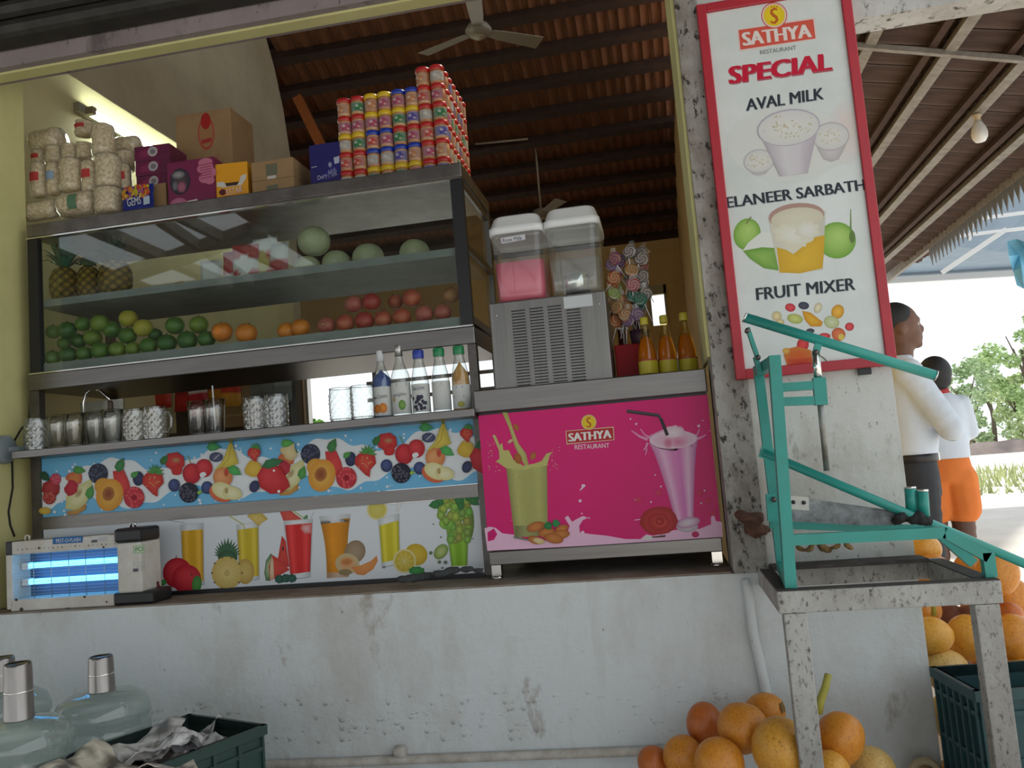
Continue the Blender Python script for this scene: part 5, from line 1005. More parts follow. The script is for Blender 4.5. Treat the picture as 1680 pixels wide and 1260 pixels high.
k.fan([z4s(*p) for p in ((545, 990), (560, 955), (620, 940), (700, 960), (720, 1000), (715, 1060), (570, 1070))], (.58, .10, .02), (.55, .18, .04)); k.fan([z4s(*p) for p in ((560, 1010), (715, 1000), (712, 1050), (575, 1066))], (.48, .04, .02), (.55, .10, .03)); k.line([z4s(750, 990), z4s(780, 1010), z4s(795, 1030)], 2, (.16, .14, .08)); k.oval(*z4s(560, 965), 6, 5, (.64, .40, .1), (.6, .3, .05))
k.done('fruit_mixer_print', spn)
# ================================================================== on the drinks counter
def rr_ring(wx, wy, r, z, n=5):
    out = []
    for cx, cy, a0 in ((wx/2-r, wy/2-r, 0), (-wx/2+r, wy/2-r, PI/2), (-wx/2+r, -wy/2+r, PI), (wx/2-r, -wy/2+r, 1.5*PI)):
        out += [Vector((cx+r*math.cos(a0+i/n*PI/2), cy+r*math.sin(a0+i/n*PI/2), z)) for i in range(n+1)]
    return out
def loft(mb, rings, caps=(True, True), smooth=True, col=None):
    n = len(rings[0]); mb.add([p for r in rings for p in r], [(k*n+i, k*n+(i+1) % n, (k+1)*n+(i+1) % n, (k+1)*n+i) for k in range(len(rings)-1) for i in range(n)], col, smooth)
    b = len(mb.v)-n*len(rings)
    if caps[0]: mb.f.append([b+i for i in range(n)][::-1]); mb.sm.append(False); mb.mi.append(mb.cur)
    if caps[1]: mb.f.append([b+(len(rings)-1)*n+i for i in range(n)]); mb.sm.append(False); mb.mi.append(mb.cur)
    return mb
YD = .20
dx0, dx1 = at(807, 560, YD).x, at(998, 540, YD).x; dzt = at(900, 487, YD).z; dcx = (dx0+dx1)/2
dp = thing('juice_dispenser', 'steel juice dispenser with two clear white-lidded tanks on the pink counter', 'dispenser', (dcx, YD+.2, CT))
bdy = MB().box((dx0, YD, CT), (dx1, YD+.42, dzt), bev=.004).part('body', mat('satin_steel', (.25, .245, .235), .42, .9, (.21, .205, .20), 40, stretch=(1, 1, .05)), dp, True)
for (xa_, ya_), (xb_, yb_), wd, n in (((277, 738), (308, 1165), 80, 26), ((380, 724), (413, 1150), 80, 26), ((484, 712), (518, 1142), 80, 26), ((595, 732), (624, 1136), 80, 25)):
    mb = MB(); B0 = at(760+xb_/3.5, 300+yb_/3.5, YD); A0 = at(760+xa_/3.5, 300+ya_/3.5, YD); wv = wd/3.5*mpp(A0); xm = (A0.x+B0.x)/2
    for i in range(n):
        z = A0.z+(B0.z-A0.z)*i/(n-1); mb.box((xm, YD-.0006, z-.0028), (xm+wv, YD+.003, z+.0018)); mb.cur = 1; mb.box((xm, YD-.0025, z+.0018), (xm+wv, YD+.002, z+.0030)); mb.cur = 0
    o = mb.part('louver_column', [black, MATS['satin_steel']], bdy, True); o['kind'] = 'stuff'
for x, y in ((190, 763), (218, 1170), (780, 695), (818, 1115)):
    MB().ell(at(760+x/3.5, 300+y/3.5, YD), (.004, .003, .004), 8, 6).part('screw', chrome, bdy, True)
A_, B_ = at(760+575/3.5, 300+660/3.5, YD), at(760+745/3.5, 300+705/3.5, YD); MB().box((A_.x, YD-.0012, B_.z), (B_.x, YD-.0005, B_.z+.045)).part('blank_sticker', mat('pale_sticker', (.55, .58, .60), .4), bdy, True)
tank_c = clear('tank_plastic', (.96, .97, .96), .8, .05, .06, .05, (.85, .88, .86))
lidw = mat('white_lid', (.78, .80, .80), .3)
def tank(px0, px1, ylt, ylb, ybot, level, liq, lab, Yt):
    a, b = at(px0, (ylb+ybot)/2, Yt), at(px1, (ylb+ybot)/2, Yt); wx = b.x-a.x; cx = (a.x+b.x)/2; z0 = dzt+.002; z1 = at((px0+px1)/2, ylb, Yt).z; z2 = at((px0+px1)/2, ylt, Yt).z; wy = .30
    org = Vector((cx, Yt+wy/2, 0)); sh = lambda rs: [[p+org for p in r] for r in rs]
    tk = loft(MB(), sh([rr_ring(wx*.84, wy*.84, .03, z0), rr_ring(wx*.92, wy*.92, .035, z0+.012), rr_ring(wx*.93, wy*.93, .035, z0+.03), rr_ring(wx*1.0, wy, .035, z1)]), (True, False)).part('tank', tank_c, dp, True, lab)
    rib = loft(MB(), sh([rr_ring(wx*1.015, wy*1.015, .036, z1-.03), rr_ring(wx*1.03, wy*1.03, .036, z1-.026), rr_ring(wx*1.03, wy*1.03, .036, z1-.020), rr_ring(wx*1.015, wy*1.015, .036, z1-.016)]), (False, False)).part('tank_rim', tank_c, tk, True)
    if level: loft(MB(), sh([rr_ring(wx*.82, wy*.82, .028, z0+.004), rr_ring(wx*.90, wy*.90, .033, z0+.014), rr_ring(wx*.945, wy*.95, .034, z0+(z1-z0)*level)])).part('drink', liq, tk, True)
    h = z2-z1
    loft(MB(), sh([rr_ring(wx*1.0, wy*1.0, .034, z1-.012), rr_ring(wx*1.06, wy*1.06, .036, z1-.01), rr_ring(wx*1.06, wy*1.06, .036, z1+h*.22), rr_ring(wx*1.02, wy*1.02, .04, z1+h*.28), rr_ring(wx*.90, wy*.90, .04, z1+h*.86), rr_ring(wx*.84, wy*.84, .04, z1+h*.97), rr_ring(wx*.6, wy*.6, .04, z1+h)]), (False, True)).part('lid', lidw, dp, True)
    return tk, wx, cx, z0, z1
tk, wx, cx, z0, z1 = tank(807, 893, 348, 376, 488, .56, mat('rose_milk', (.66, .10, .17), .35), 'clear tank of pink rose milk', YD+.02)
Yl = YD+.02
k = Ink(on_plane(Yl-.003), .0003); k.poly([(821, 391), (861, 384), (862, 393), (823, 400)], (.58, .58, .62)); k.text('Rose Milk', (824, 392), (856, 387), (825, 398), (.06, .06, .07), .02); k.done('paper_label', tk)
tk, wx, cx, z0, z1 = tank(897, 986, 335, 364, 481, .50, clear('water_clear', (.93, .96, .95), .8, .06, .02, .08, (.8, .85, .84)), 'clear tank with a steel cup at the bottom', YD+.02)
q = at(947, 470, YD+.06); MB().lathe([(.050, z0+.012), (.050, z0+.088), (.046, z0+.092), (0, z0+.092)], 24, (q.x, YD+.085, 0)).part('cooling_cup', chrome, tk, True)
MB().lathe([(.053, z0+.004), (.053, z0+.013)], 24, (q.x, YD+.085, 0)).part('cup_base', black, tk, True)
# lollipops on their stand
YLp = .36
def zl(x, y): return 960+x/4.845, 380+y/4.845
pst = at(*zl(300, 700), YLp)
st = thing('lollipop_stand', 'dark red stand crowded with swirl lollipops', 'stand', (pst.x, YLp+.05, CT))
b0, b1 = at(*zl(232, 905), YLp-.02), at(*zl(428, 905), YLp-.02)
MB().box((b0.x, YLp-.02, CT), (b1.x, YLp+.12, b0.z), bev=.004).part('base_box', mat('crimson_plastic', (.26, .006, .012), .45, spec=.15), st, True)
zt_ = at(*zl(300, 190), YLp).z
for xx in (pst.x-.012, pst.x+.05): MB().lathe([(.016, b0.z), (.014, zt_-.02), (.0, zt_)], 12, (xx, YLp+.06, 0)).part('post', mat('maroon_post', (.07, .01, .012), .5), st, True)
MB().lathe([(.035, b0.z), (.04, b0.z+.055), (.036, b0.z+.055), (.032, b0.z)], 14, (pst.x+.06, YLp+.02, 0)).part('cup', mat('plum_cup', (.05, .02, .04), .5), st, True)
LP = [(235,215,0),(215,262,1),(255,310,0),(232,368,2),(222,405,2),(245,448,3),(232,492,3),(258,540,4),(318,560,4),(250,600,4),(332,612,4),(256,655,2),(322,662,4),(250,708,2),(292,740,5),(355,155,5),(440,168,5),(360,212,5),(452,212,5),(370,262,4),(455,262,6),(370,305,4),(452,350,5),(362,368,5),(382,420,6),(452,402,5),(405,462,6),(442,535,7),(388,512,7),(432,600,7),(412,660,1),(482,492,5),(290,232,1),(345,705,1)]
cl_ = [((.30, .06, .28), (.5, .3, .12)), ((.26, .10, .30), (.45, .38, .42)), ((.5, .08, .03), (.6, .4, .2)), ((.25, .42, .05), (.6, .6, .4)), ((.62, .22, .04), (.6, .5, .34)), ((.22, .16, .14), (.66, .62, .58)), ((.55, .10, .12), (.64, .42, .42)), ((.03, .22, .16), (.3, .4, .34))]
nm_ = ['purple', 'lilac', 'red and orange', 'lime green', 'orange', 'brown and white', 'pink', 'teal']
lol_me = []
for c1, c2 in cl_:
    b = MB(); seg, rg, R = 36, 9, .0275; vs = []; cs = []; fs = []
    for sd in (-1, 1):
        o_ = len(vs)
        for j in range(rg+1):
            r = R*j/rg; y = sd*(.007*math.sqrt(max(0, 1-(j/rg)**4))+.0016*math.sin(j*2.2))
            for i in range(seg):
                a = 2*PI*i/seg; vs.append((r*math.cos(a), y, r*math.sin(a))); cs.append(tuple(v*.62 for v in (c1 if math.sin(3*a+j*1.5) > 0 else c2)))
        fs += [tuple((o_+j*seg+i, o_+j*seg+(i+1) % seg, o_+(j+1)*seg+(i+1) % seg, o_+(j+1)*seg+i))[::-sd] for j in range(rg) for i in range(seg)]
    lol_me.append(b.add(vs, fs, cs, True).mesh('candy_swirl', PRG))
stick_me = MB().tube([(0, .002, -.026), (0, .05, -.085)], .0018, 6).mesh('stick', white_p)
wrap_me = MB().add([(-.012, .0, .024), (.0, 0, .028), (.012, 0, .024), (-.014, .004, .04), (0, -.004, .044), (.014, .003, .041)], [(0,1,4,3), (1,2,5,4)], None, True).mesh('wrapper_tip', wrap_g)
rg_ = random.Random(31); cnt = {}
order = sorted(range(len(LP)), key=lambda i: LP[i][1])
for i in order:
    x, y, c = LP[i]; cnt[c] = cnt.get(c, 0)+1; P = at(*zl(x, y), YLp-.045+.026*(i % 3)+rg_.uniform(-.006, .006))
    t = thing('lollipop', f'{nm_[c]} swirl lollipop, {ORD[cnt[c]-1]} of that colour from the top of the stand', 'lollipop', P, 0, 'swirl lollipops on the stand')
    t.matrix_basis = Matrix.Translation(P) @ Matrix.Rotation(rg_.uniform(-.5, .5), 4, 'Z') @ Matrix.Rotation(rg_.uniform(-.4, .2), 4, 'X') @ Matrix.Rotation(rg_.uniform(-.6, .6), 4, 'Y')
    kid('candy_swirl', lol_me[c], t, (0, 0, 0)); kid('stick', stick_me, t, (0, 0, 0)); kid('wrapper_tip', wrap_me, t, (0, 0, 0))
# amber bottles
amb_m = bpy.data.materials.new('amber_drink'); amb_m.use_nodes = True; ap = amb_m.node_tree.nodes['Principled BSDF']; ap.inputs['Base Color'].default_value = (.75, .30, .01, 1); ap.inputs['Roughness'].default_value = .08; ap.inputs['Transmission Weight'].default_value = .65; ap.inputs['IOR'].default_value = 1.1
capy = mat('yellow_cap', (.50, .42, .04), .4)
AP = [(0, 0), (.030, 0), (.0335, .006), (.0335, .05), (.032, .075), (.022, .118), (.0135, .150), (.0125, .172)]
for i, (px, lab, sc) in enumerate(((1063.5, 'amber bottle nearest the lollipops, with a yellow label', 1.0), (1096, 'middle amber bottle of the three', 1.02), (1129, 'amber bottle nearest the pillar, glowing brightest', 1.05))):
    P = at(px, 600, .235+.03*i); t = thing('amber_bottle', lab, 'bottle', (P.x, .235+.03*i, CT), .4*i, 'amber drink bottles'); pr = [(r*1.08*sc, z*1.16*sc) for r, z in AP]
    MB().lathe(pr, 22, caps=False).part('bottle_shell', clear('amber_shell_%d' % i, (.95, .85, .5), .9, .06, .04), t); MB().lathe([(max(0, r-.0025), z+.002) for r, z in pr if z < .155]+[(0, .156)], 20, caps=False).part('drink', amb_m, t)
    MB().lathe([(.0150*sc, .196*sc), (.0158*sc, .198*sc), (.0158*sc, .222*sc), (.013*sc, .226*sc), (0, .226*sc)], 16).part('cap', capy, t)
    R = .0337*1.08*sc; n = 24; lb = MB(); lb.add([(R*math.cos(2*PI*j/n), R*math.sin(2*PI*j/n), z) for z in (.008, .060) for j in range(n)], [(j, (j+1) % n, n+(j+1) % n, n+j) for j in range(n)], (.42, .36, .03), True)
    lb.add([((R+.0003)*math.cos(2*PI*j/n), (R+.0003)*math.sin(2*PI*j/n), z) for z in (.056, .062) for j in range(n)], [(j, (j+1) % n, n+(j+1) % n, n+j) for j in range(n)], (.30, .06, .03), True); lo = lb.part('paper_label', PRN, t)
    k = Ink(lambda x, y, l: Vector(((R+.0005+l)*math.cos(-PI/2+x/R), (R+.0005+l)*math.sin(-PI/2+x/R), y)))
    for j in range(5): k.line([(-.02, .018+.007*j), (.02, .018+.007*j)], .002, (.24, .22, .03))
    k.done('label_print', lo, world=False)
# ---- ceiling fans and pendant rod in the room
def fan_(hub, rz, lab, down, blade, c, scale=1):
    t = thing('ceiling_fan', lab, 'fan', hub, rz); fm = mat('fan_enamel', (.30, .26, .20), .4)
    MB().lathe([(0, -.045), (.055, -.042), (.095, -.015), (.105, .01), (.08, .05), (.03, .07)], 24).part('motor', fm, t); MB().lathe([(.0, -.052), (.045, -.05), (.05, -.04)], 18).part('hub_cap', mat('fan_cap_cream', (.45, .38, .28), .4), t)
    MB().tube([(0, 0, .06), (0, 0, down)], .012, 8).part('down_rod', mat('cream_rod', (.42, .34, .24), .5), t); MB().lathe([(.04, down-.03), (.05, down), (.0, down)], 14).part('ceiling_cup', fm, t)
    for i in range(3):
        a = i*2*PI/3; M = Matrix.Rotation(a, 4, 'Z'); b = MB(); vs = [(.10, -.04, .005), (.10, .04, -.005), (.2, .055, -.010), (blade, .07, -.014), (blade, -.065, .016), (.2, -.05, .012)]
        b.add([M @ Vector(v) for v in vs]+[M @ (Vector(v)+Vector((0, 0, .004))) for v in vs], [(5,4,3,2,1,0), (6,7,8,9,10,11)]+[(j, (j+1) % 6, (j+1) % 6+6, j+6) for j in range(6)]); b.part('blade', fm, t)
h1 = at(785, 52, 3.2); fan_(h1, 2.75, 'ceiling fan high under the roof above the sweet jars', ZE+(YB-3.2)*math.tan(SL)-h1.z-.05, .55, 0)
h2 = at(888, 352, 6.2); fan_(h2, 3.2, 'ceiling fan on a long cream rod behind the juice dispenser', at(870, 206, 6.2).z-h2.z, .5, 0)
MB().tube([at(780, 236, 5.9), at(866, 228, 5.9)], .012, 6).solo('conduit', MATS['cream_rod'], 'thin cream conduit under the roof tiles beside the fan rod', 'pipe')
# ---- tube lamp on the side wall
y0_, y1_ = 1.0, 2.25; zt2 = 3.21
t = thing('tube_lamp', 'lit fluorescent tube on the yellow side wall', 'lamp', (XL, y0_, zt2))
MB().box((XL, y0_-.08, zt2-.02), (XL+.035, y1_, zt2+.03)).part('batten_housing', mat('lamp_housing', (.35, .33, .26), .5), t, True)
MB().tube([(XL+.062, y0_, zt2), (XL+.062, y1_-.03, zt2)], .014, 10).part('tube', glow('tube_glow', (.92, 1.0, .90), 95), t, True)
for yy in (y0_-.03, y1_-.03): MB().box((XL+.035, yy, zt2-.02), (XL+.08, yy+.03, zt2+.02)).part('end_cap', mat('lamp_cap', (.3, .26, .18), .5), t, True)
t = thing('tube_lamp', 'second fluorescent tube, added unseen behind the boxes to brighten the room', 'lamp', (XL, 2.35, zt2))  # added tube, out of view, brightens the room
MB().box((XL, 2.32, zt2-.02), (XL+.035, 3.15, zt2+.03)).part('batten_housing', MATS['lamp_housing'], t, True); MB().tube([(XL+.062, 2.36, zt2), (XL+.062, 3.1, zt2)], .014, 10).part('tube', MATS['tube_glow'], t, True)
for yy in (2.33, 3.1): MB().box((XL+.035, yy, zt2-.02), (XL+.08, yy+.03, zt2+.02)).part('end_cap', MATS['lamp_cap'], t, True)
# ================================================================== insect killer lamp on the ledge
YI = .03; ZI = WZ+.0065
ix0, ix1 = at(10, 960, YI).x, at(243, 930, YI).x; izt = at(120, 880, YI).z; ih = izt-ZI; il = ix1-ix0
ik = thing('insect_killer', 'white electric insect killer with two glowing blue tubes, on the ledge', 'insect killer', ((ix0+ix1)/2, YI+.06, ZI))
enam = mat('chipped_enamel', (.62, .61, .57), .5, 0, (.50, .47, .41), 9)
rust = mat('rust_chip', (.05, .03, .025), .9)
U = lambda u: ix0+il*u; V = lambda v: ZI+ih*v
def ib(name, u0, v0, u1, v1, y0, y1, m, bev=.004): return MB().box((U(u0), y0, V(v0)), (U(u1), y1, V(v1)), bev=bev).part(name, m, ik, True)
tb = ib('top_bar', .045, .80, .80, .985, YI, YI+.12, enam); bb = ib('bottom_bar', .03, .0, .76, .165, YI, YI+.12, enam)
ib('end_post', .0, .03, .045, .80, YI, YI+.12, enam); ib('corner_cap', .0, .80, .045, .99, YI, YI+.12, black); po = ib('switch_post', .80, .17, .968, .86, YI-.012, YI+.12, enam, .008); ib('post_cap', .785, .86, .972, 1.06, YI-.016, YI+.12, black, .012); ib('base_block', .755, .0, 1.03, .18, YI-.004, YI+.13, black, .01)
ib('back_plate', .045, .165, .80, .80, YI+.10, YI+.115, mat('blue_backing', (.05, .10, .18), .4), 0)
for v in (.385, .615): MB().tube([(U(.10), YI+.06, V(v)), (U(.80), YI+.06, V(v))], .0115, 12).part('lamp_tube', glow('blue_tube_%d' % int(v*1000), (.10, .50, 1.0), 9), ik, True); 
for v in (.385, .615): ib('tube_socket', .05, v-.05, .10, v+.05, YI+.045, YI+.08, white_p, .003)
wm_ = mat('grid_wire', (.34, .38, .40), .4, .8)
gw = MB()
for i in range(15): z = V(.18+.61*i/14); gw.tube([(U(.045), YI+.012, z), (U(.80), YI+.012, z)], .0009, 4)
o = gw.part('wire_grid', wm_, ik, True); o['kind'] = 'stuff'
for u in (.19, .315, .44, .56, .69): MB().tube([(U(u), YI+.009, V(.16)), (U(u), YI+.009, V(.81))], .0014, 5).part('guard_wire', wm_, ik, True)
MB().tube([(U(.12), YI+.02, V(.985)), (U(.12), YI+.02, V(1.05)), (U(.135), YI+.02, V(1.06)), (U(.15), YI+.02, V(1.05)), (U(.15), YI+.02, V(.985))], .004, 6).part('hanging_eye', enam, ik, True)
MB().tube([(U(.86), YI+.03, V(1.06)), (U(.86), YI+.03, V(1.12)), (U(.875), YI+.03, V(1.13)), (U(.89), YI+.03, V(1.12)), (U(.89), YI+.03, V(1.06))], .004, 6).part('hanging_eye', chrome, ik, True)
fI = on_plane(YI)
k = Ink(fI, .0006); k.poly([z7(348, 408), z7(545, 396), z7(543, 440), z7(346, 452)], (.02, .12, .32)); k.text('PEST-O-FLASH', z7(368, 418), z7(528, 407), z7(369, 443), (.55, .60, .66), .03); k.done('name_plate', tb)
k = Ink(fI, .0006); k.poly([z7(598, 398), z7(715, 388), z7(715, 432), z7(598, 444)], (.55, .55, .54)); [k.line([z7(645, 408+8*i), z7(706, 402+8*i)], .7, (.3, .3, .32)) for i in range(4)]; k.poly([z7(600, 425), z7(640, 420), z7(640, 438), z7(600, 442)], (.10, .10, .12)); k.done('info_sticker', tb)
fP = on_plane(YI-.012)
k = Ink(fP, .0006); q = [z7(876, 462), z7(946, 456), z7(948, 506), z7(878, 512)]; k.poly(q, (.10, .34, .10)); c_ = (sum(p[0] for p in q)/4, sum(p[1] for p in q)/4); k.poly([(c_[0]+(p[0]-c_[0])*.9, c_[1]+(p[1]-c_[1])*.88) for p in q], (.50, .58, .42)); k.text('PCI', z7(889, 472), z7(937, 467), z7(891, 500), (.06, .20, .08), .05); k.done('maker_sticker', po)
k = Ink(fP, .0006); [k.line([z7(895, 570+11*i), z7(955, 566+11*i)], .6, (.3, .3, .32)) for i in range(6)]; k.poly([z7(874, 612), z7(908, 609), z7(908, 630), z7(874, 634)], (.10, .10, .12)); k.line([z7(876, 565), z7(885, 575), z7(878, 595)], .8, (.2, .2, .2)); k.done('warning_sticker', po)
random.seed(14)
k = Ink(fI, .0005)
for x, y, r in ((450, 878, 6), (430, 884, 5), (255, 476, 3), (140, 880, 5), (555, 795, 4), (700, 830, 3), (150, 895, 3), (680, 470, 3), (105, 815, 4)): k.fan(rnd_ring(*z7(x, y), r*.6, 9, x, .45), (.05, .03, .02), (.07, .05, .04))
for i in range(24): k.fan(rnd_ring(*z7(90+i*29, 489-i*1.8), random.uniform(.5, 1.5), 7, i, .4), (.12, .07, .05), (.12, .07, .05))
k.done('rust_marks', ik)
# dark cloth bundled behind the killer, rag beside the counter leg
def rag(name, lab, pts, Yc, rad, m, seed, zmin):
    random.seed(seed); b = MB()
    for x, y, r in pts:
        P = at(x, y, Yc+random.uniform(-.02, .02)); P.z = max(P.z, zmin+r*.55); b.ell(P, (r*random.uniform(1.1, 1.6), r*.8, r*.62), 12, 8, fn=lambda d: 1+.22*math.sin(9*d.x+7*d.z+seed)+.14*math.sin(14*d.y+11*d.x))
    o = b.solo(name, m, lab, 'cloth'); md = o.modifiers.new('weld', 'REMESH'); md.mode = 'VOXEL'; md.voxel_size = .006; md.use_smooth_shade = True; return o
rag('rag', 'crumpled dark grey rag on the ledge by the counter leg', [(662, 950, .022), (680, 948, .026), (700, 945, .024), (722, 941, .022), (742, 936, .024), (765, 934, .02), (785, 936, .016)], .10, .02, mat('charcoal_cloth', (.035, .04, .042), .95, 0, (.06, .065, .065), 20), 3, WZ+.006)
rag('cloth_bundle', 'dark maroon bundle tucked behind the insect killer', [(252, 958, .02), (256, 968, .022), (248, 975, .02)], .13, .02, mat('maroon_cloth', (.12, .015, .03), .9), 4, WZ+.006)
# cable and pipe stub on the yellow jamb
jx = -2.747
MB().tube([atx(x, y, jx) for x, y in ((50, 650), (48, 688), (34, 705), (22, 726), (20, 760), (21, 800), (14, 840), (17, 862), (24, 880))], .004, 6).solo('power_cable', rubber, 'black cable hanging down the yellow jamb to the insect killer', 'cable')
t = thing('pipe_stub', 'grey pipe with a round flange on the yellow jamb', 'pipe', atx(10, 740, jx)); gp_ = mat('grey_pvc', (.20, .24, .26), .5)
c0 = atx(4, 738, jx); MB().lathe([(.06, 0), (.06, .02), (.05, .03), (0, .03)], 20, c0, Matrix.Rotation(PI/2, 4, 'Y')).part('flange', gp_, t, True); MB().tube([c0+Vector((.02, 0, 0)), c0+Vector((.03, .12, .0)), c0+Vector((.03, .2, 0))], .014, 10).part('pipe', gp_, t, True)
# ================================================================== iron stand and coconut cutter
TX0, TX1, TY0, TY1, TZ = .262, .838, -.52, .0, .70
tb_ = thing('iron_stand', 'grimy whitewashed open frame stand in front of the sign wall', 'stand', ((TX0+TX1)/2, (TY0+TY1)/2, 0))
grime = plaster('grimy_white_frame', (.42, .42, .40), (.20, .18, .16), (.05, .045, .04), .40, .66, .54, .68, 70, .4)
for a, b, n in (((TX0, TY0, TZ-.06), (TX1, TY0+.05, TZ), 'front_bar'), ((TX0, TY1-.05, TZ-.06), (TX1, TY1, TZ), 'back_bar'), ((TX0, TY0+.05, TZ-.06), (TX0+.045, TY1-.05, TZ), 'side_bar'), ((TX1-.055, TY0+.05, TZ-.06), (TX1, TY1-.05, TZ), 'side_bar')): MB().box(a, b, bev=.004).part(n, grime, tb_, True)
sl_m = mat('greasy_black_top', (.02, .017, .015), .7, 0, (.06, .05, .045), 20)
for a, b in (((TX0+.002, TY0+.004, TZ), (TX1-.002, TY0+.046, TZ+.003)), ((TX0+.04, TY1-.10, TZ), (TX1-.06, TY1-.002, TZ+.012)), ((TX1-.052, TY0+.05, TZ), (TX1-.004, TY1-.05, TZ+.003)), ((TX0+.003, TY0+.05, TZ), (TX0+.042, TY1-.05, TZ+.003))): MB().box(a, b).part('greasy_skin', sl_m, tb_, True)
for x in (TX0+.012, TX1-.072):
    for y in (TY0+.002,): MB().box((x, y, 0), (x+.062, y+.05, TZ-.061), bev=.003).part('leg', grime, tb_, True)
teal = mat('teal_enamel', (.02, .30, .26), .38, 0, (.025, .25, .21), 6, spec=.5)
cu = thing('coconut_cutter', 'teal lever coconut cutter bolted on the iron stand', 'cutter', ((TX0+TX1)/2, -.35, TZ+.004))
def z5(x, y): return 1190+x/2.6245, 500+y/2.6245
FY, BY, MY = -.47, -.14, -.31
def cbar(name, p, q, Y0, Y1, w=.03, h=None, m=None): return MB().bar(at(*z5(*p), Y0), at(*z5(*q), Y1), w, h or w).part(name, m or teal, cu, True)
def ctube(name, p, q, Y0, r, m=None, Y1=None): return MB().tube([at(*z5(*p), Y0), at(*z5(*q), Y0 if Y1 is None else Y1)], r, 14).part(name, m or teal, cu, True)
P = at(*z5(210, 220), FY); Q = at(*z5(278, 1200), FY); MB().bar((Q.x, FY, TZ+.0035), (P.x, FY, P.z), .032, .036).part('front_post', teal, cu, True)
P2 = at(*z5(140, 265), BY); MB().bar((P2.x+.006, BY, TZ+.0035), (P2.x, BY, P2.z), .03, .03).part('back_post', teal, cu, True)
MB().bar((P.x, FY, P.z-.016), (P2.x, BY, P2.z-.016), .03, .032).part('top_link', teal, cu, True); MB().bar((Q.x, FY, TZ+.02), (P2.x+.006, BY, TZ+.02), .03, .032).part('foot_link', teal, cu, True)
r0, r1, r2, r3 = [at(*z5(*p), FY) for p in ((290, 1012), (940, 980), (1128, 1085), (1130, 1190))]; r3.x = r2.x; r3.z = TZ+.0035
MB().bar(r0, r1, .03, .03).part('front_rail', teal, cu, True); MB().bar(r1, r2, .03, .03).part('front_rail_slope', teal, cu, True); MB().bar(r2+Vector((0, 0, .012)), r3, .03, .03).part('front_foot', teal, cu, True)
r0, r1, r2 = [at(*z5(*p), BY) for p in ((190, 945), (900, 968), (1065, 1112))]
MB().bar(r0, r1, .026, .026).part('back_rail', teal, cu, True); MB().bar(r1, r2, .03, .03).part('back_rail_slope', teal, cu, True)
lv = ctube('lever', (85, 55), (905, 305), MY, .0155); ctube('lever_cap', (80, 53), (87, 56), MY, .0163, chrome); ctube('lever_cap', (903, 304), (909, 306), MY, .0163, chrome)
cbar('link_plate', (95, 100), (142, 238), MY, MY, .012, .028); 
for p in ((95, 112), (140, 228), (160, 632), (390, 205), (208, 838)): MB().lathe([(.008, -.014), (.008, .012), (.0, .012)], 8, at(*z5(*p), MY-.012), Matrix.Rotation(PI/2, 4, 'X')).part('bolt', steel_d, cu, True)
cbar('link_plate', (130, 225), (150, 300), MY, MY, .014, .03)
MB().bar(at(*z5(150, 290), MY), (P2.x, BY, P2.z-.02), .02, .02).part('pivot_arm', teal, cu, True)
ctube('piston_sleeve', (388, 200), (400, 330), MY, .0125, chrome); ctube('piston_rod', (398, 320), (437, 715), MY, .009, mat('worn_rod', (.28, .30, .29), .4, .6, (.2, .17, .14), 12)); cbar('rod_collar', (402, 315), (412, 432), MY, MY, .036, .03); cbar('lever_lug', (400, 170), (390, 205), MY, MY, .02, .02)
for p, q in (((235, 357), (395, 346)), ((240, 418), (398, 412))): MB().bar(at(*z5(*p), MY), at(*z5(*q), MY), .026, .026).part('guide_arm', teal, cu, True)
for yy in (357, 418): a = at(*z5(235, yy), MY); MB().bar(a, (at(*z5(222, yy), FY).x, FY, a.z), .02, .024).part('guide_arm', teal, cu, True)
a = at(*z5(160, 635), MY-.02); b = at(*z5(1330, 1132), MY-.02); MB().tube([a, b], .0135, 14).part('press_arm', teal, cu, True)
MB().bar(at(*z5(150, 630), MY-.02), at(*z5(262, 668), MY-.02), .012, .036).part('arm_plate', teal, cu, True)
pl = [at(*z5(*p), MY) for p in ((280, 868), (350, 832), (450, 848), (740, 888), (745, 948), (560, 948), (282, 932))]
MB().prism([(p.x, p.z) for p in pl], MY-.006, MY+.006).part('blade', mat('cutter_blade', (.22, .24, .25), .45, .7, (.05, .05, .05), 14), cu, True)
bp = [at(*z5(*p), MY-.007) for p in ((272, 822), (358, 828), (360, 886), (275, 880))]
pp = MB().prism([(p.x, p.z) for p in bp], MY-.012, MY-.0065).part('blade_plate', mat('pale_plate', (.48, .48, .44), .5, .3), cu, True)
for p in ((293, 850), (338, 852)): MB().lathe([(.006, -.006), (.006, .004), (0, .004)], 8, at(*z5(*p), MY-.014), Matrix.Rotation(PI/2, 4, 'X')).part('bolt', black, pp, True)
cbar('blade_lug', (195, 815), (205, 930), MY, MY, .03, .02)
for (x, y0, y1) in ((795, 788, 895), (848, 800, 910)): MB().tube([at(*z5(x+8, y1), MY-.01*(x > 800)), at(*z5(x, y0), MY-.01*(x > 800))], .016, 14).part('handle_tube', teal, cu, True); ctube('handle_cap', (x, y0+4), (x-1, y0-4), MY-.01*(x > 800), .0168, chrome)
rb = MB(); random.seed(6)
for i in range(12): rb.ell(at(*z5(740+i*12, 920+random.uniform(-22, 18)), MY-.03+random.uniform(-.015, .02)), (.016, .014, .013), 10, 7, fn=lambda d: 1+.2*math.sin(8*d.x+9*d.z))
o = rb.part('rubber_wrap', rubber, cu, True); md = o.modifiers.new('weld', 'REMESH'); md.mode = 'VOXEL'; md.voxel_size = .005
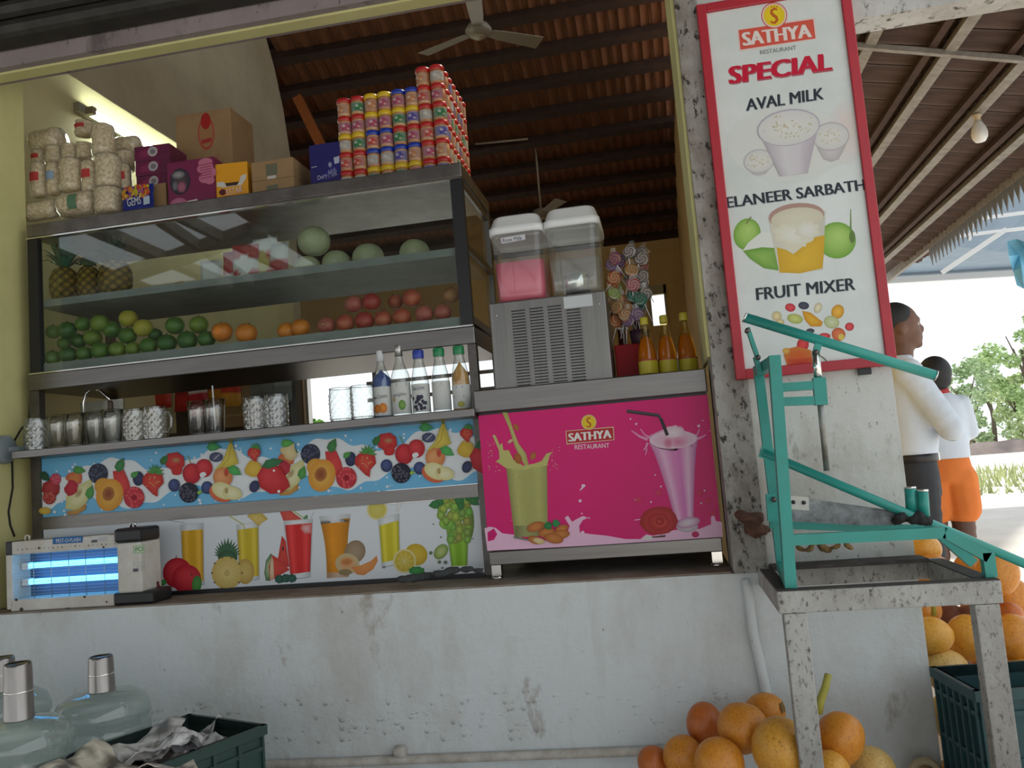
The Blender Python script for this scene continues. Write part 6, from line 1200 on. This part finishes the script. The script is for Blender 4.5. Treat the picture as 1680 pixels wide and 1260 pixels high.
# ================================================================== coconuts
def nut_mat(name, a, b):
    m = mat(name, a, .42, 0, b, 6, .36, .66); nt = m.node_tree; pr = nt.nodes['Principled BSDF']; src = pr.inputs['Base Color'].links[0].from_socket
    tc = nt.nodes.new('ShaderNodeTexCoord'); n = nt.nodes.new('ShaderNodeTexNoise'); n.inputs['Scale'].default_value = 9; n.inputs['Detail'].default_value = 8; n.inputs['Roughness'].default_value = .75; mp = nt.nodes.new('ShaderNodeMapping'); mp.inputs['Scale'].default_value = (1.5, 1.5, .8); nt.links.new(tc.outputs['Object'], mp.inputs[0]); nt.links.new(mp.outputs[0], n.inputs['Vector'])
    r = nt.nodes.new('ShaderNodeMapRange'); r.inputs['From Min'].default_value = .57; r.inputs['From Max'].default_value = .64; nt.links.new(n.outputs[0], r.inputs['Value'])
    x = nt.nodes.new('ShaderNodeMix'); x.data_type = 'RGBA'; nt.links.new(r.outputs[0], x.inputs[0]); nt.links.new(src, x.inputs[6]); x.inputs[7].default_value = (.13, .055, .02, 1); nt.links.new(x.outputs[2], pr.inputs['Base Color']); return m
nm3 = [nut_mat('coconut_orange', (.66, .27, .025), (.58, .20, .02)), nut_mat('coconut_golden', (.70, .36, .05), (.62, .28, .03)), nut_mat('coconut_reddish', (.52, .14, .02), (.44, .11, .02)), nut_mat('coconut_pale', (.66, .44, .14), (.58, .36, .10))]
husk = mat('dry_husk', (.16, .09, .035), .95, 0, (.30, .20, .08), 14, bump=.5, bscale=30)
def nut_mesh(m, sd):
    rg = random.Random(sd); p1, p2 = rg.uniform(0, 6), rg.uniform(0, 6)
    return MB().ell((0, 0, 0), (1, 1, 1.14), 26, 18, fn=lambda d: 1+.035*math.cos(3*math.atan2(d.y, d.x)+p1)*(1-d.z*d.z)+.02*math.sin(2*d.x+p2)-.06*max(0, d.z)**3).mesh('coconut_body', m)
nut_me = [[nut_mesh(m, i*7+j) for j in range(2)] for i, m in enumerate(nm3)]
cx_b = MB()
for q in range(6):
    a = q*PI/3; cx_b.fan = None; rr_ = .22+.10*((q*5) % 3)/2; pts = [(0, 0, 1.10), (.16*math.cos(a-.6), .16*math.sin(a-.6), 1.09), (rr_*math.cos(a), rr_*math.sin(a), 1.06), (.16*math.cos(a+.5), .16*math.sin(a+.5), 1.08)]; cx_b.add(pts+[(x*1.0, y, z+.04) for x, y, z in pts], [(0,1,2,3), (7,6,5,4), (0,4,5,1), (1,5,6,2), (2,6,7,3), (3,7,4,0)], None, False)
calyx_me = cx_b.mesh('calyx', husk)
def coconut(px, py, rpx, Y, k, lab, tilt=(0, 0, 0), calyx=True, group='coconuts', ry=1.0, zmin=True):
    P = at(px, py, Y); R = rpx*mpp(P)
    if zmin: P.z = max(P.z, R*.98)
    t = thing('coconut', lab, 'coconut', P, 0, group); t.matrix_basis = Matrix.Translation(P) @ Matrix.Rotation(tilt[0], 4, 'X') @ Matrix.Rotation(tilt[1], 4, 'Y') @ Matrix.Rotation(tilt[2], 4, 'Z') @ Matrix.Diagonal((R, R, R*ry, 1))
    kid('coconut_body', nut_me[k][int(px) % 2], t, (0, 0, 0))
    if calyx: kid('calyx', calyx_me, t, (0, 0, 0))
    return t
G1 = 'coconuts heaped at the wall foot'; G2 = 'coconuts heaped past the wall end'
for a in ((1155, 1189, 30, -.16, 2, 'reddish coconut at the top left of the wall heap', (2.9, 0, 0), False, G1, 1.05), (1218, 1194, 40, -.30, 0, 'round orange coconut at the top of the wall heap', (.6, .2, 0), False, G1, .95), (1256, 1168, 32, -.14, 0, 'coconut with a dry frayed husk cap beside the pipe', (1.0, .9, .3), True, G1, .95), (1281, 1230, 47, -.42, 1, 'large golden coconut in front, beside the stand leg', (2.8, .2, 0), False, G1, .98),
          (1121, 1241, 33, -.24, 0, 'orange coconut at the left of the wall heap', (2.6, .3, 1), False, G1, .9), (1072, 1252, 26, -.20, 2, 'coconut at the far left edge of the wall heap', (2.9, .4, 0), False, G1, .95), (1180, 1252, 40, -.40, 0, 'orange coconut at the bottom middle of the wall heap', (2.5, -.4, 0), False, G1, .9), (1378, 1213, 38, -.34, 0, 'tall orange coconut under the stand with a cut stalk', (.2, .35, 0), False, G1, 1.12), (1362, 1268, 34, -.42, 1, 'coconut low under the stand between the front legs', (2.7, 0, 0), False, G1, .9), (1432, 1262, 36, -.26, 3, 'pale coconut low on the right under the stand', (2.3, .5, 0), False, G1, .95),
          (1529, 1044, 31, .22, 1, 'golden coconut against the wall end, mid height', (1.2, .3, .4), False, G2, 1.0), (1588, 1047, 33, .34, 1, 'bright golden coconut just left of the front stand leg', (2.8, 0, 0), False, G2, 1.0), (1553, 1102, 35, .20, 3, 'pale yellow coconut third up from the ground at the wall end', (2.4, .3, 0), False, G2, .9), (1563, 1175, 37, .18, 3, 'pale coconut nearest the ground at the wall end', (1.2, .9, 0), True, G2, .9), (1664, 1047, 34, .26, 0, 'orange coconut right of the front stand leg', (2.6, -.2, 0), False, G2, 1.05), (1680, 1112, 30, .22, 1, 'coconut at the frame edge above the crate', (2.8, .2, 0), False, G2, 1.0),
          (1518, 1000, 24, .45, 0, 'coconut half hidden behind the wall end under the stand top', (2.8, .4, 0), False, G2, 1.0), (1530, 940, 30, .50, 0, 'coconut seen through the stand frame near the wall end', (2.8, .4, 0), False, G2, .9), (1516, 902, 27, .62, 1, 'golden coconut just below the blade end', (2.9, .2, .4), False, G2, .8), (1594, 935, 28, .60, 0, 'orange coconut behind the sloping teal rail', (2.8, .4, 0), False, G2, .9), (1636, 940, 32, .40, 0, 'large orange coconut at the stand corner', (2.7, -.3, 0), False, G2, 1.15), (1660, 982, 30, .55, 0, 'orange coconut below the corner one, by the white floor', (2.8, .2, 0), False, G2, 1.1), (1655, 1008, 20, .40, 2, 'reddish coconut behind the front stand leg top', (1, .5, 0), False, G2, 1.0),
          (1607, 1215, 32, .37, 0, 'orange coconut beside the green crate near the ground', (2.7, .4, 0), False, G2, 1.1), (1625, 1100, 30, .48, 2, 'reddish coconut deep in the heap behind the stand leg', (2.8, .2, 0), False, G2, 1.0), (1600, 1150, 32, .50, 2, 'dark coconut deep in the heap above the ground', (2.8, .2, 0), False, G2, 1.0), (1610, 1000, 30, .62, 2, 'reddish coconut at the back of the heap', (2.8, .2, 0), False, G2, 1.0)):
    coconut(*a)
def stalk(name, pts, Y, r, lab): MB().tube([at(x, y, Y) for x, y in pts], r, 9).solo(name, mat('green_stalk', (.40, .36, .06), .6, 0, (.30, .30, .05), 9), lab, 'stalk')
stalk('coconut_stalk', ((1342, 1170), (1346, 1150), (1354, 1128), (1359, 1106)), -.36, [.013, .012, .011, .010], 'yellow-green cut stalk standing behind the stand leg')
stalk('coconut_stalk', ((1532, 1010), (1532, 980), (1528, 945)), .30, [.009, .009, .01], 'pale yellow stalk hanging beside the wall end')
hk = MB(); random.seed(21)
def husk_bits(name, lab, pts, Y, r, m):
    b = MB()
    for x, y in pts:
        P = at(x, y, Y+random.uniform(-.03, .03)); s = r*random.uniform(.7, 1.3); P.z = max(P.z, s*.5); b.ell(P, (s*1.3, s, s*.6), 9, 6, M=Matrix.Rotation(random.uniform(-1, 1), 4, 'Y'), fn=lambda d: 1+.25*math.sin(7*d.x+5*d.z))
    o = b.solo(name, m, lab, 'husk'); md = o.modifiers.new('weld', 'REMESH'); md.mode = 'VOXEL'; md.voxel_size = .008; return o
husk_bits('coconut_husk', 'dark brown coconut husk wedged behind the cutter back post', [(1226, 850), (1232, 862), (1240, 872), (1238, 850)], -.06, .035, mat('dark_husk', (.07, .03, .02), .8, 0, (.14, .06, .03), 12))
husk_bits('coconut_husk', 'brown husk scraps lying along the back of the stand', [(1312, 900), (1330, 899), (1350, 898), (1372, 897), (1392, 896)], -.09, .02, husk)
husk_bits('coconut_husk', 'brown dry husk deep under the stand top by the golden coconuts', [(1555, 1010), (1570, 1014), (1590, 1012), (1600, 1018), (1545, 1018)], .55, .05, mat('red_brown_husk', (.14, .05, .03), .9, 0, (.22, .10, .05), 12))
for i, (x, y, lab) in enumerate(((1548, 1246, 'orange coconut shaving near the wall corner on the ground'), (1566, 1250, 'cut coconut slice with pale flesh on the ground'), (1585, 1244, 'orange coconut shaving beside the low orange coconut'), (1575, 1258, 'coconut scrap lowest on the ground by the crate'))):
    P = at(x, y, .02); sl = MB(); sl.ell((P.x, .02+.02*i, .03), (.035, .02, .022), 12, 8, M=Matrix.Rotation(.5*i, 4, 'Y'), fn=lambda d: 1-.35*max(0, d.z)+.12*math.sin(5*d.x)); sl.solo('coconut_slice', [nm3[0], nm3[3]][i % 2], lab, 'coconut slice', 'coconut scraps on the ground')
t = thing('cut_coconut', 'pale cut coconut end lying at the foot of the wall', 'coconut', (at(1512, 1250, -.06).x, -.1, .055)); t.matrix_basis = t.matrix_basis @ Matrix.Rotation(1.1, 4, 'X')
MB().lathe([(0, -.05), (.035, -.04), (.052, -.01), (.05, .015), (.035, .022), (.03, .012), (.0, .008)], 22, caps=False).part('shell', mat('pale_fibre', (.40, .30, .18), .8, 0, (.50, .42, .28), 10), t); MB().lathe([(0, .012), (.026, .016), (.027, .013)], 18, caps=False).part('flesh', mat('brown_flesh', (.26, .17, .09), .7), t)
# ================================================================== crates, water jars
green = mat('crate_green', (.025, .06, .05), .5, 0, (.02, .045, .04), 5)
def crate(name, lab, org, e1, e2, l1, l2, h, m):
    """open plastic crate: ribbed walls and a rim"""
    e1, e2 = Vector((*e1, 0)).normalized(), Vector((*e2, 0)).normalized(); o3 = Vector((*org, 0)); t = thing(name, lab, 'crate', o3+e1*l1/2+e2*l2/2)
    T = lambda u, v, z: o3+e1*u+e2*v+Vector((0, 0, z))
    def wall(a, b, nrm):
        d = (b-a); L = d.length; d = d.normalized(); w = MB()
        def bx(s0, s1, z0, z1, t0, t1): 
            vs = [a+d*s+nrm*q+Vector((0, 0, z)) for z in (z0, z1) for s, q in ((s0, t0), (s1, t0), (s1, t1), (s0, t1))]; w.add(vs, [(0,1,2,3), (4,5,6,7), (0,1,5,4), (1,2,6,5), (2,3,7,6), (3,0,4,7)])
        bx(0, L, 0, h, -.006, 0); bx(-.012, L+.012, h-.03, h, -.006, .014); bx(0, L, h-.075, h-.062, 0, .008); bx(0, L, .0, .03, 0, .01); bx(0, L, h*.45, h*.45+.012, 0, .008)
        for i in range(7): s = L*i/6; bx(max(0, s-.006), min(L, s+.006), 0, h-.03, 0, .01)
        w.part('side_wall', m, t, True)
    c = [T(0, 0, 0), T(l1, 0, 0), T(l1, l2, 0), T(0, l2, 0)]; ct_ = (c[0]+c[2])/2
    for i in range(4):
        a, b = c[i], c[(i+1) % 4]; nr = Vector(((b-a).y, -(b-a).x, 0)).normalized(); nr = nr if nr.dot((a+b)/2-ct_) > 0 else -nr; wall(a, b, nr)
    MB().add([p+Vector((0, 0, .004)) for p in c], [(0,1,2,3)]).part('crate_floor', m, t, True); return t, T
A = atz(309.5, 1173, .36)
t, T = crate('plastic_crate', 'dark green plastic crate full of newspaper, in the left corner', (A.x, A.y), (.92, -.38), (-.38, -.92), .36, .55, .36, green)
# newspaper sheets
def paper(lab, u, v, z, wd, dp, rz, seed, tint):
    rg = random.Random(seed); n = 12; vs = []; cs = []; ph = [rg.uniform(0, 6) for _ in range(8)]
    for j in range(n+1):
        for i in range(n+1):
            x, y = i/n-.5, j/n-.5; zz = .020*math.sin(6*x+ph[0]+3*y)+.014*math.sin(9*y+ph[1]-5*x)+.008*abs(math.sin(13*x+ph[2]))+.006*abs(math.sin(15*y+ph[3]+9*x))
            vs.append(Vector((x*wd*(1-.12*math.sin(3*y+ph[4])), y*dp*(1-.1*math.sin(4*x+ph[5])), zz))); r = rg.random(); cs.append(tuple(min(.8, c*1.3)*(1 if r > .22 else .5) for c in tint) if (i//3+j//2+seed) % 4 else tuple(c*.30 for c in tint))
    fs = [(j*(n+1)+i, j*(n+1)+i+1, (j+1)*(n+1)+i+1, (j+1)*(n+1)+i) for j in range(n) for i in range(n)]
    P = T(u, v, z-.012); o = bpy.data.objects.new('newspaper', MB().add(vs, fs, cs).mesh('newspaper', PRN)); COL.objects.link(o); o.location = P; o.rotation_euler = (rg.uniform(-.3, .3), rg.uniform(-.3, .3), rz); sd = o.modifiers.new('thick', 'SOLIDIFY'); sd.thickness = .002
    tag(o, lab, 'newspaper', 'crumpled newspapers in the crate')
for i, q in enumerate(((.10, .10, .33, .20, .24, .3, 'crumpled newspaper at the wall corner of the crate, with a dark photo', (.48, .47, .47)), (.24, .12, .33, .22, .2, 1.2, 'grey newspaper ball nearest the crate corner', (.40, .39, .40)), (.12, .28, .34, .24, .26, 2.0, 'white newspaper sheet folded across the middle of the crate', (.58, .57, .55)), (.25, .33, .33, .2, .3, .8, 'newspaper with a brownish picture on the right in the crate', (.45, .40, .36)), (.15, .45, .34, .26, .22, 2.6, 'newspaper with a yellowish edge at the near end of the crate', (.56, .52, .42)), (.22, .22, .36, .16, .16, .1, 'small crumpled newspaper lying topmost in the crate', (.54, .53, .53)))):
    u, v, z, a, b, rz, lab, tint = q; paper(lab, u, v, z, a, b, rz, 50+i, tint)
C0 = at(1602, 1132, -.34)
crate('plastic_crate', 'dark green plastic crate beside the right stand leg', (C0.x, -.34), (1, .12), (-.12, 1), .42, .27, C0.z, mat('crate_blue_green', (.02, .07, .075), .5, 0, (.015, .05, .055), 5))
jar_p = clear('water_jar_plastic', (.82, .88, .86), 1.0, .09, .06, .30, (.42, .48, .46))
def water_jar(px, Y, lab, th, s=1.0):
    P = at(px, 1130, Y); t = thing('water_jar', lab, 'water jar', (P.x, Y, 0), 0, 'empty water jars'); s *= 1.09; b = [(.0, .0), (.12, .0), (.134, .015), (.136, .05), (.130, .065), (.136, .08), (.136, .14), (.129, .155), (.136, .17), (.136, .23), (.129, .245), (.136, .26), (.137, .33), (.129, .345), (.137, .36), (.135, .385), (.124, .410), (.100, .426), (.065, .434), (.040, .437), (.032, .440), (.031, .485)]
    MB().lathe([(r*s, z*s) for r, z in b], 36, caps=False).part('jar', jar_p, t); MB().lathe([(.034*s, .465*s), (.036*s, .47*s), (.036*s, .49*s), (0, .49*s)], 16, caps=False).part('neck_seal', mat('blue_seal', (.10, .16, .26), .5), t)
    tu = thing('steel_tumbler', lab.replace('water jar', 'tumbler').replace('clear plastic', 'steel').split(',')[0]+', upside down over a jar neck', 'tumbler', (P.x, Y, .434*s), 0, 'steel tumblers on the jars')
    MB().lathe([(.042, 0), (.043, .003), (.0418, .006), (.0385, th-.01), (.037, th-.003), (.035, th), (.033, th-.004), (0, th-.004)], 24, caps=False).part('cup', mat('worn_tumbler_steel', (.34, .32, .30), .32, 1.0, (.26, .24, .23), 30, stretch=(1, 1, .1)), tu)
    MB().lathe([(.0405, th*.5-.002), (.0412, th*.5), (.0402, th*.5+.002)], 24, caps=False).part('groove_ring', chrome, tu)
water_jar(30, -.70, 'clear plastic water jar in the bottom left corner, nearest the viewer', .165)
water_jar(167, -.40, 'clear plastic water jar between the corner one and the crate', .115)
water_jar(5, -.34, 'clear plastic water jar cut by the left frame edge', .115)
# ================================================================== people
def skin(b, name, m, par, vox=.012, sm=6):
    o = b.part(name, m, par, True); md = o.modifiers.new('weld', 'REMESH'); md.mode = 'VOXEL'; md.voxel_size = vox; md.use_smooth_shade = True
    s = o.modifiers.new('soften', 'SMOOTH'); s.factor = .5; s.iterations = sm; return o
def limb(b, pts, rs):
    pts = [Vector(p) for p in pts]; n = len(pts)
    for i in range(n-1):
        for k in range(7):
            t = k/6; c = pts[i].lerp(pts[i+1], t); r = rs[i]+(rs[i+1]-rs[i])*t; b.ell(c, (r, r, r), 12, 8)
def torso(b, secs):
    """stacked ellipses: (centre, half width, half depth, turn)"""
    rings = []
    for c, a, d, rz in secs:
        c = Vector(c); rings.append([c+Vector((math.cos(rz)*a*math.cos(q)-math.sin(rz)*d*math.sin(q), math.sin(rz)*a*math.cos(q)+math.cos(rz)*d*math.sin(q), 0)) for q in [2*PI*i/24 for i in range(24)]])
    loft(b, rings)
sk = mat('brown_skin', (.16, .075, .045), .55, 0, (.13, .06, .035), 6); sk2 = mat('dark_brown_skin', (.11, .055, .04), .55); hair = mat('black_hair', (.012, .012, .014), .6)
shirt = mat('white_shirt', (.66, .74, .84), .85, 0, (.58, .66, .76), 4, bump=.8, bscale=7); shirt2 = mat('white_tee', (.64, .71, .80), .85, 0, (.58, .64, .73), 4, bump=.3, bscale=8); trous = mat('charcoal_trousers', (.025, .028, .035), .8); short = mat('orange_shorts', (.75, .20, .03), .75, 0, (.65, .16, .02), 5)
# man in profile, turned to the right, standing behind the wall end
mx, my = 1.165, 1.5
man = thing('person', 'person in a white shirt and dark trousers, in profile behind the wall end', 'person', (mx, my, 0))
hx = mx+.04
b = MB(); b.ell((hx, my, 1.655), (.098, .078, .112), 20, 14); b.ell((hx+.045, my, 1.60), (.058, .058, .072), 14, 10); b.ell((hx+.102, my, 1.628), (.020, .013, .022), 10, 8); b.ell((hx+.088, my, 1.648), (.016, .012, .03), 10, 8); b.ell((hx+.088, my, 1.588), (.022, .024, .010), 10, 6); b.ell((hx+.086, my, 1.574), (.020, .024, .009), 10, 6); b.ell((hx+.078, my, 1.552), (.026, .030, .022), 10, 8); b.ell((hx+.080, my, 1.675), (.025, .05, .014), 10, 6)
for s in (-1, 1): b.ell((hx-.008, my+s*.078, 1.63), (.022, .012, .032), 10, 8)
limb(b, [(mx+.02, my, 1.42), (hx+.008, my, 1.57)], [.062, .055])
limb(b, [(mx+.16, my-.20, 1.10), (mx+.20, my+.02, 1.14), (mx+.20, my+.12, 1.16)], [.043, .032, .028]); limb(b, [(mx+.12, my+.20, 1.12), (mx+.15, my+.06, 1.14)], [.043, .032]); limb(b, [(mx+.02, my, 1.44), (mx+.02, my, 1.2), (mx+.01, my, .85)], [.07, .10, .09])
for s in (-1, 1): limb(b, [(mx+.01, my+s*.16, 1.39), (mx+.01, my, 1.36)], [.05, .08]); limb(b, [(mx+.01, my+s*.16, 1.39), (mx+.14, my+s*.205, 1.11)], [.05, .042]); limb(b, [(mx+.01, my+s*.04, .86), (mx, my+s*.10, .5)], [.08, .055])
for s, rt in ((-1, (mx+.215, my+.16, 1.165)), (1, (mx+.155, my+.03, 1.14))):
    b.ell(rt, (.022, .045, .036), 12, 8)
    for f in range(4): limb(b, [(rt[0]+.008, rt[1]-s*.035, rt[2]+.026-.017*f), (rt[0]+.014, rt[1]-s*.065, rt[2]+.027-.018*f), (rt[0]+.006, rt[1]-s*(.088-.006*abs(f-1)), rt[2]+.024-.018*f)], [.0088, .008, .007])
    limb(b, [(rt[0], rt[1]-s*.01, rt[2]+.03), (rt[0]+.012, rt[1]-s*.03, rt[2]+.055), (rt[0]+.014, rt[1]-s*.05, rt[2]+.06)], [.011, .0095, .008])
limb(b, [(mx, my-.10, .5), (mx+.0, my-.10, .08)], [.055, .04]); limb(b, [(mx, my+.10, .5), (mx, my+.10, .08)], [.055, .04])
for s in (-1, 1): b.ell((mx+.06, my+s*.10, .04), (.13, .045, .04), 14, 8)
skin(b, 'body', sk, man, .009, 4)
b = MB(); b.ell((hx-.018, my, 1.682), (.098, .084, .094), 20, 14); b.ell((hx-.06, my, 1.625), (.05, .07, .06), 14, 10); skin(b, 'hair', hair, man, .01, 4)
for s in (-1, 1): MB().ell((hx+.078, my+s*.034, 1.650), (.010, .012, .009), 10, 8).part('eye', mat('eye_white', (.6, .58, .55), .3), man, True)
b = MB(); torso(b, [((mx+.01, my, .98), .125, .165, 0), ((mx+.02, my, 1.08), .135, .17, 0), ((mx+.02, my, 1.22), .14, .18, 0), ((mx+.015, my, 1.34), .135, .195, 0), ((mx+.005, my, 1.42), .11, .19, 0), ((mx+.01, my, 1.465), .075, .12, 0), ((mx+.025, my, 1.50), .062, .07, 0)])
for s, e, w_ in ((-1, (mx+.155, my-.215, 1.12), (mx+.205, my+.0, 1.15)), (1, (mx+.14, my+.21, 1.13), (mx+.21, my+.03, 1.17))): limb(b, [(mx+.01, my+s*.17, 1.40), e], [.075, .062])
skin(b, 'shirt', shirt, man, .012, 5)
b = MB(); torso(b, [((mx+.01, my, .80), .125, .17, 0), ((mx+.01, my, .90), .125, .17, 0), ((mx+.01, my, 1.005), .118, .158, 0)]); limb(b, [(mx+.01, my-.09, .84), (mx+.02, my-.10, .48), (mx, my-.10, .10)], [.10, .075, .06]); limb(b, [(mx+.02, my+.09, .84), (mx+.03, my+.10, .48), (mx+.01, my+.10, .10)], [.10, .075, .06]); skin(b, 'trousers', trous, man, .012, 4)
b = MB(); torso(b, [((mx+.01, my, .972), .130, .170, 0), ((mx+.01, my, 1.008), .130, .170, 0)]); blt = b.part('belt', black, man, True); MB().box((mx+.138, my-.025, .97), (mx+.146, my+.025, 1.01)).part('buckle', chrome, blt, True)
# shorter person seen from behind
kx, ky = 1.485, 2.05
kid_ = thing('person', 'shorter person seen from behind in a white tee and orange shorts', 'person', (kx, ky, 0))
b = MB(); b.ell((kx+.02, ky, 1.42), (.078, .092, .10), 18, 12); limb(b, [(kx+.025, ky, 1.28), (kx+.02, ky, 1.37)], [.05, .045])
for s in (-1, 1): b.ell((kx+.02+s*.078, ky+.0, 1.40), (.012, .02, .028), 10, 8); limb(b, [(kx+.02+s*.15, ky+.03, 1.08), (kx+.02+s*.10, ky+.18, 1.02)], [.036, .028])
for s in (-1, 1):
    limb(b, [(kx+s*.07, ky, .72), (kx+s*.07, ky, .44), (kx+s*.07, ky+.01, .07)], [.07, .055, .036]); b.ell((kx+s*.07, ky+.05, .035), (.042, .115, .035), 14, 8)
    rt = Vector((kx+.02+s*.09, ky+.22, 1.01)); b.ell(rt, (.03, .04, .018), 12, 8)
    for f in range(4): limb(b, [rt+Vector((-.022+.015*f, .03, 0)), rt+Vector((-.024+.016*f, .06, -.006)), rt+Vector((-.024+.016*f, .085-.006*abs(f-1), -.016))], [.008, .0075, .0065])
    limb(b, [rt+Vector((-s*.025, 0, 0)), rt+Vector((-s*.048, .02, -.004)), rt+Vector((-s*.055, .042, -.008))], [.010, .009, .0075])
limb(b, [(kx+.025, ky, 1.30), (kx+.01, ky, 1.1), (kx, ky, .85)], [.05, .085, .085])
for s in (-1, 1): limb(b, [(kx+.015, ky, 1.24), (kx+.015+s*.11, ky, 1.24), (kx+.02+s*.15, ky+.03, 1.08)], [.06, .042, .036]); limb(b, [(kx, ky, .86), (kx+s*.07, ky, .72)], [.08, .07])
skin(b, 'body', sk2, kid_, .009, 4)
b = MB(); b.ell((kx+.02, ky-.016, 1.438), (.086, .092, .094), 18, 12); b.ell((kx+.02, ky-.05, 1.385), (.07, .05, .05), 14, 10); skin(b, 'hair', hair, kid_, .01, 4)
b = MB(); torso(b, [((kx, ky, .955), .150, .105, 0), ((kx, ky, 1.06), .150, .105, 0), ((kx+.005, ky, 1.18), .155, .11, 0), ((kx+.01, ky, 1.265), .145, .10, 0), ((kx+.015, ky, 1.305), .10, .08, 0), ((kx+.02, ky, 1.33), .055, .055, 0)])
for s in (-1, 1): limb(b, [(kx+.015+s*.12, ky, 1.25), (kx+.015+s*.155, ky+.02, 1.10)], [.058, .05])
skin(b, 'tee_shirt', shirt2, kid_, .012, 5)
b = MB(); torso(b, [((kx+.02, ky-.004, 1.305), .072, .066, 0), ((kx+.02, ky-.004, 1.345), .060, .058, 0)]); b.part('red_collar', mat('red_collar', (.42, .04, .05), .8), kid_, True)
b = MB(); torso(b, [((kx, ky, .83), .155, .11, 0), ((kx, ky, .90), .15, .108, 0), ((kx, ky, .965), .142, .102, 0)]); limb(b, [(kx-.07, ky, .84), (kx-.075, ky, .69)], [.105, .10]); limb(b, [(kx+.07, ky, .84), (kx+.075, ky, .69)], [.105, .10]); skin(b, 'shorts', short, kid_, .012, 4)
